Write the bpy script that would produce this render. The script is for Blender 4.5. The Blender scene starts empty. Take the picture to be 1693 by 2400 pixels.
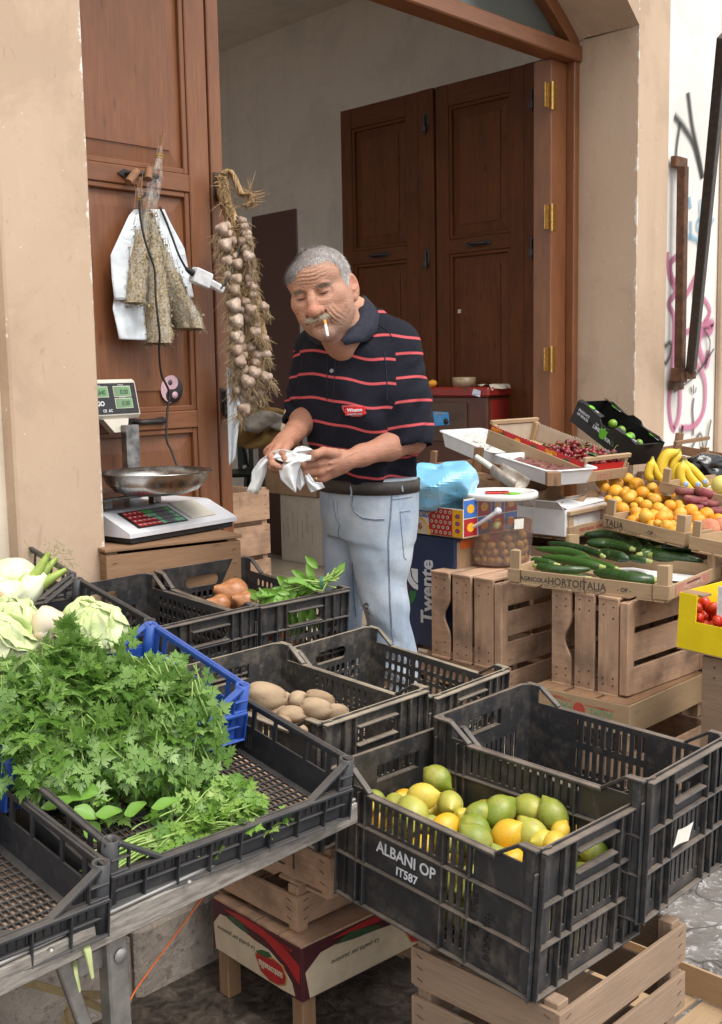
import bpy, math, random
import numpy as np
from mathutils import Matrix, Vector
random.seed(7); RNG = np.random.default_rng(7)
SC = bpy.context.scene; COL = SC.collection; PI = math.pi; R = math.radians
# ---------------------------------------------------------------- camera, sky, sun, exposure
F_PX, YAW, PITCH, ROLL = 2633.18, 0.743627691, 0.127086372, 0.0174817372
CAMZ = 1.36; CX, CY = 846.5, 1200.0
cF = np.array([math.cos(YAW)*math.cos(PITCH), math.sin(YAW)*math.cos(PITCH), -math.sin(PITCH)])
_r = np.array([math.sin(YAW), -math.cos(YAW), 0.0]); _d = np.cross(cF, _r)
cR = math.cos(ROLL)*_r + math.sin(ROLL)*_d; cD = -math.sin(ROLL)*_r + math.cos(ROLL)*_d
cam = bpy.data.cameras.new('camera'); camo = bpy.data.objects.new('camera', cam); COL.objects.link(camo)
camo.matrix_world = Matrix(((cR[0], -cD[0], -cF[0], 0), (cR[1], -cD[1], -cF[1], 0), (cR[2], -cD[2], -cF[2], CAMZ), (0, 0, 0, 1)))
cam.sensor_fit = 'VERTICAL'; cam.sensor_height = 36.0; cam.lens = F_PX/2400*36
cam.clip_start = 0.05; cam.clip_end = 500; SC.camera = camo
world = bpy.data.worlds.new('World'); SC.world = world; world.use_nodes = True
SUN_EL, SUN_AZ = R(60), R(268)      # azimuth of the sun seen from the street, measured from +X
sky = world.node_tree.nodes.new('ShaderNodeTexSky'); sky.sky_type = 'NISHITA'; sky.sun_disc = False
sky.sun_elevation = SUN_EL; sky.sun_rotation = PI/2 - SUN_AZ
sky.dust_density = 4.0; sky.ozone_density = 0.6; sky.air_density = 1.0
hsv = world.node_tree.nodes.new('ShaderNodeHueSaturation'); hsv.inputs['Saturation'].default_value = .35; world.node_tree.links.new(sky.outputs[0], hsv.inputs['Color'])   # thin overcast
bgn = world.node_tree.nodes['Background']; ovc = world.node_tree.nodes.new('ShaderNodeMix'); ovc.data_type = 'RGBA'; ovc.inputs[0].default_value = .6; ovc.inputs[7].default_value = (8.0, 8.0, 8.0, 1); world.node_tree.links.new(hsv.outputs[0], ovc.inputs[6]); world.node_tree.links.new(ovc.outputs[2], bgn.inputs[0])
bgn.inputs[1].default_value = 0.12   # even cloud layer over the sky
sun = bpy.data.lights.new('sun', 'SUN'); suno = bpy.data.objects.new('sun', sun); COL.objects.link(suno)
sun.energy = 1.3; sun.angle = R(28); sun.color = (1.0, 0.95, 0.88)
suno.rotation_euler = Vector((math.cos(SUN_EL)*math.cos(SUN_AZ), math.cos(SUN_EL)*math.sin(SUN_AZ), math.sin(SUN_EL))).to_track_quat('Z', 'Y').to_euler()
SC.view_settings.view_transform = 'Standard'; SC.view_settings.look = 'None'
SC.view_settings.exposure = 1.0; SC.view_settings.gamma = 1.0
SC.cycles.use_denoising = True; SC.cycles.max_bounces = 8; SC.cycles.diffuse_bounces = 5
SC.cycles.glossy_bounces = 3; SC.cycles.transmission_bounces = 6; SC.cycles.transparent_max_bounces = 16
SC.cycles.caustics_reflective = False; SC.cycles.caustics_refractive = False; SC.cycles.sample_clamp_indirect = 6

def at(px, py, x=None, y=None, z=None, d=None):
    """a pixel of the 1693x2400 photograph -> the point on a world plane (or at view depth d)"""
    r = cR*(px-CX)/F_PX + cD*(py-CY)/F_PX + cF
    t = d if d is not None else (x/r[0] if x is not None else y/r[1] if y is not None else (z-CAMZ)/r[2])
    return Vector(r*t) + Vector((0, 0, CAMZ))

# ---------------------------------------------------------------- object helpers
def tag(o, label=None, cat=None, group=None, kind=None):
    if label: o['label'] = label
    if cat: o['category'] = cat
    if group: o['group'] = group
    if kind: o['kind'] = kind
    return o
def empty(name, M=None, label=None, cat=None, group=None, kind=None):
    o = bpy.data.objects.new(name, None); COL.objects.link(o); o.empty_display_size = 0.05
    if M is not None: o.matrix_world = M if isinstance(M, Matrix) else Matrix.Translation(M)
    return tag(o, label, cat, group, kind)
def TR(loc, yaw=0, tilt=0, h=0, roll=0):
    return Matrix.Translation(loc) @ Matrix.Rotation(yaw, 4, 'Z') @ Matrix.Rotation(tilt, 4, 'X') @ Matrix.Rotation(roll, 4, 'Y') @ Matrix.Translation((0, 0, -h))
def dup(o, M=None, label=None, group=None):
    """copy of a thing with its parts and sub-parts"""
    def rec(s, par):
        c = s.copy(); COL.objects.link(c)
        if par: c.parent = par; c.matrix_parent_inverse = s.matrix_parent_inverse.copy()
        for ch in s.children: rec(ch, c)
        return c
    c = rec(o, None)
    if M is not None: c.matrix_world = M
    if label: c['label'] = label
    if group: c['group'] = group
    return c

class MB:
    """collects faces with UVs along each piece's grain and links them as ONE mesh object"""
    def __init__(s): s.v = []; s.f = []; s.uv = []; s.m = []; s.sm = []
    def face(s, pts, uv=None, m=0, smooth=False):
        b = len(s.v); s.v.extend([tuple(p) for p in pts]); s.f.append(tuple(range(b, b+len(pts))))
        s.uv.append(uv or [(0, 0)]*len(pts)); s.m.append(m); s.sm.append(smooth)
    def grid(s, P, m=0, smooth=True, closeu=False, closev=False, uvs=None):
        """P[i][j] points, quads between"""
        P = np.asarray(P, float); nu, nv = P.shape[:2]; b = len(s.v); s.v.extend(map(tuple, P.reshape(-1, 3)))
        for i in range(nu if closeu else nu-1):
            for j in range(nv if closev else nv-1):
                i2, j2 = (i+1) % nu, (j+1) % nv
                s.f.append((b+i*nv+j, b+i2*nv+j, b+i2*nv+j2, b+i*nv+j2)); s.m.append(m); s.sm.append(smooth)
                a, c = i/max(1, nu-1), j/max(1, nv-1); a2, c2 = (i+1)/max(1, nu-1), (j+1)/max(1, nv-1)
                s.uv.append([(a, c), (a2, c), (a2, c2), (a, c2)])
    def hexa(s, p, m=0):
        """p: 8 corners, index = ix+2*iy+4*iz"""
        p = [Vector(q) for q in p]; b = len(s.v); s.v.extend([tuple(q) for q in p])
        L = [(p[1]-p[0]).length, (p[2]-p[0]).length, (p[4]-p[0]).length]
        rank = sorted(range(3), key=lambda i: -L[i]); o1, o2 = random.random()*9, random.random()*9
        C = [[(i & 1)*L[0], ((i >> 1) & 1)*L[1], ((i >> 2) & 1)*L[2]] for i in range(8)]
        flip = (p[1]-p[0]).cross(p[2]-p[0]).dot(p[4]-p[0]) < 0
        for fc, ax in (((0, 2, 3, 1), (0, 1)), ((4, 5, 7, 6), (0, 1)), ((0, 1, 5, 4), (0, 2)), ((2, 6, 7, 3), (0, 2)), ((0, 4, 6, 2), (1, 2)), ((1, 3, 7, 5), (1, 2))):
            if flip: fc = fc[::-1]
            ua, va = sorted(ax, key=lambda i: rank.index(i))
            s.f.append(tuple(b+i for i in fc)); s.uv.append([(C[i][ua]+o1, C[i][va]+o2+.37*va) for i in fc]); s.m.append(m); s.sm.append(False)
    def box(s, lo, hi, m=0, M=None):
        P = [Vector((hi[0] if i & 1 else lo[0], hi[1] if i & 2 else lo[1], hi[2] if i & 4 else lo[2])) for i in range(8)]
        s.hexa([M @ q for q in P] if M is not None else P, m)
    def obox(s, c, U, V, W, m=0):
        """box from a corner and three edge vectors"""
        c, U, V, W = map(Vector, (c, U, V, W)); s.hexa([c + U*(i & 1) + V*((i >> 1) & 1) + W*((i >> 2) & 1) for i in range(8)], m)
    def bar(s, a, b, w, t, up=(0, 0, 1), m=0):
        """bar from a to b, w wide sideways, t thick along up"""
        a, b, up = Vector(a), Vector(b), Vector(up); d = b-a; sd = d.cross(up).normalized()*w; u2 = sd.cross(d).normalized()*t
        s.obox(a-sd/2-u2/2, d, sd, u2, m)
    def tube(s, pts, rad, seg=8, m=0, caps=True):
        pts = [Vector(p) for p in pts]; n = len(pts); rad = rad if hasattr(rad, '__len__') else [rad]*n
        ref = Vector((0, 0, 1)); rows = []; prev = None
        for i in range(n):
            t = (pts[min(i+1, n-1)]-pts[max(i-1, 0)]).normalized()
            if prev is None:
                x = t.cross(ref if abs(t.z) < .9 else Vector((1, 0, 0))).normalized()
            else: x = (prev - t*prev.dot(t)).normalized()
            prev = x; y = t.cross(x)
            rows.append([pts[i] + (x*math.cos(2*PI*k/seg) + y*math.sin(2*PI*k/seg))*rad[i] for k in range(seg)])
        s.grid([[tuple(q) for q in r] for r in rows], m, True, closev=True)
        if caps:
            s.face(rows[0], m=m); s.face(rows[-1][::-1], m=m)
    def lathe(s, prof, seg=24, M=None, m=0, smooth=True):
        rows = []
        for r, z in prof:
            q = [Vector((r*math.cos(2*PI*k/seg), r*math.sin(2*PI*k/seg), z)) for k in range(seg)]
            rows.append([tuple(M @ p) if M is not None else tuple(p) for p in q])
        s.grid(rows, m, smooth, closev=True)
    def prism(s, outline, O, U, V, N, m=0):
        """flat outline (u,v) at O in axes U,V, thickness along N"""
        O, U, V, N = map(Vector, (O, U, V, N)); a = [O+U*u+V*v for u, v in outline]; b = [p+N for p in a]; n = len(a)
        uv = list(outline); s.face(a[::-1], uv[::-1], m); s.face(b, uv, m)
        for i in range(n):
            j = (i+1) % n; s.face([a[i], a[j], b[j], b[i]], [uv[i], uv[j], uv[j], uv[i]], m)
    def panel(s, O, U, V, N, W, H, T, holes, m=0, rnd=False):
        """wall W x H, thickness T inward (-N), with rectangular or rounded through-holes (u0,v0,u1,v1)"""
        O, U, V, N = map(Vector, (O, U, V, N)); us = sorted({0, W, *[h[0] for h in holes], *[h[2] for h in holes]}); vs = sorted({0, H, *[h[1] for h in holes], *[h[3] for h in holes]})
        us = np.array(us); vs = np.array(vs); full = np.ones((len(us)-1, len(vs)-1), bool)
        for h in holes:
            i0, i1 = np.searchsorted(us, h[0]), np.searchsorted(us, h[2]); j0, j1 = np.searchsorted(vs, h[1]), np.searchsorted(vs, h[3]); full[i0:i1, j0:j1] = False
        P = lambda u, v, t: O+U*float(u)+V*float(v)-N*t
        for j in range(len(vs)-1):
            i = 0
            while i < len(us)-1:
                if not full[i, j]: i += 1; continue
                k = i
                while k+1 < len(us)-1 and full[k+1, j]: k += 1
                a, b, c, d = us[i], us[k+1], vs[j], vs[j+1]
                s.face([P(a, c, 0), P(b, c, 0), P(b, d, 0), P(a, d, 0)], [(a, c), (b, c), (b, d), (a, d)], m)
                s.face([P(a, d, T), P(b, d, T), P(b, c, T), P(a, c, T)], [(a, d), (b, d), (b, c), (a, c)], m)
                i = k+1
        for (a, c, b, d) in list(holes)+[(0, 0, W, H)]:
            for p, q in (((a, c), (b, c)), ((b, c), (b, d)), ((b, d), (a, d)), ((a, d), (a, c))):
                s.face([P(*q, 0), P(*p, 0), P(*p, T), P(*q, T)], None, m)
        if rnd:
            for (a, c, b, d) in holes:
                r = min(b-a, d-c)*.42
                for (x, y, sx, sy) in ((a, c, 1, 1), (b, c, -1, 1), (a, d, 1, -1), (b, d, -1, -1)):
                    q = r*.3
                    for t, rev in ((0, sx*sy < 0), (T, sx*sy > 0)):
                        pts = [P(x, y, t), P(x+sx*r, y, t), P(x+sx*q, y+sy*q, t), P(x, y+sy*r, t)]; s.face(pts[::-1] if rev else pts, None, m)
                    for (g, h_) in (((r, 0), (q, q)), ((q, q), (0, r))):
                        s.face([P(x+sx*g[0], y+sy*g[1], 0), P(x+sx*g[0], y+sy*g[1], T), P(x+sx*h_[0], y+sy*h_[1], T), P(x+sx*h_[0], y+sy*h_[1], 0)], None, m)
    def mesh(s, name, mats):
        me = bpy.data.meshes.new(name); me.from_pydata(s.v, [], s.f)
        for mt in (mats if isinstance(mats, (list, tuple)) else [mats]): me.materials.append(mt)
        me.polygons.foreach_set('material_index', np.array(s.m, np.int32)); me.polygons.foreach_set('use_smooth', np.array(s.sm, bool))
        ul = me.uv_layers.new(name='UVMap'); ul.data.foreach_set('uv', np.array([c for f in s.uv for c in f], np.float32).ravel()); me.update()
        return me
    def build(s, name, mats, parent=None, M=None, bevel=0, sub=0, local=None):
        o = bpy.data.objects.new(name, s.mesh(name, mats)); COL.objects.link(o)
        if parent is not None: o.parent = parent
        if local is not None: o.matrix_local = local
        elif M is not None: o.matrix_world = M
        if bevel:
            b = o.modifiers.new('bevel', 'BEVEL'); b.width = bevel; b.segments = 1; b.limit_method = 'ANGLE'; b.angle_limit = R(40)
        if sub:
            b = o.modifiers.new('sub', 'SUBSURF'); b.levels = sub; b.render_levels = sub
        return o
def mobj(name, me, parent=None, M=None):
    o = bpy.data.objects.new(name, me); COL.objects.link(o)
    if parent is not None: o.parent = parent
    if M is not None:
        if parent is not None: o.matrix_local = M
        else: o.matrix_world = M
    return o
def frame(O, U, V):
    U, V = Vector(U).normalized(), Vector(V).normalized(); N = U.cross(V).normalized(); V = N.cross(U)
    return Matrix(((U[0], V[0], N[0], O[0]), (U[1], V[1], N[1], O[1]), (U[2], V[2], N[2], O[2]), (0, 0, 0, 1)))
_txt = {}
def text(body, size, O, U, V, mat, parent=None, name='lettering', shear=0, align='CENTER', bold=0, sx=1.0, ext=.0003, arc=None):
    """printed lettering: flat glyph mesh lying on a surface at O with axes U,V (O = baseline anchor)"""
    key = (body, size, shear, align, bold, ext)
    if key not in _txt:
        c = bpy.data.curves.new('glyphs', 'FONT'); c.body = body; c.size = size; c.shear = shear; c.align_x = align; c.extrude = ext; c.offset = bold; c.resolution_u = 3
        t = bpy.data.objects.new('glyphs', c); COL.objects.link(t); dg = bpy.context.evaluated_depsgraph_get()
        me = bpy.data.meshes.new_from_object(t.evaluated_get(dg)); COL.objects.unlink(t); bpy.data.objects.remove(t); me.name = 'lettering'; _txt[key] = me
    me = _txt[key].copy(); me.materials.clear(); me.materials.append(mat)
    n = len(me.vertices); co = np.empty(n*3, np.float32); me.vertices.foreach_get('co', co); co = co.reshape(-1, 3); co[:, 0] *= sx
    if arc:   # bend the baseline on a circle of radius arc
        a = co[:, 0]/arc; rr = arc+co[:, 1]; co[:, 0] = rr*np.sin(a); co[:, 1] = rr*np.cos(a)-arc
    me.vertices.foreach_set('co', co.ravel()); me.update()
    return mobj(name, me, parent, frame(O, U, V))

# ---------------------------------------------------------------- material helpers
class Sh:
    def __init__(s, name):
        s.mat = bpy.data.materials.new(name); s.mat.use_nodes = True; s.nt = s.mat.node_tree; s.b = s.nt.nodes['Principled BSDF']; s._tc = None
    def n(s, t, props=None, **inp):
        nd = s.nt.nodes.new('ShaderNode'+t)
        for k, v in (props or {}).items(): setattr(nd, k, v)
        for k, v in inp.items(): s.set(nd.inputs[int(k[1:])] if k[0] == '_' and k[1:].isdigit() else nd.inputs[k.replace('_', ' ')], v)
        return nd
    def set(s, sock, v):
        if hasattr(v, 'is_output'): s.nt.links.new(v, sock)
        elif isinstance(v, tuple) and len(v) == 3 and sock.type == 'RGBA': sock.default_value = (*v, 1)
        else: sock.default_value = v
    def co(s, which='Object'):
        if s._tc is None: s._tc = s.nt.nodes.new('ShaderNodeTexCoord')
        return s._tc.outputs[which]
    def map(s, vec, scale=(1, 1, 1), loc=(0, 0, 0), rot=(0, 0, 0)):
        return s.n('Mapping', None, Vector=vec, Scale=scale, Location=loc, Rotation=rot).outputs[0]
    def noise(s, vec, scale, detail=4, rough=.6, dist=0):
        return s.n('TexNoise', None, Vector=vec, Scale=scale, Detail=detail, Roughness=rough, Distortion=dist).outputs[0]
    def ramp(s, fac, stops, interp='LINEAR'):
        r = s.n('ValToRGB', None, Fac=fac); r.color_ramp.interpolation = interp; e = r.color_ramp.elements
        while len(e) < len(stops): e.new(.5)
        for k, (p, c) in enumerate(stops): e[k].position = p; e[k].color = (c, c, c, 1) if not isinstance(c, tuple) else (*c, 1)
        return r.outputs[0]
    def mix(s, fac, a, b, blend='MIX'):
        m = s.n('Mix', {'data_type': 'RGBA', 'blend_type': blend}); s.set(m.inputs[0], fac); s.set(m.inputs[6], a); s.set(m.inputs[7], b); return m.outputs[2]
    def math(s, op, a, b=0.0, clamp=False):
        m = s.n('Math', {'operation': op, 'use_clamp': clamp}); s.set(m.inputs[0], a); s.set(m.inputs[1], b); return m.outputs[0]
    def bump(s, h, strength=.3, dist=.01):
        s.set(s.b.inputs['Normal'], s.n('Bump', None, Height=h, Strength=strength, Distance=dist).outputs[0])
    def out(s, col=None, rough=None, metal=None, spec=None):
        if col is not None: s.set(s.b.inputs['Base Color'], col)
        if rough is not None: s.set(s.b.inputs['Roughness'], rough)
        if metal is not None: s.set(s.b.inputs['Metallic'], metal)
        if spec is not None: s.set(s.b.inputs['Specular IOR Level'], spec)
        return s.mat
    def rnd(s): return s.n('ObjectInfo').outputs['Random']
    def up(s):
        """1 where the surface faces up"""
        g = s.n('NewGeometry'); return s.n('SeparateXYZ', None, _0=g.outputs['Normal']).outputs[2]
def pm(name, c1, c2=None, scale=30, rough=.6, bump=0, bscale=None, metal=0, spec=.5, sss=0):
    """plain surface with a little mottling"""
    s = Sh(name); v = s.co(); f = s.noise(v, scale); c2 = c2 or tuple(x*.75 for x in c1)
    col = s.mix(s.ramp(f, [(.35, 0), (.65, 1)]), c1, c2)
    if bump: s.bump(s.noise(v, bscale or scale*4), bump, .004)
    s.set(s.b.inputs['Roughness'], s.ramp(s.noise(v, scale*1.7), [(.3, max(0, rough-.08)), (.7, min(1, rough+.08))]))
    if sss: s.b.inputs['Subsurface Weight'].default_value = sss; s.b.inputs['Subsurface Radius'].default_value = (.01, .005, .003)
    return s.out(col, None, metal, spec)
def wood(name, c1, c2, dark, gs=1.0, rough=.75, bump=.35, coat=0, knots=.5, weather=None):
    """sawn boards: grain runs along U of every piece"""
    s = Sh(name); uv = s.co('UV')
    g1 = s.noise(s.map(uv, (5*gs, 70*gs, 1)), 1.0, 6, .65, .6); g2 = s.noise(s.map(uv, (14*gs, 420*gs, 1)), 1.0, 3, .6)
    big = s.noise(s.map(uv, (3.0, 7, 1)), 1.0, 3)
    kn = s.n('TexVoronoi', {'feature': 'DISTANCE_TO_EDGE' if False else 'F1'}, Vector=s.map(uv, (5.5, 16, 1)), Scale=1.0).outputs['Distance']
    c = s.mix(s.ramp(g1, [(.3, 0), (.7, 1)]), c1, c2); c = s.mix(s.math('MULTIPLY', s.ramp(g2, [(.45, 0), (.75, 1)]), .55), c, dark)
    c = s.mix(s.math('MULTIPLY', s.ramp(big, [(.4, 0), (.75, 1)]), .45), c, dark)
    c = s.mix(s.math('MULTIPLY', s.ramp(kn, [(.05, 1), (.14, 0)]), knots), c, tuple(x*.45 for x in dark))
    if weather: c = s.mix(s.math('MULTIPLY', s.ramp(s.noise(s.co(), 9), [(.45, 0), (.7, 1)]), .6), c, weather)
    s.bump(s.math('ADD', g1, s.math('MULTIPLY', g2, .5)), bump, .002)
    if coat: s.b.inputs['Coat Weight'].default_value = coat; s.b.inputs['Coat Roughness'].default_value = .3
    return s.out(c, rough)
# ---------------------------------------------------------------- materials of the place
def plaster(name, c1, c2, chip=None, chips=.0, edge=()):
    s = Sh(name); v = s.co(); 
    big = s.noise(v, 1.3, 5, .6); fine = s.noise(v, 14, 5, .65); streak = s.noise(s.map(v, (7, 7, .8)), 1.0, 4)
    c = s.mix(s.ramp(big, [(.35, 0), (.7, 1)]), c1, c2)
    c = s.mix(s.math('MULTIPLY', s.ramp(streak, [(.5, 0), (.8, 1)]), .35), c, tuple(x*.7 for x in c2))
    c = s.mix(s.math('MULTIPLY', s.ramp(fine, [(.55, 0), (.75, 1)]), .22), c, tuple(min(1, x*1.25) for x in c1))
    st2 = s.noise(v, 2.6, 7, .68, .4); c = s.mix(s.math('MULTIPLY', s.ramp(st2, [(.50, 0), (.60, 1)]), .30), c, tuple(x*.72 for x in c2)); c = s.mix(s.math('MULTIPLY', s.ramp(s.noise(v, 55, 2, .5), [(.735, 0), (.75, 1)]), .6), c, chip or c1); c = s.mix(s.math('MULTIPLY', s.ramp(s.noise(v, 130, 2, .5), [(.68, 0), (.72, 1)]), .35), c, tuple(x*.5 for x in c2))
    scr = s.noise(s.map(v, (30, 30, 9)), 1.0, 3, .5, 1.5)
    c = s.mix(s.math('MULTIPLY', s.ramp(scr, [(.68, 0), (.71, 1)]), .25), c, tuple(x*.55 for x in c2))
    if chip:
        z = s.n('SeparateXYZ', None, _0=v).outputs[2]
        low = s.ramp(z, [(.25, 1), (1.0, .25)])
        n = s.noise(s.map(v, (9, 9, 4.5)), 1.0, 6, .72)
        msk = s.ramp(s.math('ADD', n, s.math('MULTIPLY', low, .075)), [(.735-chips, 0), (.745-chips, 1)])
        for ex_ in edge:   # broken arrises
            xyz = s.n('SeparateXYZ', None, _0=v).outputs; e = s.math('ADD', s.math('ABSOLUTE', s.math('SUBTRACT', xyz[0], ex_)), s.math('MULTIPLY', s.math('ABSOLUTE', s.math('SUBTRACT', xyz[1], 2.6)), 1.0)); en = s.noise(s.map(v, (22, 22, 12)), 1.0, 6, .75); k = s.math('MULTIPLY', s.ramp(s.math('SUBTRACT', s.math('SUBTRACT', s.math('MULTIPLY', en, .11), .053), e), [(.0, 0), (.003, 1)]), s.ramp(z, [(1.1, 1), (2.0, .0)])); msk = s.math('MAXIMUM', msk, k)
        c = s.mix(msk, c, chip)
        h = s.math('SUBTRACT', s.math('MULTIPLY', fine, .5), msk)
        dirt = s.math('MULTIPLY', s.ramp(z, [(.2, .5), (.75, 0)]), s.ramp(fine, [(.4, 0), (.7, 1)]))
        c = s.mix(dirt, c, (.12, .08, .055))
    else: h = fine
    s.bump(s.math('ADD', h, s.math('MULTIPLY', s.noise(v, 160, 3), .35)), .25, .004)
    return s.out(c, .9, spec=.2)
EDGE_L, EDGE_R = at(236, 1000, y=2.6).x, at(1499, 58, y=2.6).x
M_TAN = plaster('tan_plaster', (.53, .395, .285), (.47, .34, .24), (.74, .69, .62), .012, (EDGE_L, EDGE_R))
M_WHITEWALL = plaster('white_plaster', (.80, .77, .72), (.72, .69, .64), (.55, .5, .44), -.03)
M_ROOM = plaster('room_plaster', (.80, .74, .67), (.76, .70, .63))
M_PALE = plaster('pale_plaster', (.70, .63, .52), (.62, .54, .42), (.8, .78, .73), .01)
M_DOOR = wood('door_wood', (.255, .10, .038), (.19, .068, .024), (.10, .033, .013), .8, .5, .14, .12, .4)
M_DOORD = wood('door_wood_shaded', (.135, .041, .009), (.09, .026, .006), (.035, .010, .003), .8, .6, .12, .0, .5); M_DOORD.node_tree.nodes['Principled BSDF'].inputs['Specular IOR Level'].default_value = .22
M_RAW = wood('crate_wood', (.32, .185, .10), (.25, .14, .073), (.14, .075, .04), 1.0, .8, .4, 0, .5)
M_OLD = wood('old_crate_wood', (.58, .375, .25), (.47, .295, .185), (.25, .15, .09), 1.0, .85, .5, 0, .6, (.075, .055, .042))
M_PALEW = wood('pale_crate_wood', (.46, .325, .195), (.40, .275, .155), (.28, .18, .10), 1.0, .75, .3, 0, .25)
M_GREYW = wood('weathered_crate_wood', (.33, .225, .15), (.26, .175, .115), (.15, .10, .066), 1.0, .85, .5, 0, .5)
M_IRON = pm('black_iron', (.015, .014, .013), (.03, .024, .02), 60, .45, .3)
M_RUST = pm('rusty_steel', (.075, .04, .025), (.16, .075, .04), 25, .7, .4, 120, .4)
M_BARBLK = pm('painted_bar', (.022, .021, .02), (.06, .04, .03), 45, .5, .3)
M_BRASS = pm('brass', (.62, .40, .12), (.40, .24, .07), 90, .35, .2, None, 1)
M_GLASS = (lambda s: (s.b.inputs['Transmission Weight'].__setattr__('default_value', .25), s.out((.10, .115, .105), .12))[1])(Sh('dusty_glass'))
def ground_mat():
    s = Sh('street_stone'); v = s.co(); n1 = s.noise(v, 3.2, 8, .68, .4); n2 = s.noise(v, 26, 6, .7, .8); n3 = s.noise(v, 1.1, 3)
    cr = s.n('TexVoronoi', {'feature': 'DISTANCE_TO_EDGE'}, Vector=s.n('VectorMath', {'operation': 'ADD'}, _0=v, _1=s.n('TexNoise', None, Vector=v, Scale=4.0).outputs[1]).outputs[0], Scale=1.9).outputs[0]
    c = s.mix(s.ramp(n1, [(.35, 0), (.65, 1)]), (.10, .092, .085), (.24, .225, .21))
    c = s.mix(s.ramp(n2, [(.53, 0), (.60, 1)]), c, (.33, .32, .315)); c = s.mix(s.math('MULTIPLY', s.ramp(n2, [(.60, 0), (.66, 1)]), .75), c, (.55, .55, .56))
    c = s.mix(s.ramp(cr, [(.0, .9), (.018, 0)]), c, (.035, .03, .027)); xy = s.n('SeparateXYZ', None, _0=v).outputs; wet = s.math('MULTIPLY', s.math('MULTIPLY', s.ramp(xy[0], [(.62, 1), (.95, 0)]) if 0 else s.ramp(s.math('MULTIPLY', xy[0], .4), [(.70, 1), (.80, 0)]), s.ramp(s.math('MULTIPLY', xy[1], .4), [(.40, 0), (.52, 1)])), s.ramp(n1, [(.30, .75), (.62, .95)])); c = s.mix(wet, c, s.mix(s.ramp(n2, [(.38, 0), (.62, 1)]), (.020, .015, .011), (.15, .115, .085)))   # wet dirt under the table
    s.bump(s.math('ADD', n2, s.math('MULTIPLY', n1, 2.0)), .6, .012)
    return s.out(c, s.ramp(n1, [(.4, .42), (.62, .8)]))
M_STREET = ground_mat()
def kerb_mat():
    s = Sh('kerb_stone'); v = s.co(); n1 = s.noise(v, 5, 8, .7, .6); n2 = s.noise(v, 40, 5, .7)
    c = s.mix(s.ramp(n1, [(.35, 0), (.65, 1)]), (.28, .235, .195), (.52, .445, .375)); c = s.mix(s.math('MULTIPLY', s.ramp(n2, [(.55, 0), (.7, 1)]), .6), c, (.05, .04, .034))
    s.bump(s.math('ADD', n2, s.math('MULTIPLY', n1, 3.0)), .7, .012); return s.out(c, .75)
M_KERB = kerb_mat()
def tile_mat():
    s = Sh('floor_tiles'); v = s.co(); b = s.n('TexBrick', {'offset': 0.0}, Vector=v, Scale=1.0, Mortar_Size=.006, Brick_Width=.33, Row_Height=.33, Color1=(.42, .35, .27), Color2=(.39, .32, .245), Mortar=(.2, .16, .12)).outputs[0]
    vein = s.noise(s.map(v, (3, 5, 1)), 2.0, 6, .7, 1.5); c = s.mix(s.math('MULTIPLY', s.ramp(vein, [(.5, 0), (.7, 1)]), .4), b, (.28, .21, .15)); return s.out(c, .35)
M_TILE = tile_mat()
# ---------------------------------------------------------------- ground
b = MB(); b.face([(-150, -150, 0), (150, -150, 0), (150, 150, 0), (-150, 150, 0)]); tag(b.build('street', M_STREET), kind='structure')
b = MB(); xs = [-6, .7, 1.35, 2.05, 2.9, 3.7, 4.6, 5.4, 14]
for i in range(8): b.box((xs[i]+.004, 1.93, -.05), (xs[i+1]-.004, 2.40, .16 - .006*(i % 2)))
tag(b.build('pavement_kerb', M_KERB, bevel=.012), kind='structure')
b = MB(); b.box((-6, 2.40, -.05), (14, 2.72, .155)); tag(b.build('pavement', M_KERB), kind='structure')
b = MB(); b.box((.9, 2.72, .0), (7, 7.6, .22)); tag(b.build('shop_floor', M_TILE), kind='structure')
# ---------------------------------------------------------------- the building
YF, YD = 2.6, 2.96
PXR = at(1499, 58, y=YF); XR, ZSP = PXR.x, PXR.z; XRI = at(1341, 100, y=YD).x
XL = at(236, 1000, y=YF).x; XL0 = at(44, 1250, y=YF).x; XW = at(1566, 400, y=YF).x
_q = at(1472.7, 0, y=YF); slope = abs((_q.z-ZSP)/(_q.x-XR)); xc = (XL+XR)/2; hw = (XR-XL)/2; kc = hw/slope; RA = math.hypot(hw, kc)
bld = empty('corner_shop_building', (3.2, YF, 0), 'tan plastered shop front with open wooden folding doors under a shallow arch', 'building')
BI = Matrix.Translation((-3.2, -YF, 0))
def bpart(mb, name, mats, bevel=0): return mb.build(name, mats, bld, bevel=bevel, local=BI)
def arch_z(x): return ZSP - kc + math.sqrt(max(0, RA*RA-(x-xc)**2))
Z2 = 4.6
b = MB(); b.box((XL0, YF, .10), (XL, YD, Z2)); bpart(b, 'pier', M_TAN, .006)
b = MB()
b.face([(XR, YF, .1), (XW, YF, .1), (XW, YF, Z2), (XR, YF, Z2)]); 
b.face([(XRI, YD, .1), (XR, YF, .1), (XR, YF, ZSP), (XRI, YD, ZSP)]); b.face([(XW, YF, .1), (XW, YF+.03, .1), (XW, YF+.03, Z2), (XW, YF, Z2)])
bpart(b, 'pier', M_TAN)
b = MB(); n = 28   # arch soffit and wall over it
for i in range(n):
    x0, x1 = XL+(XR-XL)*i/n, XL+(XR-XL)*(i+1)/n; z0, z1 = arch_z(x0), arch_z(x1)
    b.face([(x0, YF, z0), (x1, YF, z1), (x1, YF, Z2), (x0, YF, Z2)]); b.face([(x1, YF, z1), (x0, YF, z0), (x0, YD, z0), (x1, YD, z1)])
bpart(b, 'arch', M_TAN)
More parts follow.
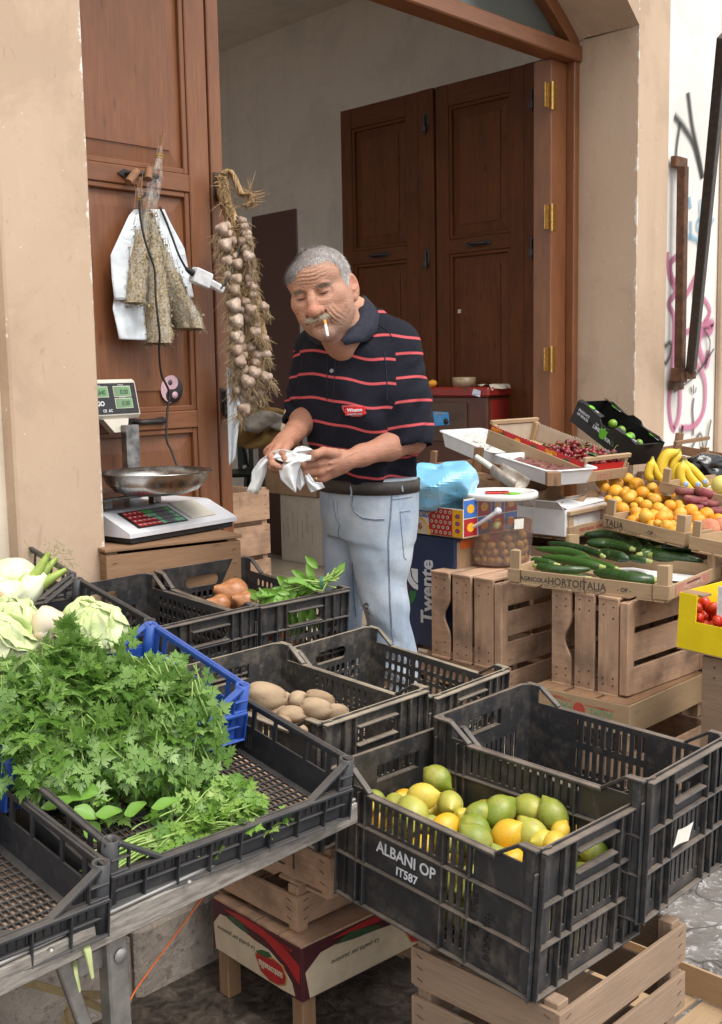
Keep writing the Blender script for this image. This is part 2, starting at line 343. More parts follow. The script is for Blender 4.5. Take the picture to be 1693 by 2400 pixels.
b = MB(); b.face([(XW, YF+.012, .1), (14, YF+.012, .1), (14, YF+.012, Z2), (XW, YF+.012, Z2)]); bpart(b, 'white_wall', M_WHITEWALL)
XP2 = at(1684, 700, y=YF).x
b = MB(); b.box((XP2, YF-.02, .1), (XP2+1.0, YF+.01, Z2)); bpart(b, 'pilaster', M_TAN, .006)
b = MB(); b.box((-6, YF+.05, .1), (XL0, YF+.3, Z2)); bpart(b, 'side_wall', M_PALE)
b = MB(); b.box((-6, YF, Z2+.003), (14, YF+.6, 7)); bpart(b, 'upper_wall', M_TAN)
# room
XG, YB, ZC = 5.75, 7.5, at(650, 55, x=5.75).z
b = MB(); b.face([(XG, YD, .2), (XG, YB, .2), (XG, YB, 4.2), (XG, YD, 4.2)]); b.face([(1.0, YB, .2), (XG, YB, .2), (XG, YB, 4.2), (1.0, YB, 4.2)])
b.face([(1.0, YD+.1, .2), (1.0, YB, .2), (1.0, YB, .9), (1.0, YD+.1, .9)]); bpart(b, 'room_wall', M_ROOM)  # left wall stops low: unseen opening added so sky light brightens the room
b = MB(); q = at(1171.6, 134, x=5.2); b.box((5.2, YD+.1, .2), (5.7, q.y, q.z)); bpart(b, 'room_pier', M_ROOM)
b = MB(); b.face([(1.0, YD, ZC), (XG, YD, ZC+.12), (XG, YB, ZC-.12), (1.0, YB, ZC)]); b.face([(.9, YD, 4.3), (6, YD, 4.3), (6, 7.6, 4.3), (.9, 7.6, 4.3)]); bpart(b, 'room_ceiling', M_ROOM)
b = MB(); b.face([(-6, YD+.02, 0), (XL0+.1, YD+.02, 0), (XL0+.1, YD+.02, 7), (-6, YD+.02, 7)]); b.face([(XRI+.15, YD+.02, 0), (14, YD+.02, 0), (14, YD+.02, 7), (XRI+.15, YD+.02, 7)]); b.face([(-6, YD+.02, 4.1), (14, YD+.02, 4.1), (14, YD+.02, 7), (-6, YD+.02, 7)])
bpart(b, 'inner_wall', M_ROOM)
# door frame, transom, fanlight
zb0, zb1 = at(1324, 131, y=YD-.06).z, at(1312, 88, y=YD-.06).z
xj = at(1292, 500, y=YD).x
b = MB(); b.box((XL-.02, YD-.062, zb0), (XRI-.004, YD+.05, zb1)); bpart(b, 'transom', M_DOOR, .006)
b = MB(); b.box((xj, YD, .2), (XRI+.03, YD+.10, zb0)); b.box((XRI-.045, YD-.045, .2), (XRI-.002, YD, zb0+.07)); bpart(b, 'door_frame', M_DOOR, .004)
b = MB()
for i in range(n):
    x0, x1 = XL+(XR-XL)*i/n, XL+(XR-XL)*(i+1)/n; z0, z1 = arch_z(x0), arch_z(x1)
    if min(z0, z1) < zb1-.02: continue
    b.hexa([(x0, YD-.05, z0-.085), (x1, YD-.05, z1-.085), (x0, YD+.04, z0-.085), (x1, YD+.04, z1-.085), (x0, YD-.05, z0), (x1, YD-.05, z1), (x0, YD+.04, z0), (x1, YD+.04, z1)])
bpart(b, 'arch_frame', M_DOOR)
b = MB(); b.face([(XL, YD, zb1), (XR, YD, zb1)] + [(XR+(XL-XR)*i/n, YD, arch_z(XR+(XL-XR)*i/n)-.03) for i in range(n+1)]); bpart(b, 'fanlight', M_GLASS)
# door leaves: built in local x (width), z (height), showing face at y=0 towards -y
def leaf(w, rails, h, mats, stile=.085, edge=.05):
    b = MB(); t = .04
    zs = [-.0] + [r for q in rails for r in q] + [h]
    b.box((0, 0, 0), (stile, t, h)); b.box((w-stile-edge, 0, 0), (w-edge, t, h)); b.box((w-edge+.004, -.006, 0), (w, t, h))
    rr = [(0, .12)] + list(rails) + [(h-.11, h)]
    for z0, z1 in rr: b.box((stile, .001, z0), (w-stile-edge, t, z1))
    for (a0, a1), (b0, b1) in zip(rr[:-1], rr[1:]):
        x0, x1, z0, z1 = stile, w-stile-edge, a1, b0; m = .018; g = .052
        b.box((x0, .022, z0), (x1, .034, z1))
        for bx in (((x0, .006, z0), (x0+m, .024, z1)), ((x1-m, .006, z0), (x1, .024, z1)), ((x0+m, .006, z0), (x1-m, .024, z0+m)), ((x0+m, .006, z1-m), (x1-m, .024, z1))): b.box(*bx)
        X0, X1, Z0, Z1 = x0+m, x1-m, z0+m, z1-m   # raised field with sloping margins
        F = [(X0+g, .010, Z0+g), (X1-g, .010, Z0+g), (X1-g, .010, Z1-g), (X0+g, .010, Z1-g)]; E = [(X0, .0215, Z0), (X1, .0215, Z0), (X1, .0215, Z1), (X0, .0215, Z1)]
        for F2, yy in (([(x, .0145, z) for x, _, z in F], 0),): pass
        U = lambda P: [(p[2]*1.0+3.1, p[0]) for p in P]
        b.face(F, U(F))
        for i in range(4):
            j = (i+1) % 4; q = [E[i], E[j], F2[j], F2[i]]; b.face(q, U(q)); q = [F2[i], F2[j], F[j], F[i]]; b.face(q, U(q))
    return b
def handle(parent, M):
    b = MB(); b.prism([(-.085, 0), (-.06, .014), (-.03, .008), (.03, .008), (.06, .014), (.085, 0), (.06, -.014), (.03, -.008), (-.03, -.008), (-.06, -.014)], (0, 0, 0), (1, 0, 0), (0, 0, 1), (0, -.004, 0))
    b.tube([(-.055, -.004, 0), (-.05, -.025, 0), (-.025, -.034, .0), (.025, -.034, 0), (.05, -.025, 0), (.055, -.004, 0)], [.005, .007, .008, .008, .007, .005], 8)
    return b.build('handle', M_IRON, parent, local=M)
def latch(parent, M):
    b = MB(); b.box((-.016, -.004, -.02), (.016, 0, .06)); b.box((-.012, -.02, -.035), (.012, -.004, 0)); b.tube([(0, -.012, .05), (0, -.012, -.05)], .006, 6); return b.build('latch', M_IRON, parent, bevel=.002, local=M)
zt = at(1272, 139, x=XRI-.06).z
# left leaf, closed in the frame plane
xe = at(530, 700, y=YD+.02).x; wl = xe-(XL-.10); zl = lambda px, py: at(px, py, y=YD+.02).z-.22
rl = [(zl(330, 1010), zl(330, 968)), (zl(330, 436), zl(330, 393))]
door = leaf(wl, rl, zt-.22, M_DOOR, edge=.055).build('door', M_DOOR, bld, bevel=.003, local=BI @ Matrix.Translation((XL-.10, YD+.02, .22)))
hx = lambda px, py: (at(px, py, y=YD+.02).x-(XL-.10), 0, zl(px, py))
handle(door, Matrix.Translation(hx(327, 412))); handle(door, Matrix.Translation(hx(345, 988)))
latch(door, Matrix.Translation((wl-.03, -.006, hx(520, 450)[2]))); latch(door, Matrix.Translation((wl-.03, -.006, hx(520, 950)[2])))
b = MB(); b.lathe([(.0, .0), (.0463, .0), (.0463, .0008), (0, .0008)], 32); sp = hx(407, 912)
st = b.build('sticker', pm('dark_paper', (.05, .045, .05), None, 80, .5), door, local=Matrix.Translation(sp) @ Matrix.Translation((0, .0099, 0)) @ Matrix.Rotation(R(90), 4, 'X'))
b = MB(); pk = pm('pink_paper', (.72, .46, .52), None, 200, .5)
cc = [(.0455*math.cos(a), .0455*math.sin(a)) for a in np.linspace(R(80), R(260), 20)]+[(-.004+.022*math.cos(a), -.022+.022*math.sin(a)) for a in np.linspace(R(270), R(80), 12)][:11]+[(.004+.0225*math.cos(a), .022+.0225*math.sin(a)) for a in np.linspace(R(262), R(440), 12)][1:-1]
b.prism(cc, (0, 0, .0011), (1, 0, 0), (0, 1, 0), (0, 0, .0004)); b.lathe([(0, .0012), (.012, .0012), (.012, .0016), (0, .0016)], 20, Matrix.Translation((.012, -.02, 0))); 
b.build('emblem', pk, st); b = MB(); b.lathe([(0, .0016), (.009, .0016), (.009, .0022), (0, .0022)], 18, Matrix.Translation((-.006, .022, 0)))
b.build('emblem', pm('sticker_grey', (.09, .08, .09), None, 80), st)
# right leaves folded back into the room
ang = R(86.7); U = Vector((math.cos(ang), math.sin(ang), 0))
def along(px, py):   # distance along the leaf plane from the hinge
    r = at(px, py, d=1.0)-Vector((0, 0, CAMZ)); P0 = Vector((XRI-.055, YD+.09, 0)); nrm = Vector((U.y, -U.x, 0)); t = P0.dot(nrm)/r.dot(nrm); q = Vector((0, 0, CAMZ))+r*t; return (q-P0).dot(U), q.z
dA, dB, dC = along(1272, 300)[0], along(1021, 300)[0], along(798, 300)[0]
zr = [along(1125, y)[1]-.22 for y in (588, 553)]
Mleaf = lambda off: BI @ Matrix.Translation(Vector((XRI-.055, YD+.09, .22))+U*off) @ Matrix.Rotation(ang-PI, 4, 'Z')
for (s0, s1) in ((dA, dB), (dB+.012, dC)):
    w = s1-s0
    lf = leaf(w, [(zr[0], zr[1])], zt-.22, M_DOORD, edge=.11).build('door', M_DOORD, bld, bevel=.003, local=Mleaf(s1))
    handle(lf, Matrix.Translation(((w-.11)*.5, 0, (zr[0]+zr[1])/2))); 
    for zz in (zt-.40, zr[0]-.02, .62): latch(lf, Matrix.Translation((w-.05, -.006, zz)))
    if s0 == dA:
        b = MB(); b.box((0, -.0006, 0), (.022, 0, .018)); sk = b.build('sticker', pm('paper', (.7, .66, .58), (.5, .45, .38), 90, .8), lf, local=Matrix.Translation((w-along(1083, 735)[0], .0098, along(1083, 733)[1]-.22)))
        text('UCH', .010, (.011, -.0008, .006), (1, 0, 0), (0, 0, 1), M_IRON, sk)
        hl = lf
b = MB()
for pz in (at(1290, 224, y=YD).z, at(1290, 510, y=YD).z, at(1286, 842, y=YD).z):   # brass hinges on the jamb
    b = MB(); b.box((xj-.002, YD-.003, pz-.055), (xj+.04, YD, pz+.055)); b.box((xj-.052, YD-.0, pz-.055), (xj-.012, YD+.004, pz+.055)); b.tube([(xj-.006, YD-.008, pz-.062), (xj-.006, YD-.008, pz+.062)], .0075, 8); bpart(b, 'hinge', M_BRASS, .001)
# graffiti: spray paint lying on the white wall
def spray(name, col, strokes, width, soft=.5, alpha=.9):
    s = Sh(name); uv = s.n('SeparateXYZ', None, _0=s.co('UV')); e = s.math('ABSOLUTE', s.math('SUBTRACT', uv.outputs[1], .5))
    a = s.ramp(s.math('ADD', e, s.math('MULTIPLY', s.math('SUBTRACT', s.noise(s.co(), 320, 3), .5), .5*soft)), [(max(.0, .5-soft), alpha), (.5, 0)])
    s.set(s.b.inputs['Alpha'], a); s.out(col, .8)
    for k, (st, ws) in enumerate(strokes):
        b = MB()
        P = [at(x, y, y=YF+.0085-.0012*k) for x, y in st]
        pts = []; n = len(P)                                     # catmull-rom
        for i in range(n-1):
            p0, p1, p2, p3 = P[max(i-1, 0)], P[i], P[i+1], P[min(i+2, n-1)]
            for t in np.linspace(0, 1, 6, endpoint=False): pts.append(.5*((2*p1)+(p2-p0)*t+(2*p0-5*p1+4*p2-p3)*t*t+(3*p1-p0-3*p2+p3)*t**3))
        pts.append(P[-1]); rows = []
        for i, p in enumerate(pts):
            d = (pts[min(i+1, len(pts)-1)]-pts[max(i-1, 0)]).normalized(); nrm = Vector((-d.z, 0, d.x))*width*ws/2; rows.append([tuple(p+nrm), tuple(p-nrm)])
        b.grid(rows, 0, False); bpart(b, 'graffiti', s.mat)
z7 = lambda pts: [(1480+x*.462, y*.4617) for x, y in pts]
spray('black_spray', (.03, .03, .03), [(z7([(288, 470), (310, 640), (340, 780), (362, 905)]), 1), (z7([(220, 590), (270, 650), (320, 740), (362, 900)]), 1), (z7([(250, 620), (232, 740), (225, 850)]), .6), (z7([(318, 2020), (312, 2080), (316, 2150), (314, 2210)]), .5), (z7([(308, 1990), (300, 1965)]), .35), (z7([(316, 2000), (316, 1955)]), .35), (z7([(325, 1995), (330, 1965)]), .35), (z7([(250, 2240), (262, 2160), (240, 2290)]), .5), (z7([(300, 2290), (350, 2200), (370, 2290), (405, 2130)]), .5), (z7([(170, 1760), (200, 1740), (195, 1810), (170, 1850)]), .6), (z7([(215, 1990), (260, 1960), (330, 1900), (420, 1770)]), .35), (z7([(375, 1680), (400, 1740), (380, 1850)]), .4)], .062, .48, .9)
spray('pink_spray', (.50, .16, .27), [(z7([(182, 1280), (195, 1400), (225, 1480), (190, 1540), (215, 1600), (218, 1700), (205, 1900), (192, 2050), (205, 2160), (225, 2180)]), 1), (z7([(232, 1300), (200, 1340), (215, 1420), (260, 1430)]), .9), (z7([(240, 1560), (290, 1480), (332, 1400), (320, 1500), (370, 1520), (400, 1580), (370, 1640)]), .9), (z7([(360, 1660), (410, 1640), (400, 1680), (360, 1690), (345, 1760), (380, 1850), (395, 1780)]), 1.3), (z7([(250, 1700), (330, 1660), (360, 1650)]), .8), (z7([(240, 1850), (250, 1960), (245, 2100), (222, 2170)]), .9), (z7([(330, 1840), (375, 1930), (370, 2080), (320, 2160), (250, 2170)]), .9)], .048, .3, .85)
spray('blue_spray', (.16, .36, .50), [(z7([(292, 1000), (300, 1060)]), 1.3), (z7([(303, 1120), (303, 1210)]), 1), (z7([(290, 1200), (330, 1215), (345, 1250)]), .9), (z7([(360, 1110), (338, 1120), (335, 1160), (358, 1170), (360, 1145)]), .6), (z7([(345, 1240), (350, 1180), (350, 1010)]), .7), (z7([(400, 1140), (420, 1110)]), .8)], .050, .5, .75)
# iron bars leaning/fixed on the wall
P = lambda x, y, dy: at(1480+x*.462, y*.4617, y=YF-dy)
t = empty('folded_bracket', P(245, 1900, .03), 'rusty steel bracket arm screwed upright to the white wall', 'bracket')
b = MB(); b.bar(P(262, 845, .045), P(246, 1880, .045), .042, .042, (0, 1, 0)); b.build('arm', M_RUST, t, bevel=.003).matrix_parent_inverse = t.matrix_world.inverted()
b = MB(); b.box(P(228, 845, .03), P(258, 808, .0)); b.build('mount', M_RUST, t, bevel=.003).matrix_parent_inverse = t.matrix_world.inverted()
b = MB(); b.box(P(215, 1980, .03), P(240, 1930, .0)); b.bar(P(245, 1870, .045), P(240, 1940, .045), .06, .06, (0, 1, 0)); b.build('mount', M_RUST, t, bevel=.003).matrix_parent_inverse = t.matrix_world.inverted()
t = empty('awning_arm', P(305, 1880, .09), 'black iron awning arm slanting up beside the rusty bracket', 'awning arm')
b = MB(); b.bar(P(303, 1880, .09), P(470, 180, .62), .05, .04, (0, 1, 0)); o = b.build('arm', M_BARBLK, t, bevel=.004); o.matrix_parent_inverse = t.matrix_world.inverted()
b = MB(); b.bar(P(262, 1905, .06), P(316, 1900, .09), .04, .05, (0, 1, 0)); o = b.build('pivot', M_RUST, t, bevel=.004); o.matrix_parent_inverse = t.matrix_world.inverted()
# ---------------------------------------------------------------- plastic crates
def plastic(name, c, dust=.5, dcol=(.26, .19, .125), rough=.42):
    s = Sh(name); v = s.co(); up = s.up(); n = s.noise(v, 38, 5, .7); n2 = s.noise(v, 9, 4, .65)
    m = s.math('MULTIPLY', s.ramp(up, [(.55, 0), (.9, 1)]), s.ramp(n2, [(.25, .25), (.6, 1)]))
    m = s.math('MULTIPLY', m, dust, True)
    film = s.math('MULTIPLY', s.ramp(s.math('ADD', s.math('MULTIPLY', n, .5), s.math('MULTIPLY', n2, .5)), [(.48, 0), (.66, 1)]), dust*.75)
    scr = s.math('MULTIPLY', s.ramp(s.noise(s.map(v, (260, 260, 25)), 1.0, 2), [(.66, 0), (.72, 1)]), .35)
    col = s.mix(film, c, tuple(x*.62 for x in dcol)); col = s.mix(m, col, dcol); col = s.mix(scr, col, tuple(.35*x+.05 for x in dcol))
    s.bump(s.noise(v, 220, 3), .12, .002)
    return s.out(col, s.ramp(n, [(.3, rough-.1), (.7, rough+.22)]))
M_BLK = plastic('black_plastic', (.027, .027, .029), .55, (.28, .225, .175), .38); M_BLKD = plastic('dusty_black_plastic', (.030, .029, .028), .95, (.33, .27, .20), .6)
M_TRAY = plastic('tray_black_plastic', (.024, .025, .029), .25, (.20, .17, .14)); M_BLUE = plastic('blue_plastic', (.016, .075, .36), .18, (.25, .24, .25))
M_WHITEINK = pm('white_ink', (.75, .77, .8), (.6, .62, .66), 120, .6)
def field_crate(name, label, group, style, mat, w=.30, d=.45, h=.26, dip=.036, logo=None):
    t = empty(name, None, label, 'crate', group); T = .0035; hl = h-dip
    X, Y, Z = Vector((1, 0, 0)), Vector((0, 1, 0)), Vector((0, 0, 1))
    def holes(W, H, rows, solid=()):
        o = []
        for z0, z1, pw, gap in rows:
            k = int((W-.05)/(pw+gap)); x0 = (W-(k*(pw+gap)-gap))/2
            for i in range(k):
                a = x0+i*(pw+gap)
                if any(p < a+pw and a < q and r < z1 and z0 < s_ for p, r, q, s_ in solid): continue
                o.append((a, z0, a+pw, z1))
        return o
    if style == 'slot': rowsL = [(.165, .212, .0068, .0098), (.095, .150, .0068, .0098), (.022, .08, .0068, .0098)]; rowsE = [(.105, .160, .0068, .0102), (.03, .09, .0068, .0102)]; rnd = False
    else: rowsL = [(.188-.028*i, .208-.028*i, .0125, .0075) for i in range(6)]; rowsE = [(.158-.028*i, .178-.028*i, .0125, .0075) for i in range(5)]; rnd = True
    handle = (w/2-.058, h-.068, w/2+.058, h-.034)
    for k in (0, 1):      # short ends (high) and long sides (low)
        b = MB(); y0 = 0 if k == 0 else d; N = -Y if k == 0 else Y; U = X if k == 0 else -X; O = Vector((0, y0, 0)) if k == 0 else Vector((w, y0, 0))
        b.panel(O, U, Z, N, w, h, T, holes(w, h, rowsE, [(w/2-.0625, 0, w/2-.058, .1)]) + [handle], 0, rnd)
        for z in (.006, .092, .164 if style == 'slot' else .185, h-.006): b.obox(O+Z*(z-.002)+N*.0002, U*w, Z*.004, N*(.011 if z < h-.02 else .0125))
        for u in (.0, .052, w/2-.068, w/2+.064, w-.056, w-.004): b.obox(O+U*u+N*.0001, U*.004, Z*(h-.008), N*.0105)
        b.obox(O+U*handle[0]+Z*(handle[1]-.004)-N*T, U*.116, Z*.004, N*(T+.011)); b.obox(O+U*handle[0]+Z*handle[3]-N*T, U*.116, Z*.004, N*(T+.011))
        b.build('end_wall', mat, t, bevel=.0012)
        b = MB(); x0 = 0 if k == 0 else w; N = -X if k == 0 else X; U = -Y if k == 0 else Y; O = Vector((0, d, 0)) if k == 0 else Vector((w, 0, 0))
        sol = [(0, 0, .05, h), (d-.05, 0, d, h)]
        if style == 'slot': sol += [(d*.165, .078, d*.57, .160)] if k == 0 else [(d*.25, 0, d*.34, h)]
        if style == 'slot': sol += [(d-.13, 0, d, h)]
        b.panel(O, U, Z, N, d, hl, T, holes(d, hl, rowsL, sol), 0, rnd)
        for u0, sg in ((0, 1), (d, -1)):   # raised corners and ramps
            q = lambda u, z: O+U*(u0+sg*u)+Z*z
            b.prism([(0, 0), (.034, 0), (.034, dip), (0, dip)] if sg > 0 else [(0, 0), (0, dip), (-.034, dip), (-.034, 0)], O+U*u0+Z*hl, U, Z, -N*T)
            b.bar(q(.034, h-.003)+N*.004, q(.082, hl)+N*.004, .013, .006, N.cross(U)*(-1))
            b.obox(q(0, h-.006), U*sg*.036, Z*.006, N*.0125)
        b.obox(O+Z*(hl-.006)+U*.08, U*(d-.16), Z*.006, N*.0125)
        for z in (.006, .088, .158 if style == 'slot' else .178): b.obox(O+Z*(z-.002), U*d, Z*.004, N*.0105)
        for i in range(6):
            u = [0, .052, d*.165-.004, d*.57, d-.135, d-.004][i] if style == 'slot' else [0, .05, d*.33, d*.66, d-.054, d-.004][i]
            b.obox(O+U*u, U*.004, Z*(hl-.004), N*.010)
        b.build('side_wall', mat, t, bevel=.0012)
    b = MB(); fh = [(.02+i*.0185, .02+j*.0325, .032+i*.0185, .045+j*.0325) for i in range(14) for j in range(13)]
    b.panel((0, 0, .006), X, Y, Z, w, d, .004, fh); b.box((.002, .002, -.004), (w-.002, .012, .003)); b.box((.002, d-.012, -.004), (w-.002, d-.002, .003)); b.build('bottom', mat, t)
    for (cx, cy) in ((0, 0), (w, 0), (0, d), (w, d)):
        b = MB(); sx, sy = (1 if cx == 0 else -1), (1 if cy == 0 else -1); a = [Vector((cx+sx*(.0238-.0275*math.cos(q)), cy+sy*(.0238-.0275*math.sin(q)), 0)) for q in np.linspace(0, PI/2, 7)]
        b.grid([[tuple(p), tuple(p+Vector((0, 0, h-.001)))] for p in a], 0, True); a2 = [p+Vector((sx*.004, sy*.004, 0)) for p in a]; b.grid([[tuple(p), tuple(p+Vector((0, 0, h-.001)))] for p in a2], 0, True)
        b.grid([[tuple(p+Vector((0, 0, h-.001))), tuple(q+Vector((0, 0, h-.001)))] for p, q in zip(a, a2)], 0, True); b.build('corner', mat, t)
    return t
# local frame of a crate: origin at the front-left corner of the bottom; the fit gives the rim corner
def seat(o, fl, yaw, tilt, h=.26):
    o.matrix_world = TR(Vector(fl)+Vector((0, 0, CAMZ)), R(yaw), R(tilt), h); return o
slot0 = field_crate('field_crate', 'black slotted field crate full of lemons with white lettering on its side', 'black slotted field crates', 'slot', M_BLK)
LIME = seat(slot0, (1.40, .922, -.742), -3.2, 4.2)
EMPTY = seat(dup(slot0, None, 'nearly empty black slotted crate holding a few roots behind the lemons'), (1.653, .879, -.693), -.3, 2.6)
b = text('ALBANI OP', .0295, (-.0009, .45*(1-.375), .122), (0, -1, 0), (0, 0, 1), M_WHITEINK, slot0, bold=.0005, sx=.95)
text('IT587', .022, (-.0009, .45*(1-.385), .096), (0, -1, 0), (0, 0, 1), M_WHITEINK, slot0, bold=.0004)
M_EMB = pm('embossed_black', (.03, .03, .032), None, 60, .4)
text('013/24/98', .02, (-.0045, .085, .03), (0, 0, 1), (0, 1, 0), M_EMB, slot0, align='LEFT', ext=.0015); text('Agri Prod', .02, (-.0045, .115, .06), (0, 0, 1), (0, 1, 0), M_EMB, slot0, align='LEFT', ext=.0015)
b = MB(); b.grid([[tuple(at(1590+i*9-j*4, 1945+(j*14)-i*4.5+2*math.sin(i+j), y=.8667)) for j in range(4)] for i in range(5)], 0, False)
tag(b.build('paper_scrap', pm('torn_paper', (.72, .68, .6), (.6, .56, .5), 60, .9)), 'torn paper label stuck on the empty crate by the lemons', 'paper')
SLOT2 = field_crate('field_crate', 'dusty black crate of potatoes beside the blue tray', 'black slotted field crates', 'slot', M_BLKD); POT = seat(SLOT2, (1.45, 1.442, -.658), -.9, 3.4)
oval = field_crate('field_crate', 'empty dusty black crate in front of the jeans', 'black oval-holed field crates', 'oval', M_BLKD); GREY = seat(oval, (1.923, 1.556, -.738), 1.7, 5.6)
oval2 = field_crate('field_crate', 'black crate of onions and basil right below the scale', 'black oval-holed field crates', 'oval', M_BLK); BAS = seat(oval2, (1.842, 2.044, -.58), -3.9, 4.65)
ONI = seat(dup(oval2, None, 'empty black crate between the basil crate and the cabbage tray'), (1.540, 2.05, -.578), .4, 4)
# ---------------------------------------------------------------- fruit trays
def fruit_tray(name, label, group, mat, w=.45, d=.30, h=.105):
    t = empty(name, None, label, 'tray', group); X, Y, Z = Vector((1, 0, 0)), Vector((0, 1, 0)), Vector((0, 0, 1)); T = .0035; lo = .058; rl = .085
    for k in (0, 1):
        b = MB(); N = -X if k == 0 else X; U = -Y if k == 0 else Y; O = Vector((0, d, 0)) if k == 0 else Vector((w, 0, 0))
        hs = [(.03, .058, .045, h-.012), (.055, .058, .105, h-.012), (.113, .058, .187, h-.012), (.195, .058, .245, h-.012), (.255, .058, .27, h-.012)] + [(.034+.0065*i, .016, .037+.0065*i, .046) for i in range(3)] + [(d-.05+.0065*i, .016, d-.047+.0065*i, .046) for i in range(3)]
        b.panel(O, U, Z, N, d, h, T, hs); b.obox(O+Z*(h-.007)-N*.006, U*d, Z*.007, N*.012); b.obox(O+Z*.05, U*d, Z*.003, N*.006); b.build('side_wall', mat, t, bevel=.0012)
        b = MB(); N = -Y if k == 0 else Y; U = X if k == 0 else -X; O = Vector((0, 0, 0)) if k == 0 else Vector((w, d, 0))
        b.panel(O, U, Z, N, w, lo, T, [(.05+.018*i, .014, .054+.018*i, .042) for i in range(20)] if k else [])
        for z in (.002, .028, lo-.006): b.obox(O+Z*z, U*w, Z*.003 if z < lo-.01 else Z*.006, N*(.006 if z == .028 else .011))
        for i in range(9): b.obox(O+U*(w*i/8-.0015 if i else 0), U*.003, Z*(lo-.002), N*.0105)
        for i in range(32): b.obox(O+U*(.03+i*(w-.06)/31)+Z*.033, U*.003, Z*.014, N*.003)
        for u0, sg in ((0, 1), (w, -1)):
            q = lambda u, z: O+U*(u0+sg*u)+Z*z
            b.bar(q(.012, h-.003), q(rl, lo-.003)-N*0, .014, .006, N.cross(U)*(-1)); b.obox(q(.028, lo-.002), U*sg*.003, Z*(h-lo-.012), N*.008)
            b.obox(q(.0, lo), U*sg*.03, Z*.003, N*.008); b.obox(q(0, lo+.02), U*sg*.03, Z*.003, N*.008)
        b.build('end_wall', mat, t, bevel=.0012)
    b = MB(); nx, ny = 40, 15
    b.panel((0, 0, .006), X, Y, Z, w, d, .0035, [(.016+i*(w-.03)/nx, .016+j*(d-.03)/ny, .016+i*(w-.03)/nx+.0078, .016+j*(d-.03)/ny+.0145) for i in range(nx) for j in range(ny)])
    for a, c in (((0, 0), (w, d)), ((w, 0), (0, d))): b.bar((*a, .0068), (*c, .0068), .012, .003)
    b.build('bottom', mat, t)
    for cx in (.006, w-.006):
        for cy in (.006, d-.006):
            b = MB(); b.lathe([(.009, h-.03), (.009, h+.001), (.0125, h+.001), (.0125, 0), (0, 0)], 16, Matrix.Translation((cx, cy, 0))); b.lathe([(.0092, h-.03), (0, h-.03)], 16, Matrix.Translation((cx, cy, 0))); b.build('corner_socket', mat, t)
    return t
G = 'plastic fruit trays on the table'
tray0 = fruit_tray('fruit_tray', 'black plastic tray with a small parsley bunch at the front of the table', G, M_TRAY); TRAY = seat(tray0, (.829, 1.234, -.628), -3.7, 9.5, .105)
TRAYL = seat(dup(tray0, None, 'empty black plastic tray cut off at the left edge'), (.362, 1.232, -.645), -2.2, 8, .105)
blue0 = fruit_tray('fruit_tray', 'blue plastic tray buried under a heap of parsley', G, M_BLUE); BLUE = seat(blue0, (.817, 1.469, -.545), -3.6, 13, .105)
CAB = seat(dup(tray0, None, 'black plastic tray holding pale cabbage heads'), (.968, 1.925, -.522), -2.4, 10.9, .105)
FEN = seat(dup(tray0, None, 'black plastic tray holding white fennel bulbs'), (1.09, 2.406, -.493), -2.7, 12.1, .105)
# ---------------------------------------------------------------- the table under the trays
M_ALU = (lambda s: s.out(s.mix(s.ramp(s.noise(s.map(s.co('UV'), (8, 90, 1)), 1.0, 5), [(.35, 0), (.7, 1)]), (.42, .41, .39), (.20, .19, .18)), .38, .75))(Sh('worn_aluminium'))
M_ALUD = (lambda s: s.out(s.mix(s.ramp(s.noise(s.map(s.co('UV'), (20, 150, 1)), 1.0, 6, .7), [(.35, 0), (.65, 1)]), (.33, .30, .265), (.13, .115, .10)), .7, .2))(Sh('grimy_board_edge'))
M_STEEL = pm('dull_steel', (.30, .285, .265), (.20, .19, .175), 40, .45, .1, None, .7)
t = empty('folding_table', (1.0, 1.4, .6), 'folding market table with a worn aluminium edge and grey steel legs', 'table'); TI = t.matrix_world.inverted()
def tpart(b, n, m, bev=0): o = b.build(n, m, t, bevel=bev, local=TI); return o
zt_ = CAMZ-.742; A, B = at(-60, 2290, z=zt_+.016), at(836, 1874, z=zt_+.016); dv = (B-A).normalized(); nv = Vector((dv.y, -dv.x, 0))
b = MB(); b.obox(A+Vector((0, 0, -.003)), B-A, nv*-.05, (0, 0, .006)); tpart(b, 'edge_trim', M_ALU, .002)
b = MB(); b.obox(A+nv*.003+Vector((0, 0, -.040)), B-A, nv*-.02, (0, 0, .036)); tpart(b, 'board_edge', M_ALUD, .002)
for px, py in ((668, 1956), (443, 2066), (806, 1888), (120, 2226)): q = at(px, py, z=zt_+.019); b = MB(); b.lathe([(.0, .003), (.003, .0026), (.005, .0)], 10, Matrix.Translation(q)); tpart(b, 'screw', M_STEEL)
b = MB(); ts = math.tan(R(6.5)); b.hexa([(.05, 1.27, zt_-.02), (1.335, 1.27, zt_-.02), (.05, 2.72, zt_-.02+1.45*ts), (1.39, 2.72, zt_-.02+1.45*ts), (.05, 1.27, zt_), (1.335, 1.27, zt_), (.05, 2.72, zt_+1.45*ts), (1.39, 2.72, zt_+1.45*ts)])
tpart(b, 'sloping_board', M_OLD)
for lx in (.845, .1):
    b = MB(); b.bar((lx, 1.262, zt_-.03), (lx+.012, 1.27, 0), .034, .028, (0, 1, 0)); tpart(b, 'leg', M_STEEL, .003)
    b = MB(); b.bar((lx+.0, 2.1, zt_+.06), (lx, 2.1, .16), .034, .028, (0, 1, 0)); tpart(b, 'leg', M_STEEL, .003)
b = MB(); b.bar((.845-.075, 1.275, zt_-.04), (.845+.01, 1.275, .28), .020, .012, (0, 1, 0)); tpart(b, 'brace', M_STEEL, .002)
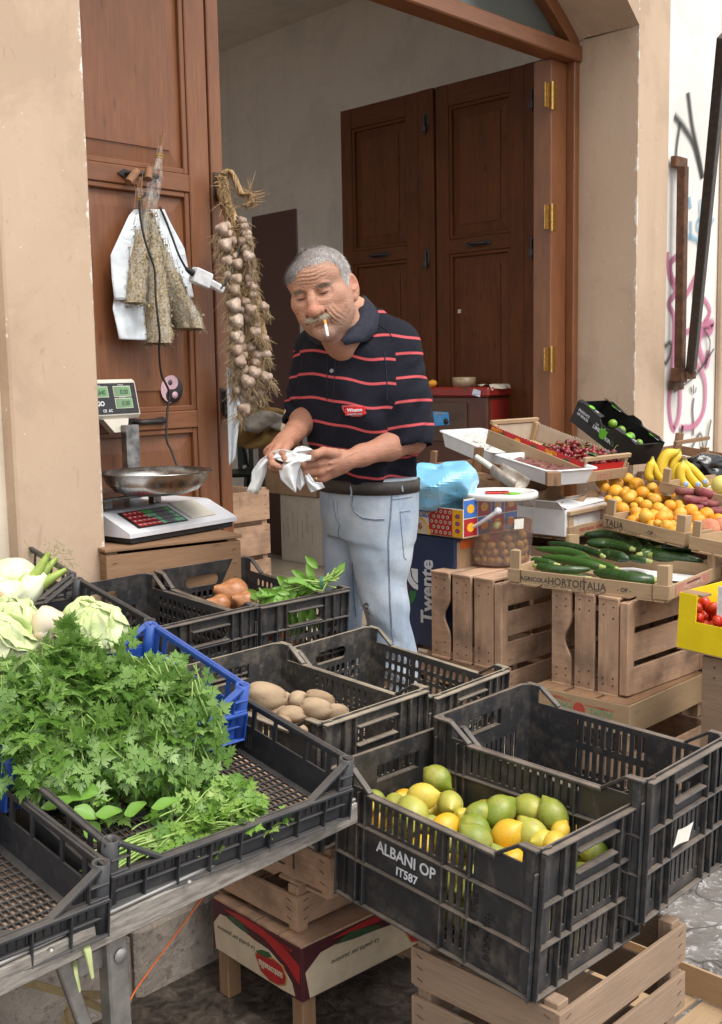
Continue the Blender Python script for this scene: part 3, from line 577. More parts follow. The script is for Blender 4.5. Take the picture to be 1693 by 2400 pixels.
b = MB(); b.obox((.79, 1.262, zt_-.075), (.07, 0, 0), (0, .012, 0), (0, 0, .03)); b.lathe([(0, .004), (.008, .003), (.011, 0)], 10, Matrix.Translation((.848, 1.246, zt_-.06)) @ Matrix.Rotation(R(90), 4, 'X')); tpart(b, 'bracket', M_STEEL, .002)
b = MB(); pts = [at(482, 2094, y=1.30), at(320, 2317, y=1.30), at(285, 2380, y=1.29)]; b.tube(pts, .0016, 6); b.build('orange_cord', pm('orange_plastic', (.62, .13, .02), None, 60, .5)); tag(bpy.data.objects['orange_cord'], 'thin orange cord slanting down under the table edge', 'cord')
# ---------------------------------------------------------------- wooden crates
def board_tray(name, label, group, w, d, hb, hp, mat, post=.028, tb=.006, post_in=True, floor=5, cat='crate', z0=.008):
    """low wooden tray: x = width, y = length; boards hb high, corner posts hp high"""
    t = empty(name, None, label, cat, group)
    for nm, lo, hi in (('end_board', (0, 0, z0), (tb, d, hb)), ('end_board', (w-tb, 0, z0), (w, d, hb)), ('side_board', (tb, 0, z0), (w-tb, tb, hb)), ('side_board', (tb, d-tb, z0), (w-tb, d, hb))):
        b = MB(); b.box(lo, hi); b.build(nm, mat, t, bevel=.001)
    for cx, sx in ((tb, 1), (w-tb, -1)):
        for cy, sy in ((tb, 1), (d-tb, -1)):
            b = MB(); P = [(0, 0), (sx*post, 0), (sx*post, sy*post*.35), (sx*post*.35, sy*post), (0, sy*post)]
            b.prism(P if sx*sy > 0 else P[::-1], (cx, cy, 0), (1, 0, 0), (0, 1, 0), (0, 0, hp)); b.build('corner_post', mat, t, bevel=.001)
    b = MB()
    for i in range(floor): y = tb+(d-2*tb)*(i+.08)/floor; b.box((.001, y, 0), (w-.001, y+(d-2*tb)/floor*.84, .0045))
    b.build('bottom_slats', mat, t)
    return t
def slat_crate(name, label, group, L, W, H, mat, nails=True, bays=3, wavy=True, end_rows=None, hmul=1):
    """crate lying on its side: end panel (vertical slats) at x=0 facing -x, length along +x"""
    t = empty(name, None, label, 'crate', group); tb = .010; g = .016; bw = (W-.03-g*(bays-1))/bays
    for xx in (0, L-tb):
        for i in range(bays):
            b = MB(); y1 = W-(bw+g)*i; y0 = y1-bw
            if wavy and i == 0 and xx == 0:
                out = [(y1, 0), (y1, H)]; out += [(y0, H), (y0, H*.72)] + [(y0+.026*math.sin(q)**2, H*.72-(H*.46)*q/PI) for q in np.linspace(0, PI, 12)] + [(y0, 0)]
                b.prism([(-p[0], p[1]) for p in out], (xx+tb, 0, 0), (0, -1, 0), (0, 0, 1), (-tb, 0, 0))
            else: b.box((xx, y0, 0), (xx+tb, y1, H))
            if nails and xx == 0:
                for zz in (.02, .05, H-.02, H-.05):
                    for f_ in (.25, .75): b.lathe([(0, .0006), (.003, .0004), (.0034, 0)], 6, Matrix.Translation((-.0001, y1-bw*f_, zz+random.uniform(-.008, .008))) @ Matrix.Rotation(-PI/2, 4, 'Y'), 1)
            b.build('slat', [mat, M_IRON], t, bevel=.0015)
    for yy, n in ((0, 3), (W-tb, 3)):
        hh = (H-.02*(n-1))/n
        for i in range(n):
            b = MB(); z0 = i*(hh+.02); b.box((tb+.002, yy, z0), (L-tb-.002, yy+tb, z0+hh)); b.build('board', mat, t, bevel=.0015)
    for i in range(bays):
        for zz in (H-.0005, -.0085):
            b = MB(); y1 = W-(bw+g)*i; b.box((-.004, y1-bw, zz), (L, y1, zz+.009)); b.build('board', mat, t, bevel=.0015)
    for xx in (tb+.001, L-tb-.027):
        for yy in (-.004, W-.028):
            b = MB(); b.box((xx-.012 if yy < 0 and xx < .1 else xx, yy, .004), (xx+.026, yy+.028, H-.003)); b.build('corner_post', mat, t, bevel=.002)
    return t
def box_crate(name, label, group, w, d, H, mat, rows=2, gap=.02):
    """upright crate: corner posts, rows of boards on four sides, slatted bottom"""
    t = empty(name, None, label, 'crate', group); tb = .008; hh = (H-gap*(rows))/rows
    for r in range(rows):
        z0 = gap*.5+r*(hh+gap)
        for lo, hi in (((-tb, 0, z0), (0, d, z0+hh)), ((w, 0, z0), (w+tb, d, z0+hh)), ((-tb, -tb, z0+.002), (w+tb, 0, z0+hh-.001)), ((-tb, d, z0+.002), (w+tb, d+tb, z0+hh-.001))):
            b = MB(); b.box(lo, hi)
            for f in (.2, .5, .8):
                z = z0+hh*f
                if lo[1] == -tb: [b.bar((cx-.006, -tb-.0005, z), (cx+.008, -tb-.0005, z+.004), .002, .0015, (0, 1, 0), 1) for cx in (.015, w-.015)]
                elif hi[0] == 0: [b.bar((-tb-.0005, cy-.006, z), (-tb-.0005, cy+.008, z+.004), .002, .0015, (1, 0, 0), 1) for cy in (.015, d-.015)]
            b.build('board', [mat, M_RUST], t, bevel=.0015)
    for cx in (0, w-.03):
        for cy in (0, d-.03): b = MB(); b.box((cx+.0005, cy+.0005, 0), (cx+.0295, cy+.0295, H)); b.build('corner_post', mat, t, bevel=.002)
    for i in range(4): b = MB(); b.box((.0, d*(i+.1)/4, -.003), (w, d*(i+.9)/4, .003)); b.build('slat', mat, t)
    return t
GW = 'wooden crates stacked under the stall'
INK = pm('grey_stamp_ink', (.10, .10, .11), (.16, .15, .14), 150, .9); INKB = pm('black_ink', (.03, .028, .026), (.08, .07, .06), 220, .85); INKR = pm('red_ink', (.50, .05, .03), (.4, .08, .05), 200, .85); INKG = pm('green_ink', (.16, .27, .14), (.2, .3, .18), 200, .85)
# under the lemon crates
s1 = box_crate('wooden_crate', 'weathered crate with faded 2011 stamp right under the lemon crate', GW, .385, .30, .185, M_GREYW, 2); s1.matrix_world = TR((1.425, .905, .172), R(-2), 0)
text('- 2011 -', .055, (-.0088, .135, .045), (0, -1, 0), (0, 0, 1), INK, s1, sx=1.0)
s2 = box_crate('wooden_crate', 'weathered bottom crate of the stack under the lemons', GW, .385, .30, .165, M_GREYW, 1, .05); s2.matrix_world = TR((1.425, .905, .004), R(-1), 0)
b2 = board_tray('wooden_crate', 'pale printed wooden tray at the foot of the lemon stack', GW, .30, .40, .075, .10, M_PALEW); b2.matrix_world = TR((1.835, .86, .0), R(-3), 0)
text('AGRICOLA HORTOITALIA', .022, (.14, -.0008, .032), (1, 0, 0), (0, 0, 1), INKB, b2)
s3 = box_crate('wooden_crate', 'brown wooden crate hidden under the nearly empty black crate', GW, .28, .40, .38, M_OLD, 3); s3.matrix_world = TR((1.845, .93, .003), R(0), 0); s3.location = (1.86, 1.29, .003)
# under the potato crate: two crates on an upturned printed box
c1 = box_crate('wooden_crate', 'brown slatted crate under the potato crate, stamped 21', GW, .29, .33, .105, M_OLD, 1, .03); c1.matrix_world = TR((1.492, 1.47, .325), R(-3), 0)
text('2 1', .05, (-.0088, .12, .035), (0, -1, 0), (0, 0, 1), INKB, c1)
c2 = box_crate('wooden_crate', 'brown slatted crate standing on the red printed box', GW, .29, .33, .10, M_OLD, 1, .035); c2.matrix_world = TR((1.490, 1.565, .222), R(-4), 0)
M_DARKRED = pm('printed_dark_red', (.055, .012, .016), (.075, .014, .018), 40, .5); M_RED = pm('printed_red', (.42, .022, .022), (.34, .02, .02), 30, .45); M_CREAM = pm('printed_cream', (.60, .50, .36), (.52, .42, .29), 30, .6); M_LEAFG = pm('printed_green', (.045, .10, .035), (.03, .07, .03), 60, .5)
an = empty('printed_fruit_box', None, 'upturned red and cream printed fruit box on wooden legs', 'crate'); W_, D_, H_ = .50, .305, .112
M_ = TR((1.452, 1.518, .108), R(-5), 0)
b = MB(); b.box((0, 0, 0), (.006, D_, H_)); b.box((W_-.006, 0, 0), (W_, D_, H_)); b.box((.006, 0, 0), (W_-.006, .006, H_)); b.box((.006, D_-.006, 0), (W_-.006, D_, H_)); b.build('side_board', M_DARKRED, an, bevel=.001)
b = MB(); 
for i in range(4): b.box((.004, D_*(i+.04)/4, H_-.002), (W_-.004, D_*(i+.96)/4, H_+.005))
b.build('bottom_slats', M_OLD, an)
for cx in (.007, W_-.042):
    for cy in (.007, D_-.042): b = MB(); b.box((cx, cy, -.106), (cx+.035, cy+.035, H_-.004)); b.build('leg', M_RAW, an, bevel=.002)
def decal(parent, name, mat, O, U, V, outline, e=.0007): b = MB(); N = Vector(U).cross(Vector(V)); b.prism(outline, Vector(O)+N*.0003, U, V, N*e); return b.build(name, mat, parent)
arcs = lambda pts: [p for p in pts]
def ell(cx, cy, rx, ry, n=24, a0=0, a1=2*PI): return [(cx+rx*math.cos(a), cy+ry*math.sin(a)) for a in np.linspace(a0, a1, n, endpoint=(a1-a0) < 6.2)]
def face_print(O, U, V, L):
    up = lambda p, e: e
    decal(an, 'print', M_CREAM, O, U, V, [(.012*L/.3, .003), (L*.80, .003), (L*.93, .006), (L*.90, .03), (L*.80, .055), (L*.66, .072), (L*.5, .075), (L*.36, .082), (L*.22, .092), (L*.1, .088), (.02*L, .06)])
    decal(an, 'print', M_RED, O, U, V, [(L*.40, .0965), (L*.62, .092), (L*.86, .062), (L*.98, .035), (L*.985, .075), (L*.80, .1), (L*.55, .111), (L*.3, .111), (L*.16, .105)])
    decal(an, 'leaf_print', M_LEAFG, O, U, V, [(L*.18, .090), (L*.28, .084), (L*.40, .080), (L*.44, .084), (L*.36, .096), (L*.26, .103)], .001)
    # logo and slogan stand upside down like the box
    q = Vector(O)+Vector(U)*L*.68+Vector(V)*.034; k = [(-.062, .010), (-.05, .022), (-.02, .018), (.01, .024), (.045, .020), (.062, .002), (.055, -.016), (.03, -.024), (-.005, -.026), (-.04, -.018)]
    g = L/.305 if L < .4 else 1.0
    decal(an, 'logo', pm('gold_print', (.42, .27, .10), None, 60), q, U, V, [(x*1.1*.8, y*1.12) for x, y in k], .0012); N = Vector(U).cross(Vector(V))
    decal(an, 'logo', M_RED, q+N*.001, U, V, [(x*.8, y) for x, y in k], .0012); decal(an, 'leaf_print', M_LEAFG, q+N*.0012, U, V, [(-.05, .020), (-.03, .030), (-.005, .034), (.005, .028), (-.01, .020), (-.03, .018)], .0012)
    text('antonella', .022, q+N*.0030+Vector(V)*.006, -Vector(U), -Vector(V), M_CREAM, an, bold=.0005); text('La qualità per passione', .0145, Vector(O)+Vector(U)*L*.29+Vector(V)*.060+N*.0012, -Vector(U), -Vector(V), INKB, an, shear=.35)
    text('39 0373', .010, Vector(O)+Vector(U)*L*.86+Vector(V)*.104+N*.0012, -Vector(U), -Vector(V), M_RED, an)
face_print((0, D_, 0), (0, -1, 0), (0, 0, 1), D_); face_print((W_, 0, 0), (-1, 0, 0), (0, 0, 1), W_) if 0 else face_print((0, 0, 0), (1, 0, 0), (0, 0, 1), W_)
an.matrix_world = M_
# hidden supports under the other black crates
for loc, w, d, H, lab in (((1.95, 1.60, .162), .26, .38, .185, 'brown crate hidden under the empty dusty black crate'), ((1.87, 2.10, .162), .26, .38, .33, 'brown crate hidden under the basil crate'), ((1.57, 2.12, .162), .24, .36, .33, 'brown crate hidden under the empty black crate by the cabbages')):
    c = box_crate('wooden_crate', lab, GW, w, d, H, M_OLD, 2); c.matrix_world = TR(loc)
sc = box_crate('wooden_crate', 'knotty brown wooden crate carrying the scale', GW, .40, .36, .30, M_RAW, 2, .016); p0 = at(258, 1284, z=.888); p1 = at(590, 1247, z=.888)
SY = math.atan2(p1.y-p0.y, p1.x-p0.x); sc.matrix_world = TR((p0.x, p0.y+.012, .575), SY, 0); sc2 = box_crate('wooden_crate', 'second wooden crate underneath the crate with the scale', GW, .40, .36, .40, M_OLD, 3); sc2.matrix_world = TR((p0.x, p0.y+.012, .166), SY, 0)
b = MB(); b.box((-.012, -.012, .300), (.412, .372, .309)); b.build('lid_board', M_RAW, sc, bevel=.001)
# ---------------------------------------------------------------- right-hand stall: crates and boxes
card = lambda name, c, c2=None, r=.7: pm(name, c, c2, 14, r, .05, 200)
M_CARD = card('brown_cardboard', (.33, .21, .115), (.27, .165, .09)); M_WCARD = card('white_cardboard', (.74, .74, .75), (.66, .64, .62)); M_YEL = card('yellow_print', (.80, .62, .012), (.74, .56, .01), .4)
M_NAVY = card('navy_print', (.012, .028, .075), (.016, .034, .085), .45); M_BLKC = card('black_print', (.012, .013, .012), (.018, .018, .017), .35); M_LIMEG = pm('lime_green_print', (.16, .55, .03), None, 90, .5)
def open_box(name, label, cat, w, d, h, mats, t_=.004, walls=None, group=None):
    """cardboard box without lid: walls 'l','r','f','b' with their own heights"""
    t = empty(name, None, label, cat, group); hh = dict(l=h, r=h, f=h, b=h); hh.update(walls or {})
    b = MB(); b.box((0, 0, 0), (w, d, t_), 1); b.box((0, 0, t_), (t_, d, hh['l']), 0); b.box((w-t_, 0, t_), (w, d, hh['r']), 0); b.box((t_, 0, t_), (w-t_, t_, hh['f']), 0); b.box((t_, d-t_, t_), (w-t_, d, hh['b']), 0)
    b.build('carton', mats, t); return t
wr = slat_crate('slatted_crate', 'brown crate on its side under the zucchini tray', GW, .46, .275, .292, M_OLD); wr.matrix_world = TR((2.945, 1.64, .364), R(-4))
wl_ = slat_crate('slatted_crate', 'brown crate on its side under the olive bucket', GW, .46, .30, .286, M_OLD); wl_.matrix_world = TR((2.945, 2.10, .374), R(-3))
c = box_crate('wooden_crate', 'dark wooden crate underneath the crate with the olive bucket', GW, .48, .34, .21, M_OLD, 2); c.matrix_world = TR((2.965, 2.09, .161), R(-2))
ag = board_tray('wooden_tray', 'upturned pale wooden tray with green and red print under the slatted crate', GW, .48, .345, .092, .005, M_PALEW, z0=.0); ag.matrix_world = TR((2.885, 1.595, .268), R(-1))
b = MB()
for i in range(3): b.box((.002, .345*(i+.06)/3, .085), (.478, .345*(i+.94)/3, .0935))
b.build('bottom_slats', M_RAW, ag)
for x_, y_ in ((.006, .010), (.45, .010), (.006, .31)): b = MB(); b.box((x_, y_, -.05), (x_+.024, y_+.02, .0)); b.build('corner_post', M_PALEW, ag)
text('AGRI', .034, (-.0006, .055, .062), (0, 1, 0), (0, 0, -1), INKG, ag, align='LEFT', bold=.0006); text('PACK', .034, (-.0006, .195, .062), (0, 1, 0), (0, 0, -1), INKG, ag, align='LEFT', bold=.0006)
o = decal(ag, 'print', INKR, (0, .172, .050), (0, -1, 0), (0, 0, 1), ell(0, 0, .021, .021)); text('A VISTA', .010, (-.0006, .07, .070), (0, 1, 0), (0, 0, -1), INKR, ag, align='LEFT'); text('ITALIA 500', .012, (-.0006, .23, .079), (0, 1, 0), (0, 0, -1), INKR, ag, align='LEFT')
decal(ag, 'print', INKR, (0, 0, 0), (0, -1, 0), (0, 0, 1), [(-.15, .0665), (-.05, .0665), (-.05, .0678), (-.15, .0678)]); decal(ag, 'print', INKR, (0, 0, 0), (0, -1, 0), (0, 0, 1), [(-.31, .0735), (-.2, .0695), (-.2, .0708), (-.31, .0748)])
c = box_crate('wooden_crate', 'dark low crate on the street under the printed tray', GW, .46, .33, .2, M_OLD, 2); c.matrix_world = TR((2.93, 1.60, .004), R(-2))
# zucchini tray
zb_ = CAMZ-.700
zu = board_tray('wooden_tray', 'pale wooden tray of zucchini stamped with a farm name', 'wooden fruit trays on the stall', .43, .54, .05, .108, M_PALEW, post=.034); ZUM = TR((2.975, 1.522, zb_+.003), R(5), R(.4)); zu.matrix_world = ZUM
tl = lambda s, y, z, sz, p, m=INKB, **k: text(s, sz, (-.0006, y, z), (0, -1, 0), (0, 0, 1), m, p, align='LEFT', **k)
tl('AGRICOLA', .494, .018, .0185, zu, bold=.0003, sx=1.08); tl('HORTOITALIA', .395, .014, .033, zu, sx=.92, bold=.0002); tl('- OP -', .162, .018, .018, zu, bold=.0003); tl('via Paolo Canali 1 - 40127 Bologna - Italy - Tel. 051/2862321-22', .42, .006, .0085, zu)
decal(zu, 'print', card('faded_red_label', (.42, .17, .13), (.5, .25, .18)), (.05, 0, .014), (1, 0, 0), (0, 0, 1), [(0, 0), (.27, 0), (.27, .031), (0, .031)])
text('AGRICOLA HORTOITALIA OP', .008, (.19, -.0016, .036), (1, 0, 0), (0, 0, 1), INKB, zu); text('FONDO DI SAN PIETRO', .014, (.19, -.0016, .021), (1, 0, 0), (0, 0, 1), M_CREAM, zu)
b = MB()
for y in (.05, .27, .49): b.tube([(-.003, y, .05), (-.003, y, .012), (-.001, y-.006, -.004)], .0012, 5)
b.build('wire', M_RUST, zu)
b = MB(); b.grid([[(.28+.12*i/5, .06+.28*j/5, .012+.006*math.sin(i*2.1+j)*math.cos(j*1.7)) for j in range(6)] for i in range(6)]); tag(b.build('paper_liner', M_WCARD, M=ZUM), 'white paper lining the corner of the zucchini tray', 'paper')
# apricot tray
AP = Vector((3.370, 1.672, CAMZ-.55)); apM = TR(AP, R(-11), R(5), .05)
ap = board_tray('wooden_tray', 'wooden tray heaped with apricots behind the zucchini', 'wooden fruit trays on the stall', .42, .345, .05, .104, M_PALEW, post=.034); ap.matrix_world = apM
tl('TALIA', .335, .014, .033, ap, sx=.92, bold=.0002); tl('- OP -', .160, .018, .018, ap, bold=.0003); tl('40127 Bologna - Italy - Tel. 051/2862321-22', .33, .006, .0085, ap)
c = box_crate('wooden_crate', 'plain crate hidden under the apricot tray', GW, .36, .32, .55, M_OLD, 3); c.matrix_world = TR((3.43, 1.70, .16), R(-11))
pt = board_tray('wooden_tray', 'wooden tray of peaches right of the apricots', 'wooden fruit trays on the stall', .40, .40, .05, .10, M_PALEW, post=.03); ptM = TR(Vector((3.36, 1.655, CAMZ-.555)), R(-11), R(3), .05) @ Matrix.Translation((0, -.405, 0)); pt.matrix_world = ptM
c = box_crate('wooden_crate', 'plain crate hidden under the peach tray', GW, .36, .36, .55, M_OLD, 3); c.matrix_world = TR((3.37, 1.27, .16), R(-11))
# red-lettered tray carrying the torn white box
rt = board_tray('wooden_tray', 'wooden tray with red stamped lettering behind the olive bucket', 'wooden fruit trays on the stall', .34, .32, .052, .105, M_PALEW, post=.034); RTM = TR((3.60, 2.25, CAMZ-.657), R(2), R(1)); rt.matrix_world = RTM
text('PESO ORIGINE  Gr.500  SC ±15%', .018, (.20, -.0007, .026), (1, 0, 0), (0, 0, 1), INKR, rt); 
b = MB(); b.box((.0, -.002, .095), (.34, .012, .110)); b.build('handle_bar', M_PALEW, rt, bevel=.001)
c = box_crate('wooden_crate', 'plain crate hidden under the red-lettered tray', GW, .32, .30, .52, M_OLD, 3); c.matrix_world = TR((3.61, 2.265, .16), R(3))
wb = empty('torn_white_box', None, 'torn white cardboard box with dirty flaps behind the olive bucket', 'box')
b = MB(); w, d, h = .36, .30, .10
b.box((0, 0, 0), (w, d, .004)); b.box((0, 0, .004), (.004, d, h)); b.box((w-.004, 0, .004), (w, d, h-.02)); b.box((.004, 0, .004), (w-.004, .004, h)); b.box((.004, d-.004, .004), (w-.004, d, h+.03)); b.build('carton', M_WCARD, wb)
b = MB(); b.obox((0, .004, h), (0, d*.42, 0), (-.05, 0, .035), (0, 0, .003)); b.obox((.02, 0, h), (w*.9, 0, .005), (0, .07, .022), (0, 0, .003)); b.build('flap', M_WCARD, wb)
b = MB(); P = [[(.03+.30*i/9+.006*math.sin(j*2), .20+.02*math.sin(i*1.3)+.03*j/4*math.sin(i*.8), h-.01+.055*j/4*(1-.35*math.sin(i*.7+.5))) for j in range(5)] for i in range(10)]; b.grid(P, 0, False); b.grid([[(x+.02, y-.16, z-.012) for x, y, z in r] for r in P], 0, False); b.build('torn_flap', M_CARD, wb)
b = MB(); b.prism([(.10, .03), (.16, .03), (.16, .085), (.10, .085)], (0, -.0006, 0), (1, 0, 0), (0, 0, 1), (0, -.001, 0)); b.build('flap', M_WCARD, wb, bevel=.004)
text('EXTRA', .014, (.1, -.0008+.03, h+.012), (1, 0, 0), (0, .8, .3), INKB, wb)
WBM = TR((3.585, 2.262, CAMZ-.640), R(3), R(1)); wb.matrix_world = WBM
sc_ = empty('scoop', None, 'used white plastic scoop lying in the torn white box', 'scoop')
b = MB(); h0, h1 = at(1116, 1070, d=4.25), at(1166, 1105, d=4.2); b.tube([h0, h0*.5+h1*.5, h1], [.010, .011, .012], 10); b.build('handle', pm('white_pvc', (.72, .69, .60), (.6, .56, .48), 40, .5), sc_)
b = MB(); a, e = at(1160, 1100, d=4.2), at(1222, 1140, d=4.13); ax = (e-a).normalized(); sd = ax.cross(Vector((0, 0, 1))).normalized(); up = sd.cross(ax)
rows = [[tuple(a+(e-a)*t+sd*(.045*math.cos(q)*(1-.35*(1-t)**2)) - up*(.035*math.sin(q))+up*.012) for q in np.linspace(-.4, PI+.4, 11)] for t in np.linspace(0, 1, 6)]
b.grid(rows); o = b.build('bowl', pm('dirty_plastic', (.50, .47, .42), (.28, .2, .14), 25, .4), sc_); m = o.modifiers.new('s', 'SOLIDIFY'); m.thickness = .002
b = MB(); q = at(1300, 1125, d=4.05); b.box((-.03, -.02, -.02), (.03, .03, .03), M=Matrix.Translation(q) @ Matrix.Rotation(R(40), 4, 'Z')); tag(b.build('wood_block', M_RAW, bevel=.002), 'small brown wood block on the rim behind the bucket', 'wood block')
# ---------------------------------------------------------------- blue-black box and tiled carton left of the bucket
tw = empty('fruit_carton', None, 'dark blue standing carton printed Twente beside the slatted crate', 'box')
b = MB(); b.box((0, 0, 0), (.28, .36, .40)); b.build('carton', M_NAVY, tw, bevel=.003)
b = MB(); b.box((.012, -.0015, .01), (.27, 0, .385)); b.build('side_panel', M_CARD, tw); b = MB(); b.box((.03, -.0028, .36), (.26, -.0016, .39)); b.build('print', pm('orange_print', (.62, .12, .02), None, 30), tw)
text('Twente', .080, (-.0008, .100, .085), (0, 0, 1), (0, 1, 0), card('white_print', (.62, .65, .68), (.5, .53, .57), .5), tw, align='LEFT', bold=.0022, sx=.92)
q = (-.0, .205, .19); decal(tw, 'logo', pm('logo_red', (.45, .02, .025), None, 60), q, (0, -1, 0), (0, 0, 1), ell(-.035, .01, .024, .024))
decal(tw, 'logo', pm('logo_green', (.03, .17, .05), None, 60), q, (0, -1, 0), (0, 0, 1), ell(-.030, .004, .058, .058, 14, -PI/2, 0)+[(.002, .004), (-.006, -.012), (-.018, -.022), (-.030, -.026)])
decal(tw, 'logo', M_WHITEINK, q, (0, -1, 0), (0, 0, 1), ell(.036, .085, .060, .075, 14, PI, 1.5*PI)+[(.036, .028), (.02, .036), (.004, .055), (-.002, .085)]); decal(tw, 'logo', M_WHITEINK, q, (0, -1, 0), (0, 0, 1), [(.004, .085)]+ell(.036, .085, .030, .050, 10, PI, 1.5*PI)[1:]+[(.036, .085)])
tw.matrix_world = TR((3.02, 2.345, .375), R(-2)); c = box_crate('wooden_crate', 'dark crate hidden under the blue carton', GW, .27, .34, .2, M_OLD, 2); c.matrix_world = TR((3.03, 2.45, .16), R(-2))
si = open_box('tiled_carton', 'carton printed with red, blue and yellow tile patterns under the blue bag', 'box', .30, .40, .10, [card('cream_print', (.72, .68, .60)), M_CARD], walls=dict(f=.135))
M_TRED = pm('tile_red', (.40, .012, .02), None, 80); M_TBLUE = pm('tile_blue', (.03, .12, .42), (.05, .17, .5), 80); M_TYEL = pm('tile_yellow', (.80, .42, .015), (.72, .34, .01), 80)
L_ = lambda name, m, pts, e=.0006: decal(si, name, m, (0, .40, 0), (0, -1, 0), (0, 0, 1), pts, e)
rect = lambda a, b_, c_, d_: [(a, b_), (c_, b_), (c_, d_), (a, d_)]
L_('print', M_TRED, rect(.245, .004, .352, .097)); L_('print', M_TYEL, rect(.353, .004, .399, .097)); L_('print', M_TBLUE, rect(.02, .06, .244, .085)); L_('print', M_TRED, rect(.02, .086, .244, .097))
for i in range(5):
    for j in range(5): x, y = .258+.021*i+(.0105 if j % 2 else 0), .014+.018*j; (L_('print', M_CREAM, ell(x, y, .0062, .0062, 10), .0012), L_('print', M_DARKRED, ell(x, y, .003, .003, 8), .0016)) if x < .348 else 0
for i in range(9): x = .035+.025*i; L_('print', M_CREAM, [(x-.009, .062), (x, .082), (x+.009, .062), (x, .068)], .0012); L_('print', M_CREAM, ell(x, .0915, .004, .004, 8), .0012); L_('print', M_TYEL, ell(x+.0125, .076, .004, .005, 8), .0012)
L_('print', M_TYEL, ell(.135, .0, .118, .074, 24, 0, PI), .0015); L_('print', M_CREAM, ell(.135, .0, .111, .068, 24, 0, PI), .0019)
for i in range(3): L_('print', M_TRED, ell(.376, .025+.025*i, .011, .008, 10), .001); L_('print', M_TBLUE, ell(.376, .025+.025*i, .006, .004, 8), .0015)
def sil(s, sz, y, m, arc=None, x=.135, sh=.3): return text(s, sz, (-.0028, .40-x, y), (0, -1, 0), (0, 0, 1), m, si, shear=sh, bold=.0004, arc=arc)
sil('Sicilia Bedda', .031, .036, M_TRED, .13); sil('ortaggi', .026, .016, M_LEAFG)
for i in range(4):
    for j in range(2): decal(si, 'print', M_TBLUE if (i+j) % 2 else M_TRED, (0, 0, 0), (1, 0, 0), (0, 0, 1), rect(.004+.074*i, .006+.064*j, .074+.074*i, .066+.064*j)); decal(si, 'print', M_TYEL, (0, 0, 0), (1, 0, 0), (0, 0, 1), ell(.039+.074*i, .036+.064*j, .02, .016, 8), .0012)
si.matrix_world = TR((3.01, 2.30, .779), R(-3), R(.5))
# blue plastic bag crumpled in it
M_BAG = (lambda s: (s.b.inputs['Transmission Weight'].__setattr__('default_value', .15), s.b.inputs['Subsurface Weight'].__setattr__('default_value', .25), s.b.inputs['Subsurface Radius'].__setattr__('default_value', (.02, .03, .04)), s.out(s.mix(s.noise(s.co(), 20), (.16, .52, .80), (.30, .66, .90)), .35))[-1])(Sh('blue_film'))
def crumple(name, label, cat, c, r, mat, seed, facets=60, amp=.22, group=None, M=None):
    """film bunched into folds: ridges at several scales pushed out of a blob"""
    rg = np.random.default_rng(seed); n1, n2 = 80, 48; W = []
    for n_, a_ in ((13, .55), (46, .32)): q_ = rg.normal(size=(n_, 3)); W.append((q_/np.linalg.norm(q_, axis=1)[:, None], a_))
    b = MB(); rows = []
    for i in range(n1):
        row = []
        for j in range(n2):
            th, ph = 2*PI*i/n1, PI*(j+.02)/(n2-1+.04); v = np.array([math.cos(th)*math.sin(ph), math.sin(th)*math.sin(ph), math.cos(ph)])
            rr = .74+amp*sum(a_*np.min(np.linalg.norm(q_-v, axis=1))*2.2 for q_, a_ in W); row.append((c[0]+r[0]*v[0]*rr, c[1]+r[1]*v[1]*rr, c[2]+r[2]*v[2]*rr))
        rows.append(row)
    b.grid(rows, 0, False, closeu=True); return tag(b.build(name, mat, M=M), label, cat, group)
q = at(1036, 1142, d=3.98); crumple('plastic_bag', 'crumpled light blue plastic bag stuffed in the tiled carton', 'bag', q, (.135, .13, .092), M_BAG, 4, 46, .45)
# ---------------------------------------------------------------- yellow tomato box and its plank stand
ye = open_box('tomato_carton', 'bright yellow carton of cherry tomatoes at the right edge', 'box', .34, .40, .16, [M_YEL, M_CARD], walls=dict(l=.085, r=.13, f=.11, b=.16)); YEM = TR((2.80, 1.03, .557), R(-6), R(2)); ye.matrix_world = YEM
b = MB(); b.box((0, .345, .085), (.004, .399, .160)); b.build('corner_flap', M_YEL, ye); b = MB(); b.box((.006, .33, .155), (.05, .397, .161)); b.build('torn_edge', M_CARD, ye)
decal(ye, 'print', pm('orange_oval', (.55, .09, .01), (.75, .3, .02), 14), (0, .22, .0), (0, -1, 0), (0, 0, 1), ell(.06, .012, .098, .058, 20, 0, PI)); text('Gelo', .036, (-.001, .225, .042), (0, -1, 0), (0, 0, 1), M_YEL, ye, align='LEFT', shear=.3, bold=.0012)
ps = slat_crate('slatted_crate', 'weathered upright crate with a wavy slat under the yellow carton', GW, .36, .34, .545, M_GREYW, bays=2); ps.matrix_world = TR((2.83, 1.02, .004), R(-5))
b = MB(); b.box((.03, .20, .10), (.033, .30, .19)); b.build('price_card', pm('white_card', (.78, .78, .78), None, 30), ye)
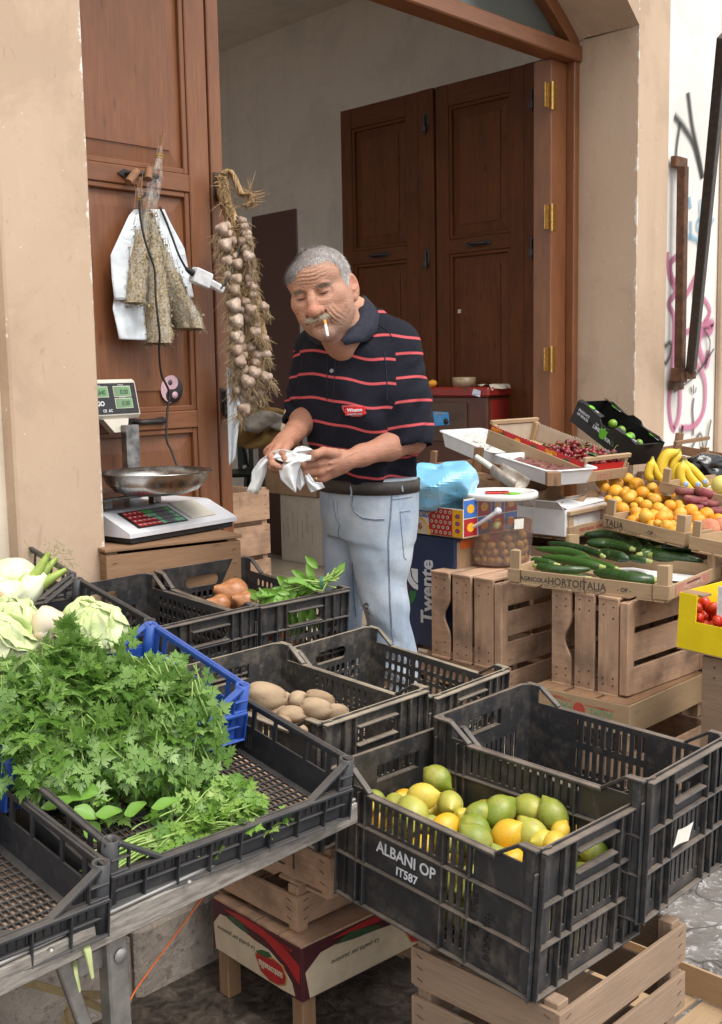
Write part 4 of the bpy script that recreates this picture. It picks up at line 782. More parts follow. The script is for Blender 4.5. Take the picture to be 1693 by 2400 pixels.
# ---------------------------------------------------------------- bucket of olives
M_CLEAR = (lambda s: (s.nt.links.new(s.n('MixShader', None, _0=.24, _1=s.n('BsdfTransparent').outputs[0], _2=s.b.outputs[0]).outputs[0], s.nt.nodes['Material Output'].inputs[0]), s.out((.66, .65, .66), .3))[1])(Sh('milky_plastic'))
M_BRINE = (lambda s: (s.nt.links.new(s.n('MixShader', None, _0=.09, _1=s.n('BsdfTransparent', None, Color=(.86, .62, .46)).outputs[0], _2=s.b.outputs[0]).outputs[0], s.nt.nodes['Material Output'].inputs[0]), s.out((.30, .10, .055), .2))[1])(Sh('olive_brine'))
M_LID = pm('white_lid', (.78, .77, .75), (.70, .67, .63), 30, .4); BK = at(1165, 1312, z=.672); BK = Vector((3.205, 2.29, .674))
bk = empty('olive_bucket', BK, 'translucent plastic bucket of green olives in reddish brine', 'bucket')
BI2 = Matrix.Translation(-BK); b = MB(); b.lathe([(0, .003), (.106, .003), (.110, .008), (.126, .205), (.128, .205), (.128, .232), (.131, .234)], 48); b.build('tub', M_CLEAR, bk)
b = MB(); b.lathe([(0, .2445), (.116, .2445), (.121, .251), (.133, .251), (.136, .247), (.136, .232), (.1325, .230)], 48); b.build('lid', M_LID, bk)
b = MB(); b.lathe([(0, .008), (.1045, .008), (.1145, .150), (0, .151)], 40); b.build('brine', M_BRINE, bk)
vd = Vector((cR[0], cR[1], 0)); vf = Vector((-cF[0], -cF[1], 0)).normalized()
b = MB(); pv = vd*-.02+vf*.132+Vector((0, 0, .198)); e = vd*-.136+vf*.06+Vector((0, 0, .115)); b.tube([pv, pv*.5+e*.5+vf*.022-Vector((0, 0, .0)), e], [.008, .0065, .006], 8); b.lathe([(0, .006), (.013, .005), (.013, 0)], 14, frame(pv-vf*.004, vd, (0, 0, 1))); b.build('handle', pm('pale_plastic', (.66, .65, .66), None, 40, .4), bk)
b = MB(); q = [(vd*math.sin(a)+vf*math.cos(a))*(.1295) for a in (.30, .45, .60)]; b.grid([[tuple(p*.985+Vector((0, 0, .168))), tuple(p*.965+Vector((0, 0, .133)))] for p in q][::1], 0, True); b.build('sticker', pm('paper_label', (.78, .76, .68), (.6, .58, .52), 260, .8), bk)
wt = empty('wallet', None, 'red and green wallet-like packet lying on the bucket lid', 'packet'); b = MB(); b.box((-.042, -.028, 0), (.042, .028, .006)); b.build('red_cover', pm('red_gloss', (.55, .02, .015), None, 60, .25), wt, bevel=.003); b = MB(); b.box((-.03, -.006, .0062), (.03, .004, .0068)); b.build('band', M_BLKC, wt)
b = MB(); b.lathe([(0, 0), (.03, 0), (.03, .0015), (0, .0015)], 24, Matrix.Translation((.05, -.018, 0))); b.build('green_tag', M_LIMEG, wt); wt.matrix_world = Matrix.Translation(BK+Vector((-.01, .0, .2455))) @ Matrix.Rotation(R(-52), 4, 'Z')
# ---------------------------------------------------------------- white tubs, cherry crate, lime carton
M_PS = pm('white_polystyrene', (.78, .79, .80), (.73, .74, .76), 20, .45)
def tub(name, label, fl, yaw, tilt, w, d, h, fill):
    t = empty(name, None, label, 'tub', 'white plastic tubs of salted fish'); b = MB(); i = .018
    def ring(x, z, r=.03): 
        o = []
        for cx, cy, a0 in ((w-r-x, r+x, -PI/2), (w-r-x, d-r-x, 0), (r+x, d-r-x, PI/2), (r+x, r+x, PI)): o += [(cx+r*math.cos(a0+q), cy+r*math.sin(a0+q), z) for q in np.linspace(0, PI/2, 5)]
        return o
    b.grid([ring(i, 0), ring(.004, h-.012), ring(.004, h-.004), ring(-.006, h-.004), ring(-.006, h), ring(.007, h), ring(.009, h-.02), ring(i+.004, .004)], 0, True, closev=True); b.face(ring(i, 0)[::-1]); b.face(ring(i+.004, .004)); b.build('tub', M_PS, t)
    b = MB(); rg = np.random.default_rng(3); n = 26; b.grid([[(.012+(w-.024)*a/n, .012+(d-.024)*c/n, h-.020+.006*math.sin(a*.9+math.sin(c*1.1)*2)*math.sin(c*.4)+.003*rg.random()) for c in range(n+1)] for a in range(n+1)]); b.build('contents', fill, t); t.matrix_world = TR(Vector(fl)+Vector((0, 0, CAMZ)), R(yaw), R(tilt), h); return t
def fish_mat():
    s = Sh('salted_fish'); v = s.co(); n = s.noise(s.map(v, (12, 90, 40), rot=(0, 0, .5)), 1.0, 5, .6, .8); c = s.mix(s.ramp(n, [(.38, 0), (.62, 1)]), (.10, .035, .03), (.30, .14, .12)); s.bump(n, .6, .01); return s.out(c, .3)
def salt_mat():
    s = Sh('salt_and_herbs'); v = s.co(); n = s.noise(v, 60, 5, .7); m = s.noise(v, 6, 3); c = s.mix(s.math('MULTIPLY', s.ramp(n, [(.5, 0), (.6, 1)]), s.ramp(m, [(.52, 0), (.6, 1)])), (.70, .69, .66), (.12, .11, .08)); s.bump(n, .5, .01); return s.out(c, .7)
k = .93; tub('fish_tub', 'white tub of dark red salted fish behind the torn box', (3.761*k, 2.447*k, -.416*k), -19.6, 6.9, .25*k, .38*k, .06, fish_mat())
k = .99; tub('fish_tub', 'white tub covered with cloudy film and grey herbs under the red desk', (4.109*k, 2.971*k, -.385*k), -13.7, 12.4, .27*k, .40*k, .07, salt_mat())
ch = empty('cherry_crate', None, 'wooden crate of dark cherries lined with red printed paper', 'crate', 'wooden fruit trays on the stall'); w, d, h = .30, .50, .085
for lo, hi in (((0, 0, 0), (.006, d, .06)), ((w-.006, 0, 0), (w, d, .06)), ((.006, 0, .0), (w-.006, .006, .042)), ((.006, d-.006, 0), (w-.006, d, .042))): b = MB(); b.box(lo, hi); b.build('side_board', M_PALEW, ch, bevel=.001)
for y in (.0, d-.014): b = MB(); b.box((.0, y, h-.0), (w, y+.014, h+.016)); b.build('handle_bar', M_PALEW, ch, bevel=.001)
for x in (.007, w-.029):
    for y in (.0065, d-.0285): b = MB(); b.box((x, y, .0), (x+.022, y+.022, h)); b.build('corner_post', M_PALEW, ch, bevel=.001)
b = MB(); b.box((.006, .006, .0), (w-.006, d-.006, .006)); b.build('bottom', M_PALEW, ch)
M_LINER = card('liner_card', (.55, .47, .38), (.48, .4, .31)); b = MB(); zig = lambda n, L: [(L*i/n, .078+(.004 if i % 2 else 0)) for i in range(n+1)]
b.prism([(0, .008)]+[(d-.014, .008)]+zig(64, d-.014)[::-1], (w-.008, .007, 0), (0, 1, 0), (0, 0, 1), (-.002, 0, 0)); b.prism([(0, .008)]+[(w-.014, .008)]+zig(38, w-.014)[::-1], (.007, d-.0075, 0), (1, 0, 0), (0, 0, 1), (0, -.002, 0)); b.build('liner', M_LINER, ch)
b = MB(); b.prism([(0, .008)]+[(d-.014, .008)]+zig(64, d-.014)[::-1], (.0075, .007, 0), (0, 1, 0), (0, 0, 1), (-.0012, 0, 0)); b.prism([(0, .008)]+[(w-.014, .008)]+[(x, y-.012) for x, y in zig(38, w-.014)[::-1]], (.007, .009, 0), (1, 0, 0), (0, 0, 1), (0, -.002, 0)); b.build('printed_liner', pm('red_liner', (.55, .018, .02), (.5, .016, .018), 60, .5), ch)
for i in range(5): decal(ch, 'print', (M_LEAFG, M_TYEL)[i % 2], (.0062, .43-.085*i, .062), (0, -1, 0), (0, 0, 1), ell(0, 0, .016, .009, 8))
text('FRUTTA', .016, (.0055, .46, .064), (0, -1, 0), (0, 0, 1), M_TYEL, ch, bold=.0006); text('FRUTTA', .016, (.0055, .17, .064), (0, -1, 0), (0, 0, 1), M_TYEL, ch, bold=.0006); text('DOLCE', .03, (.15, -.0008, .010), (1, 0, 0), (0, 0, 1), pm('pale_red_ink', (.6, .2, .17), None, 50), ch, shear=.2)
CHM = TR(Vector((3.719, 2.253, CAMZ-.354)), R(-5.4), R(15.6), h+.016); ch.matrix_world = CHM
lk = empty('lime_carton', None, 'tilted black carton with green lettering holding limes', 'box'); w, d, h = .186, .372, .098
b = MB(); T = .004
b.box((0, 0, 0), (w, d, T)); b.prism([(0, T), (d, T), (d, h), (d*.9, h+.012), (d*.62, h+.004), (d*.55, h-.018), (d*.42, h-.018), (d*.36, h+.004), (d*.1, h+.012), (0, h)], (0, 0, 0), (0, 1, 0), (0, 0, 1), (T, 0, 0)); b.prism([(0, T), (d, T), (d, h), (d*.9, h+.012), (d*.62, h+.004), (d*.55, h+.02), (d*.42, h+.02), (d*.36, h+.004), (d*.1, h+.012), (0, h)], (w-T, 0, 0), (0, 1, 0), (0, 0, 1), (T, 0, 0))
b.box((T, 0, T), (w-T, T, h)); b.box((T, d-T, T), (w-T, d, h)); b.prism([(T, h), (w*.3, h), (w*.38, h-.02), (w*.62, h-.02), (w*.7, h), (w-T, h), (w-T, h+.003), (T, h+.003)], (0, 0, 0), (1, 0, 0), (0, 0, 1), (0, T, 0))
b.box((T, d*.48, T), (w-T, d*.485, h*.7)); b.build('carton', M_BLKC, lk)
for x_, y_, l_, sx in ((0, 0, .36, 1), (0, .6, .4, 1), (w, 0, .38, -1), (w, .6, .4, -1)): b = MB(); b.obox((x_, d*y_, h+.0025), (0, d*l_, 0), (.022*sx, 0, .006), (0, 0, .003)); b.build('flap', M_BLKC, lk)
for y in (.06, .30):
    for x in (.012, w-.022): decal(lk, 'print', M_LIMEG, (x-.006 if x < .1 else x-.012, y, h+.0085), (0, -1, 0), (1, 0, .27) if x < .1 else (1, 0, -.27), ell(0, .010, .018, .008, 12)); text('LIME', .011, (x-.002 if x < .1 else x-.012, y-.024, h+.0095), (0, -1, 0), (1, 0, .27) if x < .1 else (1, 0, -.27), M_WHITEINK, lk, align='LEFT')
tl('PRODUCE', .350, .066, .0155, lk, M_WHITEINK, bold=.0003); tl('OF BRAZIL', .350, .048, .0155, lk, M_WHITEINK, bold=.0003); tl('THE', .236, .064, .011, lk, M_WHITEINK); tl('LIME', .243, .044, .022, lk, M_WHITEINK, bold=.0006); tl('KING', .158, .030, .022, lk, M_WHITEINK, bold=.0006)
decal(lk, 'logo', M_LIMEG, (0, .178, .046), (0, -1, 0), (0, 0, 1), [(.021*math.cos(a), .021*math.sin(a)) for a in np.linspace(-PI, .0, 14)]+[(.02, .010), (.023, .028), (.012, .02), (.0, .031), (-.012, .02), (-.021, .028), (-.019, .01)])
decal(lk, 'hole', pm('hole_dark', (.004, .004, .004), None, 50), (0, .265, .05), (0, -1, 0), (0, 0, 1), ell(0, 0, .011, .011)); decal(lk, 'hole', M_LEAFG, (0, .115, .04), (0, -1, 0), (0, 0, 1), ell(0, 0, .011, .011))
LKM = TR(Vector((4.539, 2.496, -.365))*.93+Vector((0, 0, CAMZ)), R(-11.6), R(28.8), h); lk.matrix_world = LKM
# banana crate, flat peach tray and empty crates at the back of the stall
bt = board_tray('wooden_tray', 'wooden tray of bananas and flat peaches behind the apricots', 'wooden fruit trays on the stall', .46, .52, .05, .10, M_PALEW, post=.03); BTM = TR((3.80, 1.52, CAMZ-.555), R(-8), R(7)); bt.matrix_world = BTM
c = box_crate('wooden_crate', 'plain crate hidden under the banana tray', GW, .40, .46, .62, M_OLD, 3); c.matrix_world = TR((3.83, 1.55, .16), R(-8))
q = at(1600, 1075, d=4.9); e1 = board_tray('wooden_tray', 'empty wooden tray leaning at the far right under the graffiti', 'wooden fruit trays on the stall', .40, .30, .05, .11, M_RAW, post=.03); e1.matrix_world = TR((q.x, q.y-.1, q.z-.06), R(5), R(8)); b = MB(); b.box((0, .14, .1), (.4, .155, .115)); b.build('handle_bar', M_RAW, e1)
q = at(1655, 1095, d=4.55); crumple('plastic_bag', 'black shiny plastic bag behind the bananas', 'bag', q, (.10, .08, .05), pm('black_film', (.012, .012, .014), None, 30, .15), 11, 50, .45)
c = box_crate('wooden_crate', 'plain crate hidden under the far right tray', GW, .40, .35, .66, M_OLD, 3); c.matrix_world = TR((4.25, 1.75, .16), R(-4))
c = box_crate('wooden_crate', 'plain crate hidden under the cherry crate', GW, .40, .45, .66, M_OLD, 3); c.matrix_world = TR((3.86, 2.10, .16), R(-4)); c = box_crate('wooden_crate', 'plain crate hidden under the lime carton', GW, .24, .30, .72, M_OLD, 3); c.matrix_world = TR((4.30, 2.2, .16), R(-4))
a1 = at(1047, 1128, d=4.6); at1 = board_tray('wooden_tray', 'wooden tray stamped AGRICOLA below the cloudy white tub', 'wooden fruit trays on the stall', .30, .42, .055, .11, M_RAW, post=.03); at1.matrix_world = TR((a1.x, a1.y-.26, a1.z-.05), R(-8), R(8)); tl('AGRICOLA', .27, .016, .022, at1)
c = box_crate('wooden_crate', 'plain crate hidden under the tray stamped AGRICOLA', GW, .28, .4, .60, M_OLD, 3); c.matrix_world = TR((a1.x+.02, a1.y-.25, .222), R(-8))
# ---------------------------------------------------------------- red desk inside the door
def desk_mat():
    s = Sh('worn_red_paint'); v = s.co(); n = s.noise(v, 11, 7, .72, .5); n2 = s.noise(v, 3, 3); c = s.mix(s.ramp(n2, [(.35, 0), (.7, 1)]), (.27, .018, .012), (.15, .014, .010)); c = s.mix(s.ramp(n, [(.58, 0), (.64, 1)]), c, (.075, .028, .014)); c = s.mix(s.ramp(n, [(.69, 0), (.72, 1)]), c, (.30, .15, .06)); s.bump(n, .3, .003); return s.out(c, .45)
M_DESK = desk_mat(); M_DESKD = wood('worn_desk_front', (.085, .022, .012), (.06, .017, .010), (.13, .06, .03), .8, .45, .2, 0, .3); M_DRAWER = wood('worn_dark_wood', (.035, .016, .009), (.055, .024, .012), (.16, .085, .045), 1, .5, .2, 0, .2)
DX, DY = 4.50, 3.285; dz = at(1145, 908, x=DX).z; de = empty('old_desk', None, 'tall old red-painted desk with a worn drawer inside the doorway', 'desk'); DM = TR((DX, DY, .22), R(4)); dh = dz-.22
b = MB(); b.box((-.02, -.02, dh-.045), (.36, .86, dh)); b.build('top', M_DESK, de, bevel=.008); b = MB(); b.box((0, 0, .12), (.34, .82, dh-.047)); b.build('body', M_DESKD, de, bevel=.004); b = MB(); b.box((.03, -.004, .14), (.335, 0, dh-.06)); b.build('side_panel', M_DESK, de, bevel=.001)
for x in (.0, .30):
    for y in (.0, .78): b = MB(); b.box((x, y, 0), (x+.04, y+.04, .118)); b.build('leg', M_DESK, de, bevel=.003)
b = MB(); b.box((-.012, .115, dh-.27), (.02, .80, dh-.075)); dr = b.build('drawer', M_DRAWER, de, bevel=.003); b = MB(); b.prism([(0, 0), (.012, -.008), (.10, .0), (.095, .062), (.0, .066)], (-.0125, .315, dh-.185), (0, -1, 0), (0, 0, 1), (-.0007, 0, 0)); sb = b.build('sticker', pm('blue_sticker', (.03, .22, .55), (.06, .32, .62), 60, .4), dr)
text('Balloon Size', .013, (-.0140, .305, dh-.133), (0, -1, 0), (0, 0, 1), M_TYEL, dr, align='LEFT'); 
for i in range(3): text('• • - - - •', .012, (-.0140, .305, dh-.147-.013*i), (0, -1, 0), (0, 0, 1), M_WHITEINK, dr, align='LEFT')
b = MB(); b.lathe([(0, 0), (.016, 0), (.016, .0005), (0, .0005)], 12, frame((-.0135, .235, dh-.17), (0, -1, 0), (0, 0, 1))); b.build('emblem', M_BLKC, dr)
de.matrix_world = DM; dpt = lambda x, y: DM @ Vector((x, y, dh))
b = MB(); b.grid([[(.0+.33*i/8+.006*math.sin(j), -.028+.10*j/5+.012*math.sin(i*1.9), .004+.012*abs(math.sin(i*1.3+j))-(.02*(1-j) if j < 1 else 0)) for j in range(6)] for i in range(9)], 0, False); tag(b.build('wrapping_paper', card('grey_paper', (.55, .48, .40), (.48, .41, .33)), M=Matrix.Translation(dpt(0, 0)) @ Matrix.Rotation(R(4), 4, 'Z')), 'creased beige paper hanging over the desk corner', 'paper')
b = MB(); b.lathe([(0, .001), (.058, .001), (.060, .05), (.056, .05), (.054, .006), (0, .006)], 28, Matrix.Translation(dpt(.10, .20))); tag(b.build('tape_roll', pm('parcel_tape', (.34, .26, .16), (.26, .18, .1), 60, .35)), 'wide roll of brown tape on the desk', 'tape')
b = MB(); b.lathe([(0, .001), (.035, .001), (.036, .045), (.028, .055), (.028, .07), (0, .07)], 20, Matrix.Translation(dpt(.10, .56))); tag(b.build('glass_jar', pm('jar_glass', (.4, .38, .33), (.3, .28, .24), 60, .15)), 'small cloudy jar on the desk by the man', 'jar')
b = MB(); b.grid([[tuple(dpt(.06+.02*i, .40+.05*j)+Vector((0, 0, .002+.05*(1-abs(j-1.5)/1.5)*(i/2) ))) for j in range(4)] for i in range(3)], 0, False); tag(b.build('paper_bag', M_WCARD), 'small white paper bag standing on the desk', 'bag')
b = MB(); b.lathe([(0, .0), (.018, .006), (.026, .02), (.018, .034), (0, .04)], 16, Matrix.Translation(dpt(.05, .36))); tag(b.build('apricot', pm('desk_apricot', (.75, .36, .03), (.7, .28, .02), 30, .5)), 'single apricot left on the desk top', 'apricot')
b = MB(); b.prism([(0, 0), (.05, -.012), (.055, .02), (.01, .03)], DM @ Vector((-.0215, .075, dh-.035)), (0, -1, 0), (0, 0, 1), (-.001, 0, 0)); tag(b.build('price_tag', pm('white_tag', (.75, .75, .72), (.3, .35, .6), 60, .6)), 'small white tag stuck on the desk edge', 'tag')
# ---------------------------------------------------------------- things in the dark room
b = MB(); A, B_, C_ = at(694, 488, d=6.4), at(590, 508, d=6.9), None; b.hexa([(A.x, A.y, .222), (A.x+.03, A.y+.02, .222), (B_.x, B_.y, .222), (B_.x+.03, B_.y+.02, .222), (A.x, A.y, A.z), (A.x+.03, A.y+.02, A.z), (B_.x, B_.y, B_.z), (B_.x+.03, B_.y+.02, B_.z)]); tag(b.build('mahogany_board', wood('mahogany_panel', (.075, .018, .012), (.06, .014, .010), (.035, .009, .007), .6, .35, .05, .3, 0), bevel=.003), 'dark mahogany board standing on edge in the room', 'board')
M_GCHAIR = pm('dark_green_plastic', (.012, .022, .018), None, 40, .4); M_WCHAIR = pm('white_chair_plastic', (.42, .40, .36), (.36, .34, .3), 40, .45)
def chair(label, M, mat, pale=None):
    t = empty('plastic_chair', None, label, 'chair', 'plastic chairs in the room')
    b = MB(); b.box((-.21, -.21, .40), (.21, .21, .425)); b.build('seat', mat, t, bevel=.012)
    for x in (-.22, .22):
        for y in (-.20, .20): b = MB(); b.bar((x*.95, y*.95, .40), (x*1.05, y*1.08, 0), .05, .035, (0, 1, 0)); b.build('leg', mat, t, bevel=.006)
        b = MB(); b.tube([(x*1.05, -.20, .0+.40), (x*1.06, -.21, .58), (x*1.06, -.17, .635), (x*1.05, .05, .64), (x*.98, .22, .66)], [.022, .024, .026, .024, .02], 8); b.build('armrest', pale or mat, t)
    b = MB(); n = 12; b.tube([(-.21, .21, .42), (-.215, .26, .70), (-.16, .29, .80), (0, .30, .83), (.16, .29, .80), (.215, .26, .70), (.21, .21, .42)], [.02, .024, .026, .026, .026, .024, .02], 8)
    for x in (-.12, -.04, .04, .12): b.bar((x, .22, .42), (x, .295, .81), .035, .008, (0, 1, 0))
    b.build('backrest', mat, t); t.matrix_world = M; return t
q = at(610, 1252, z=.221); chair('dark green plastic chair with beige cloth on it in the room', TR((q.x+.10, q.y+.22, .221), R(-38)), M_GCHAIR, M_WCHAIR)
q2 = at(650, 1250, z=.221); chair('second dark green chair half hidden behind the man', TR((q.x+.75, q.y+.55, .221), R(20)), M_GCHAIR)
b = MB(); cs = [at(560+18*i+3*math.sin(j), 960+14*j+6*math.sin(i*1.1)+2*i*(i < 4), d=5.5+.05*math.sin(i+j*1.3)) for i in range(9) for j in range(7)]; b.grid([[tuple(cs[i*7+j]) for j in range(7)] for i in range(9)]); o = tag(b.build('folded_cloth', pm('ochre_cloth', (.20, .115, .028), (.15, .085, .022), 25, .9, .3)), 'ochre and grey cloth draped over the dark chair', 'cloth'); o.modifiers.new('s', 'SOLIDIFY').thickness = .02
b = MB(); b.grid([[tuple(at(572+16*i+2*math.sin(j), 968+10*j+5*math.sin(i*1.3), d=5.42+.04*math.sin(i*1.2+j))) for j in range(5)] for i in range(8)]); o = tag(b.build('folded_cloth', pm('grey_cloth', (.23, .20, .165), (.19, .165, .135), 25, .9, .3)), 'grey padded cloth on top of the ochre cloth', 'cloth'); o.modifiers.new('s', 'SOLIDIFY').thickness = .015
b = MB(); P = [at(*p, d=5.0) for p in ((670, 952), (700, 965), (690, 1000), (682, 1015), (660, 1012), (658, 1005))]; b.face(P); o = tag(b.build('cardboard_sheet', card('buff_card', (.50, .40, .27))), 'buff cardboard sheet standing behind the man', 'cardboard'); o.modifiers.new('s', 'SOLIDIFY').thickness = .004
q = at(757, 1328, z=.221); bx = empty('storage_carton', None, 'grey-white printed carton with a green side on the shop floor', 'box'); b = MB(); b.box((0, 0, 0), (.30, .36, .40)); b.build('carton', card('greyish_card', (.46, .40, .32), (.40, .34, .27)), bx, bevel=.003); b = MB(); b.box((.01, -.0015, .0), (.30, 0, .40)); b.build('side_panel', pm('dark_green_print', (.02, .07, .03), None, 30), bx)
for i in range(7): text('— ▪ ——— ▪▪ — ——'[:9+i % 4], .018, (-.001, .33-.042*i, .12+.03*(i % 3)), (0, 0, 1), (0, 1, 0), INKB, bx, align='LEFT')
bx.matrix_world = TR((q.x, q.y, .2215), R(-2)); b = MB(); b.box((0, 0, 0), (.30, .45, .17)); tag(b.build('storage_carton', M_CARD, M=TR((q.x-.02, q.y+.02, .625), R(-2)), bevel=.003), 'plain brown carton on top of the printed carton', 'box')
for i, (px, py, d_) in enumerate(((566, 1240, 5.6), (590, 1290, 5.3))): pass
q = at(548, 1290, d=4.6); st1 = box_crate('wooden_crate', 'dark wooden crates piled behind the left door', GW, .45, .35, .62, M_OLD, 4); st1.matrix_world = TR((q.x-.05, q.y+.25, .222), R(-3))
b = MB(); b.box((0, 0, 0), (.6, .5, .55)); b.box((.05, .05, .55), (.55, .45, .9)); pass
dk = dup(oval2, TR((4.15, 5.35, .222), R(10)), 'black crate on the dark room floor', 'black crates in the room'); dk2 = dup(oval2, TR((4.15, 5.35, .49), R(6)), 'black crate on top of another in the dark room', 'black crates in the room'); dk3 = dup(oval2, TR((3.75, 5.2, .222), R(-5)), 'black crate behind the chair in the room', 'black crates in the room'); dk4 = dup(oval2, TR((3.75, 5.2, .485), R(-2)), 'upper black crate behind the chair in the room', 'black crates in the room'); dk5 = dup(oval2, TR((3.75, 5.2, .75), R(-2)), 'topmost black crate behind the chair in the room', 'black crates in the room')
# ---------------------------------------------------------------- the scale
M_SCW = pm('scale_white', (.70, .70, .73), (.64, .64, .67), 20, .35); M_SCB = pm('scale_black', (.02, .02, .022), None, 40, .4); M_STN = pm('stainless_steel', (.50, .49, .47), (.30, .28, .26), 14, .25, .05, 120, 1.0); M_CREAMP = pm('cream_plastic', (.66, .62, .53), (.6, .56, .47), 30, .4)
sw, sd_ = .372, .34; p0 = at(306, 1268, z=.898); p1 = at(556, 1225, z=.898); sy = math.atan2(p1.y-p0.y, p1.x-p0.x); SM = Matrix.Translation((p0.x, p0.y, .886)) @ Matrix.Rotation(sy, 4, 'Z'); SLX = -.012
s_ = empty('market_scale', None, 'white electronic market scale with red and green keys and a steel pan', 'scale'); w = (p1-p0).length
b = MB(); b.box((.01, .006, 0), (w-.01, sd_-.01, .018)); b.build('foot', M_SCB, s_, bevel=.004)
prof = [(-.0, .018), (.0, .030), (.012, .036), (.115, .078), (.13, .081), (sd_, .081), (sd_, .018)]
b = MB(); b.prism(prof, (0, 0, 0), (0, 1, 0), (0, 0, 1), (w, 0, 0)); b.build('housing', M_SCW, s_, bevel=.008)
sl = Vector((0, .103, .042)).normalized(); KO = Vector((.055, .020, .0405)); nrm = Vector((1, 0, 0)).cross(sl)
def slope_box(b, u0, v0, u1, v1, e0, e1, m=0): O = KO+Vector((1, 0, 0))*u0+sl*v0+nrm*e0; b.obox(O, Vector((u1-u0, 0, 0)), sl*(v1-v0), nrm*(e1-e0), m)
b = MB(); slope_box(b, -.008, -.003, .185, .094, 0, .002); kp = b.build('keypad', M_SCB, s_, bevel=.001)
KC = {'r': pm('key_red', (.55, .03, .03), None, 90, .4), 'g': pm('key_green', (.14, .52, .12), None, 90, .4), 'l': pm('key_pale_green', (.30, .66, .42), None, 90, .4), 'k': pm('key_grey', (.22, .23, .24), None, 90, .4)}
rows = ['rrrrggkkkg', 'rrrrllkkkl', 'rrrrrlkkkl', 'rrrrrlkkll']; cap = [['M1', 'M2', 'M3', 'M4', '', '', '7', '8', '9', ''], ['M5', 'M6', 'M7', 'M8', '', '', '4', '5', '6', ''], ['M9', 'M10', 'M11', 'M12', 'M13', '', '1', '2', '3', ''], ['M14', 'M15', 'M16', 'M17', 'M18', '', '0', '.', '', '']]
for r in range(4):
    for c_ in range(10):
        u, v = .002+.0178*c_, .070-.0225*r; b = MB(); slope_box(b, u, v, u+.0152, v+.017, .002, .0032); b.build('key', KC[rows[r][c_]], kp)
        if cap[r][c_]: text(cap[r][c_], .0085, KO+Vector((u+.0076, 0, 0))+sl*(v+.0055)+nrm*.0035, (1, 0, 0), sl, M_WHITEINK if rows[r][c_] == 'r' else M_SCB, kp, sx=.8)
b = MB(); slope_box(b, .205, .005, .305, .112, 0, .0035); b.build('plate_label', M_CREAMP, s_, bevel=.001)
b = MB(); b.box((SLX-.03, .115, .112), (.305, sd_-.0, .122)); b.box((.05, .16, .081), (.08, .19, .113)); b.box((.24, .16, .081), (.27, .19, .113)); b.build('platform', M_STN, s_, bevel=.003)
pc = SM.inverted() @ at(366, 1135, z=.886+.155); PCX = SM.inverted() @ at(366, 1104, z=.886+.190); PCX.z = .018; prf = [(0, .107), (.085, .107), (.12, .118), (.142, .140), (.155, .168), (.162, .170), (.163, .173), (.154, .173), (.138, .144), (.118, .123), (.085, .112), (0, .112)]
b = MB(); b.lathe(prf, 56, Matrix.Translation(PCX)); tag(b.build('scale_pan', M_STN, M=SM), 'round stainless steel pan lying on the market scale', 'pan')
b = MB()
for i in range(40):
    a, rr = random.uniform(0, 6.3), random.uniform(0, .1); p = PCX+Vector((rr*math.cos(a), rr*math.sin(a), .1175)); q = Vector((random.uniform(-.02, .02), random.uniform(-.02, .02), random.uniform(0, .012))); b.tube([p, p+q*.6+Vector((0, 0, .004)), p+q], .0007, 4)
for i in range(6): a = random.uniform(2, 6); p = PCX+Vector((.09*math.cos(a), .09*math.sin(a)+.02, .13)); b.face([p, p+Vector((.018, .004, .006)), p+Vector((.02, .012, .0)), p+Vector((.004, .012, -.006))])
tag(b.build('vegetable_scraps', pm('onion_skin', (.36, .16, .07), (.42, .32, .2), 30, .7), M=SM), 'dry onion skins and roots left in the pan', 'scraps', kind='stuff')
# column with display: seen squarely from the street
pb, pt_ = at(315, 1095, d=3.50), at(311, 995, d=3.50); MI = SM.inverted(); ux = Vector((1, 0, 0)); 
b = MB(); cb = MI @ at(317, 1120, d=3.50); b.box((cb.x-.026, cb.y, .02), (cb.x+.026, cb.y+.028, (MI @ pt_).z)); b.build('column', pm('galvanised_steel', (.42, .42, .41), (.16, .16, .165), 30, .35, .1, None, .8), s_, bevel=.002)
dc = MI @ at(245, 935, d=3.44); tl0 = Matrix.Translation(dc) @ Matrix.Rotation(R(-12), 4, 'X'); 
b = MB(); b.box((-.16, 0, -.062), (.142, .03, .062)); dp = b.build('display_head', M_CREAMP, s_, bevel=.010, local=tl0)
b = MB(); nk = [(-.035, -.063), (.065, -.063), (.052, -.105), (-.0, -.105)]; b.prism([(x+.02, y) for x, y in nk], (0, .028, 0), (1, 0, 0), (0, 0, 1), (0, -.024, 0)); b.build('neck', M_CREAMP, dp, bevel=.003)
b = MB(); b.box((-.15, -.002, -.048), (.128, 0, .048)); b.build('face_plate', M_SCB, dp)
M_LCD = (lambda s: (s.set(s.b.inputs['Emission Color'], s.mix(s.ramp(s.n('SeparateXYZ', None, _0=s.co('UV')).outputs[0], [(.0, 0), (1.0, 1)]), (.03, .07, .03), (.05, .35, .06))), s.b.inputs['Emission Strength'].__setattr__('default_value', .25), s.out((.14, .21, .12), .3))[-1])(Sh('lcd_green'))
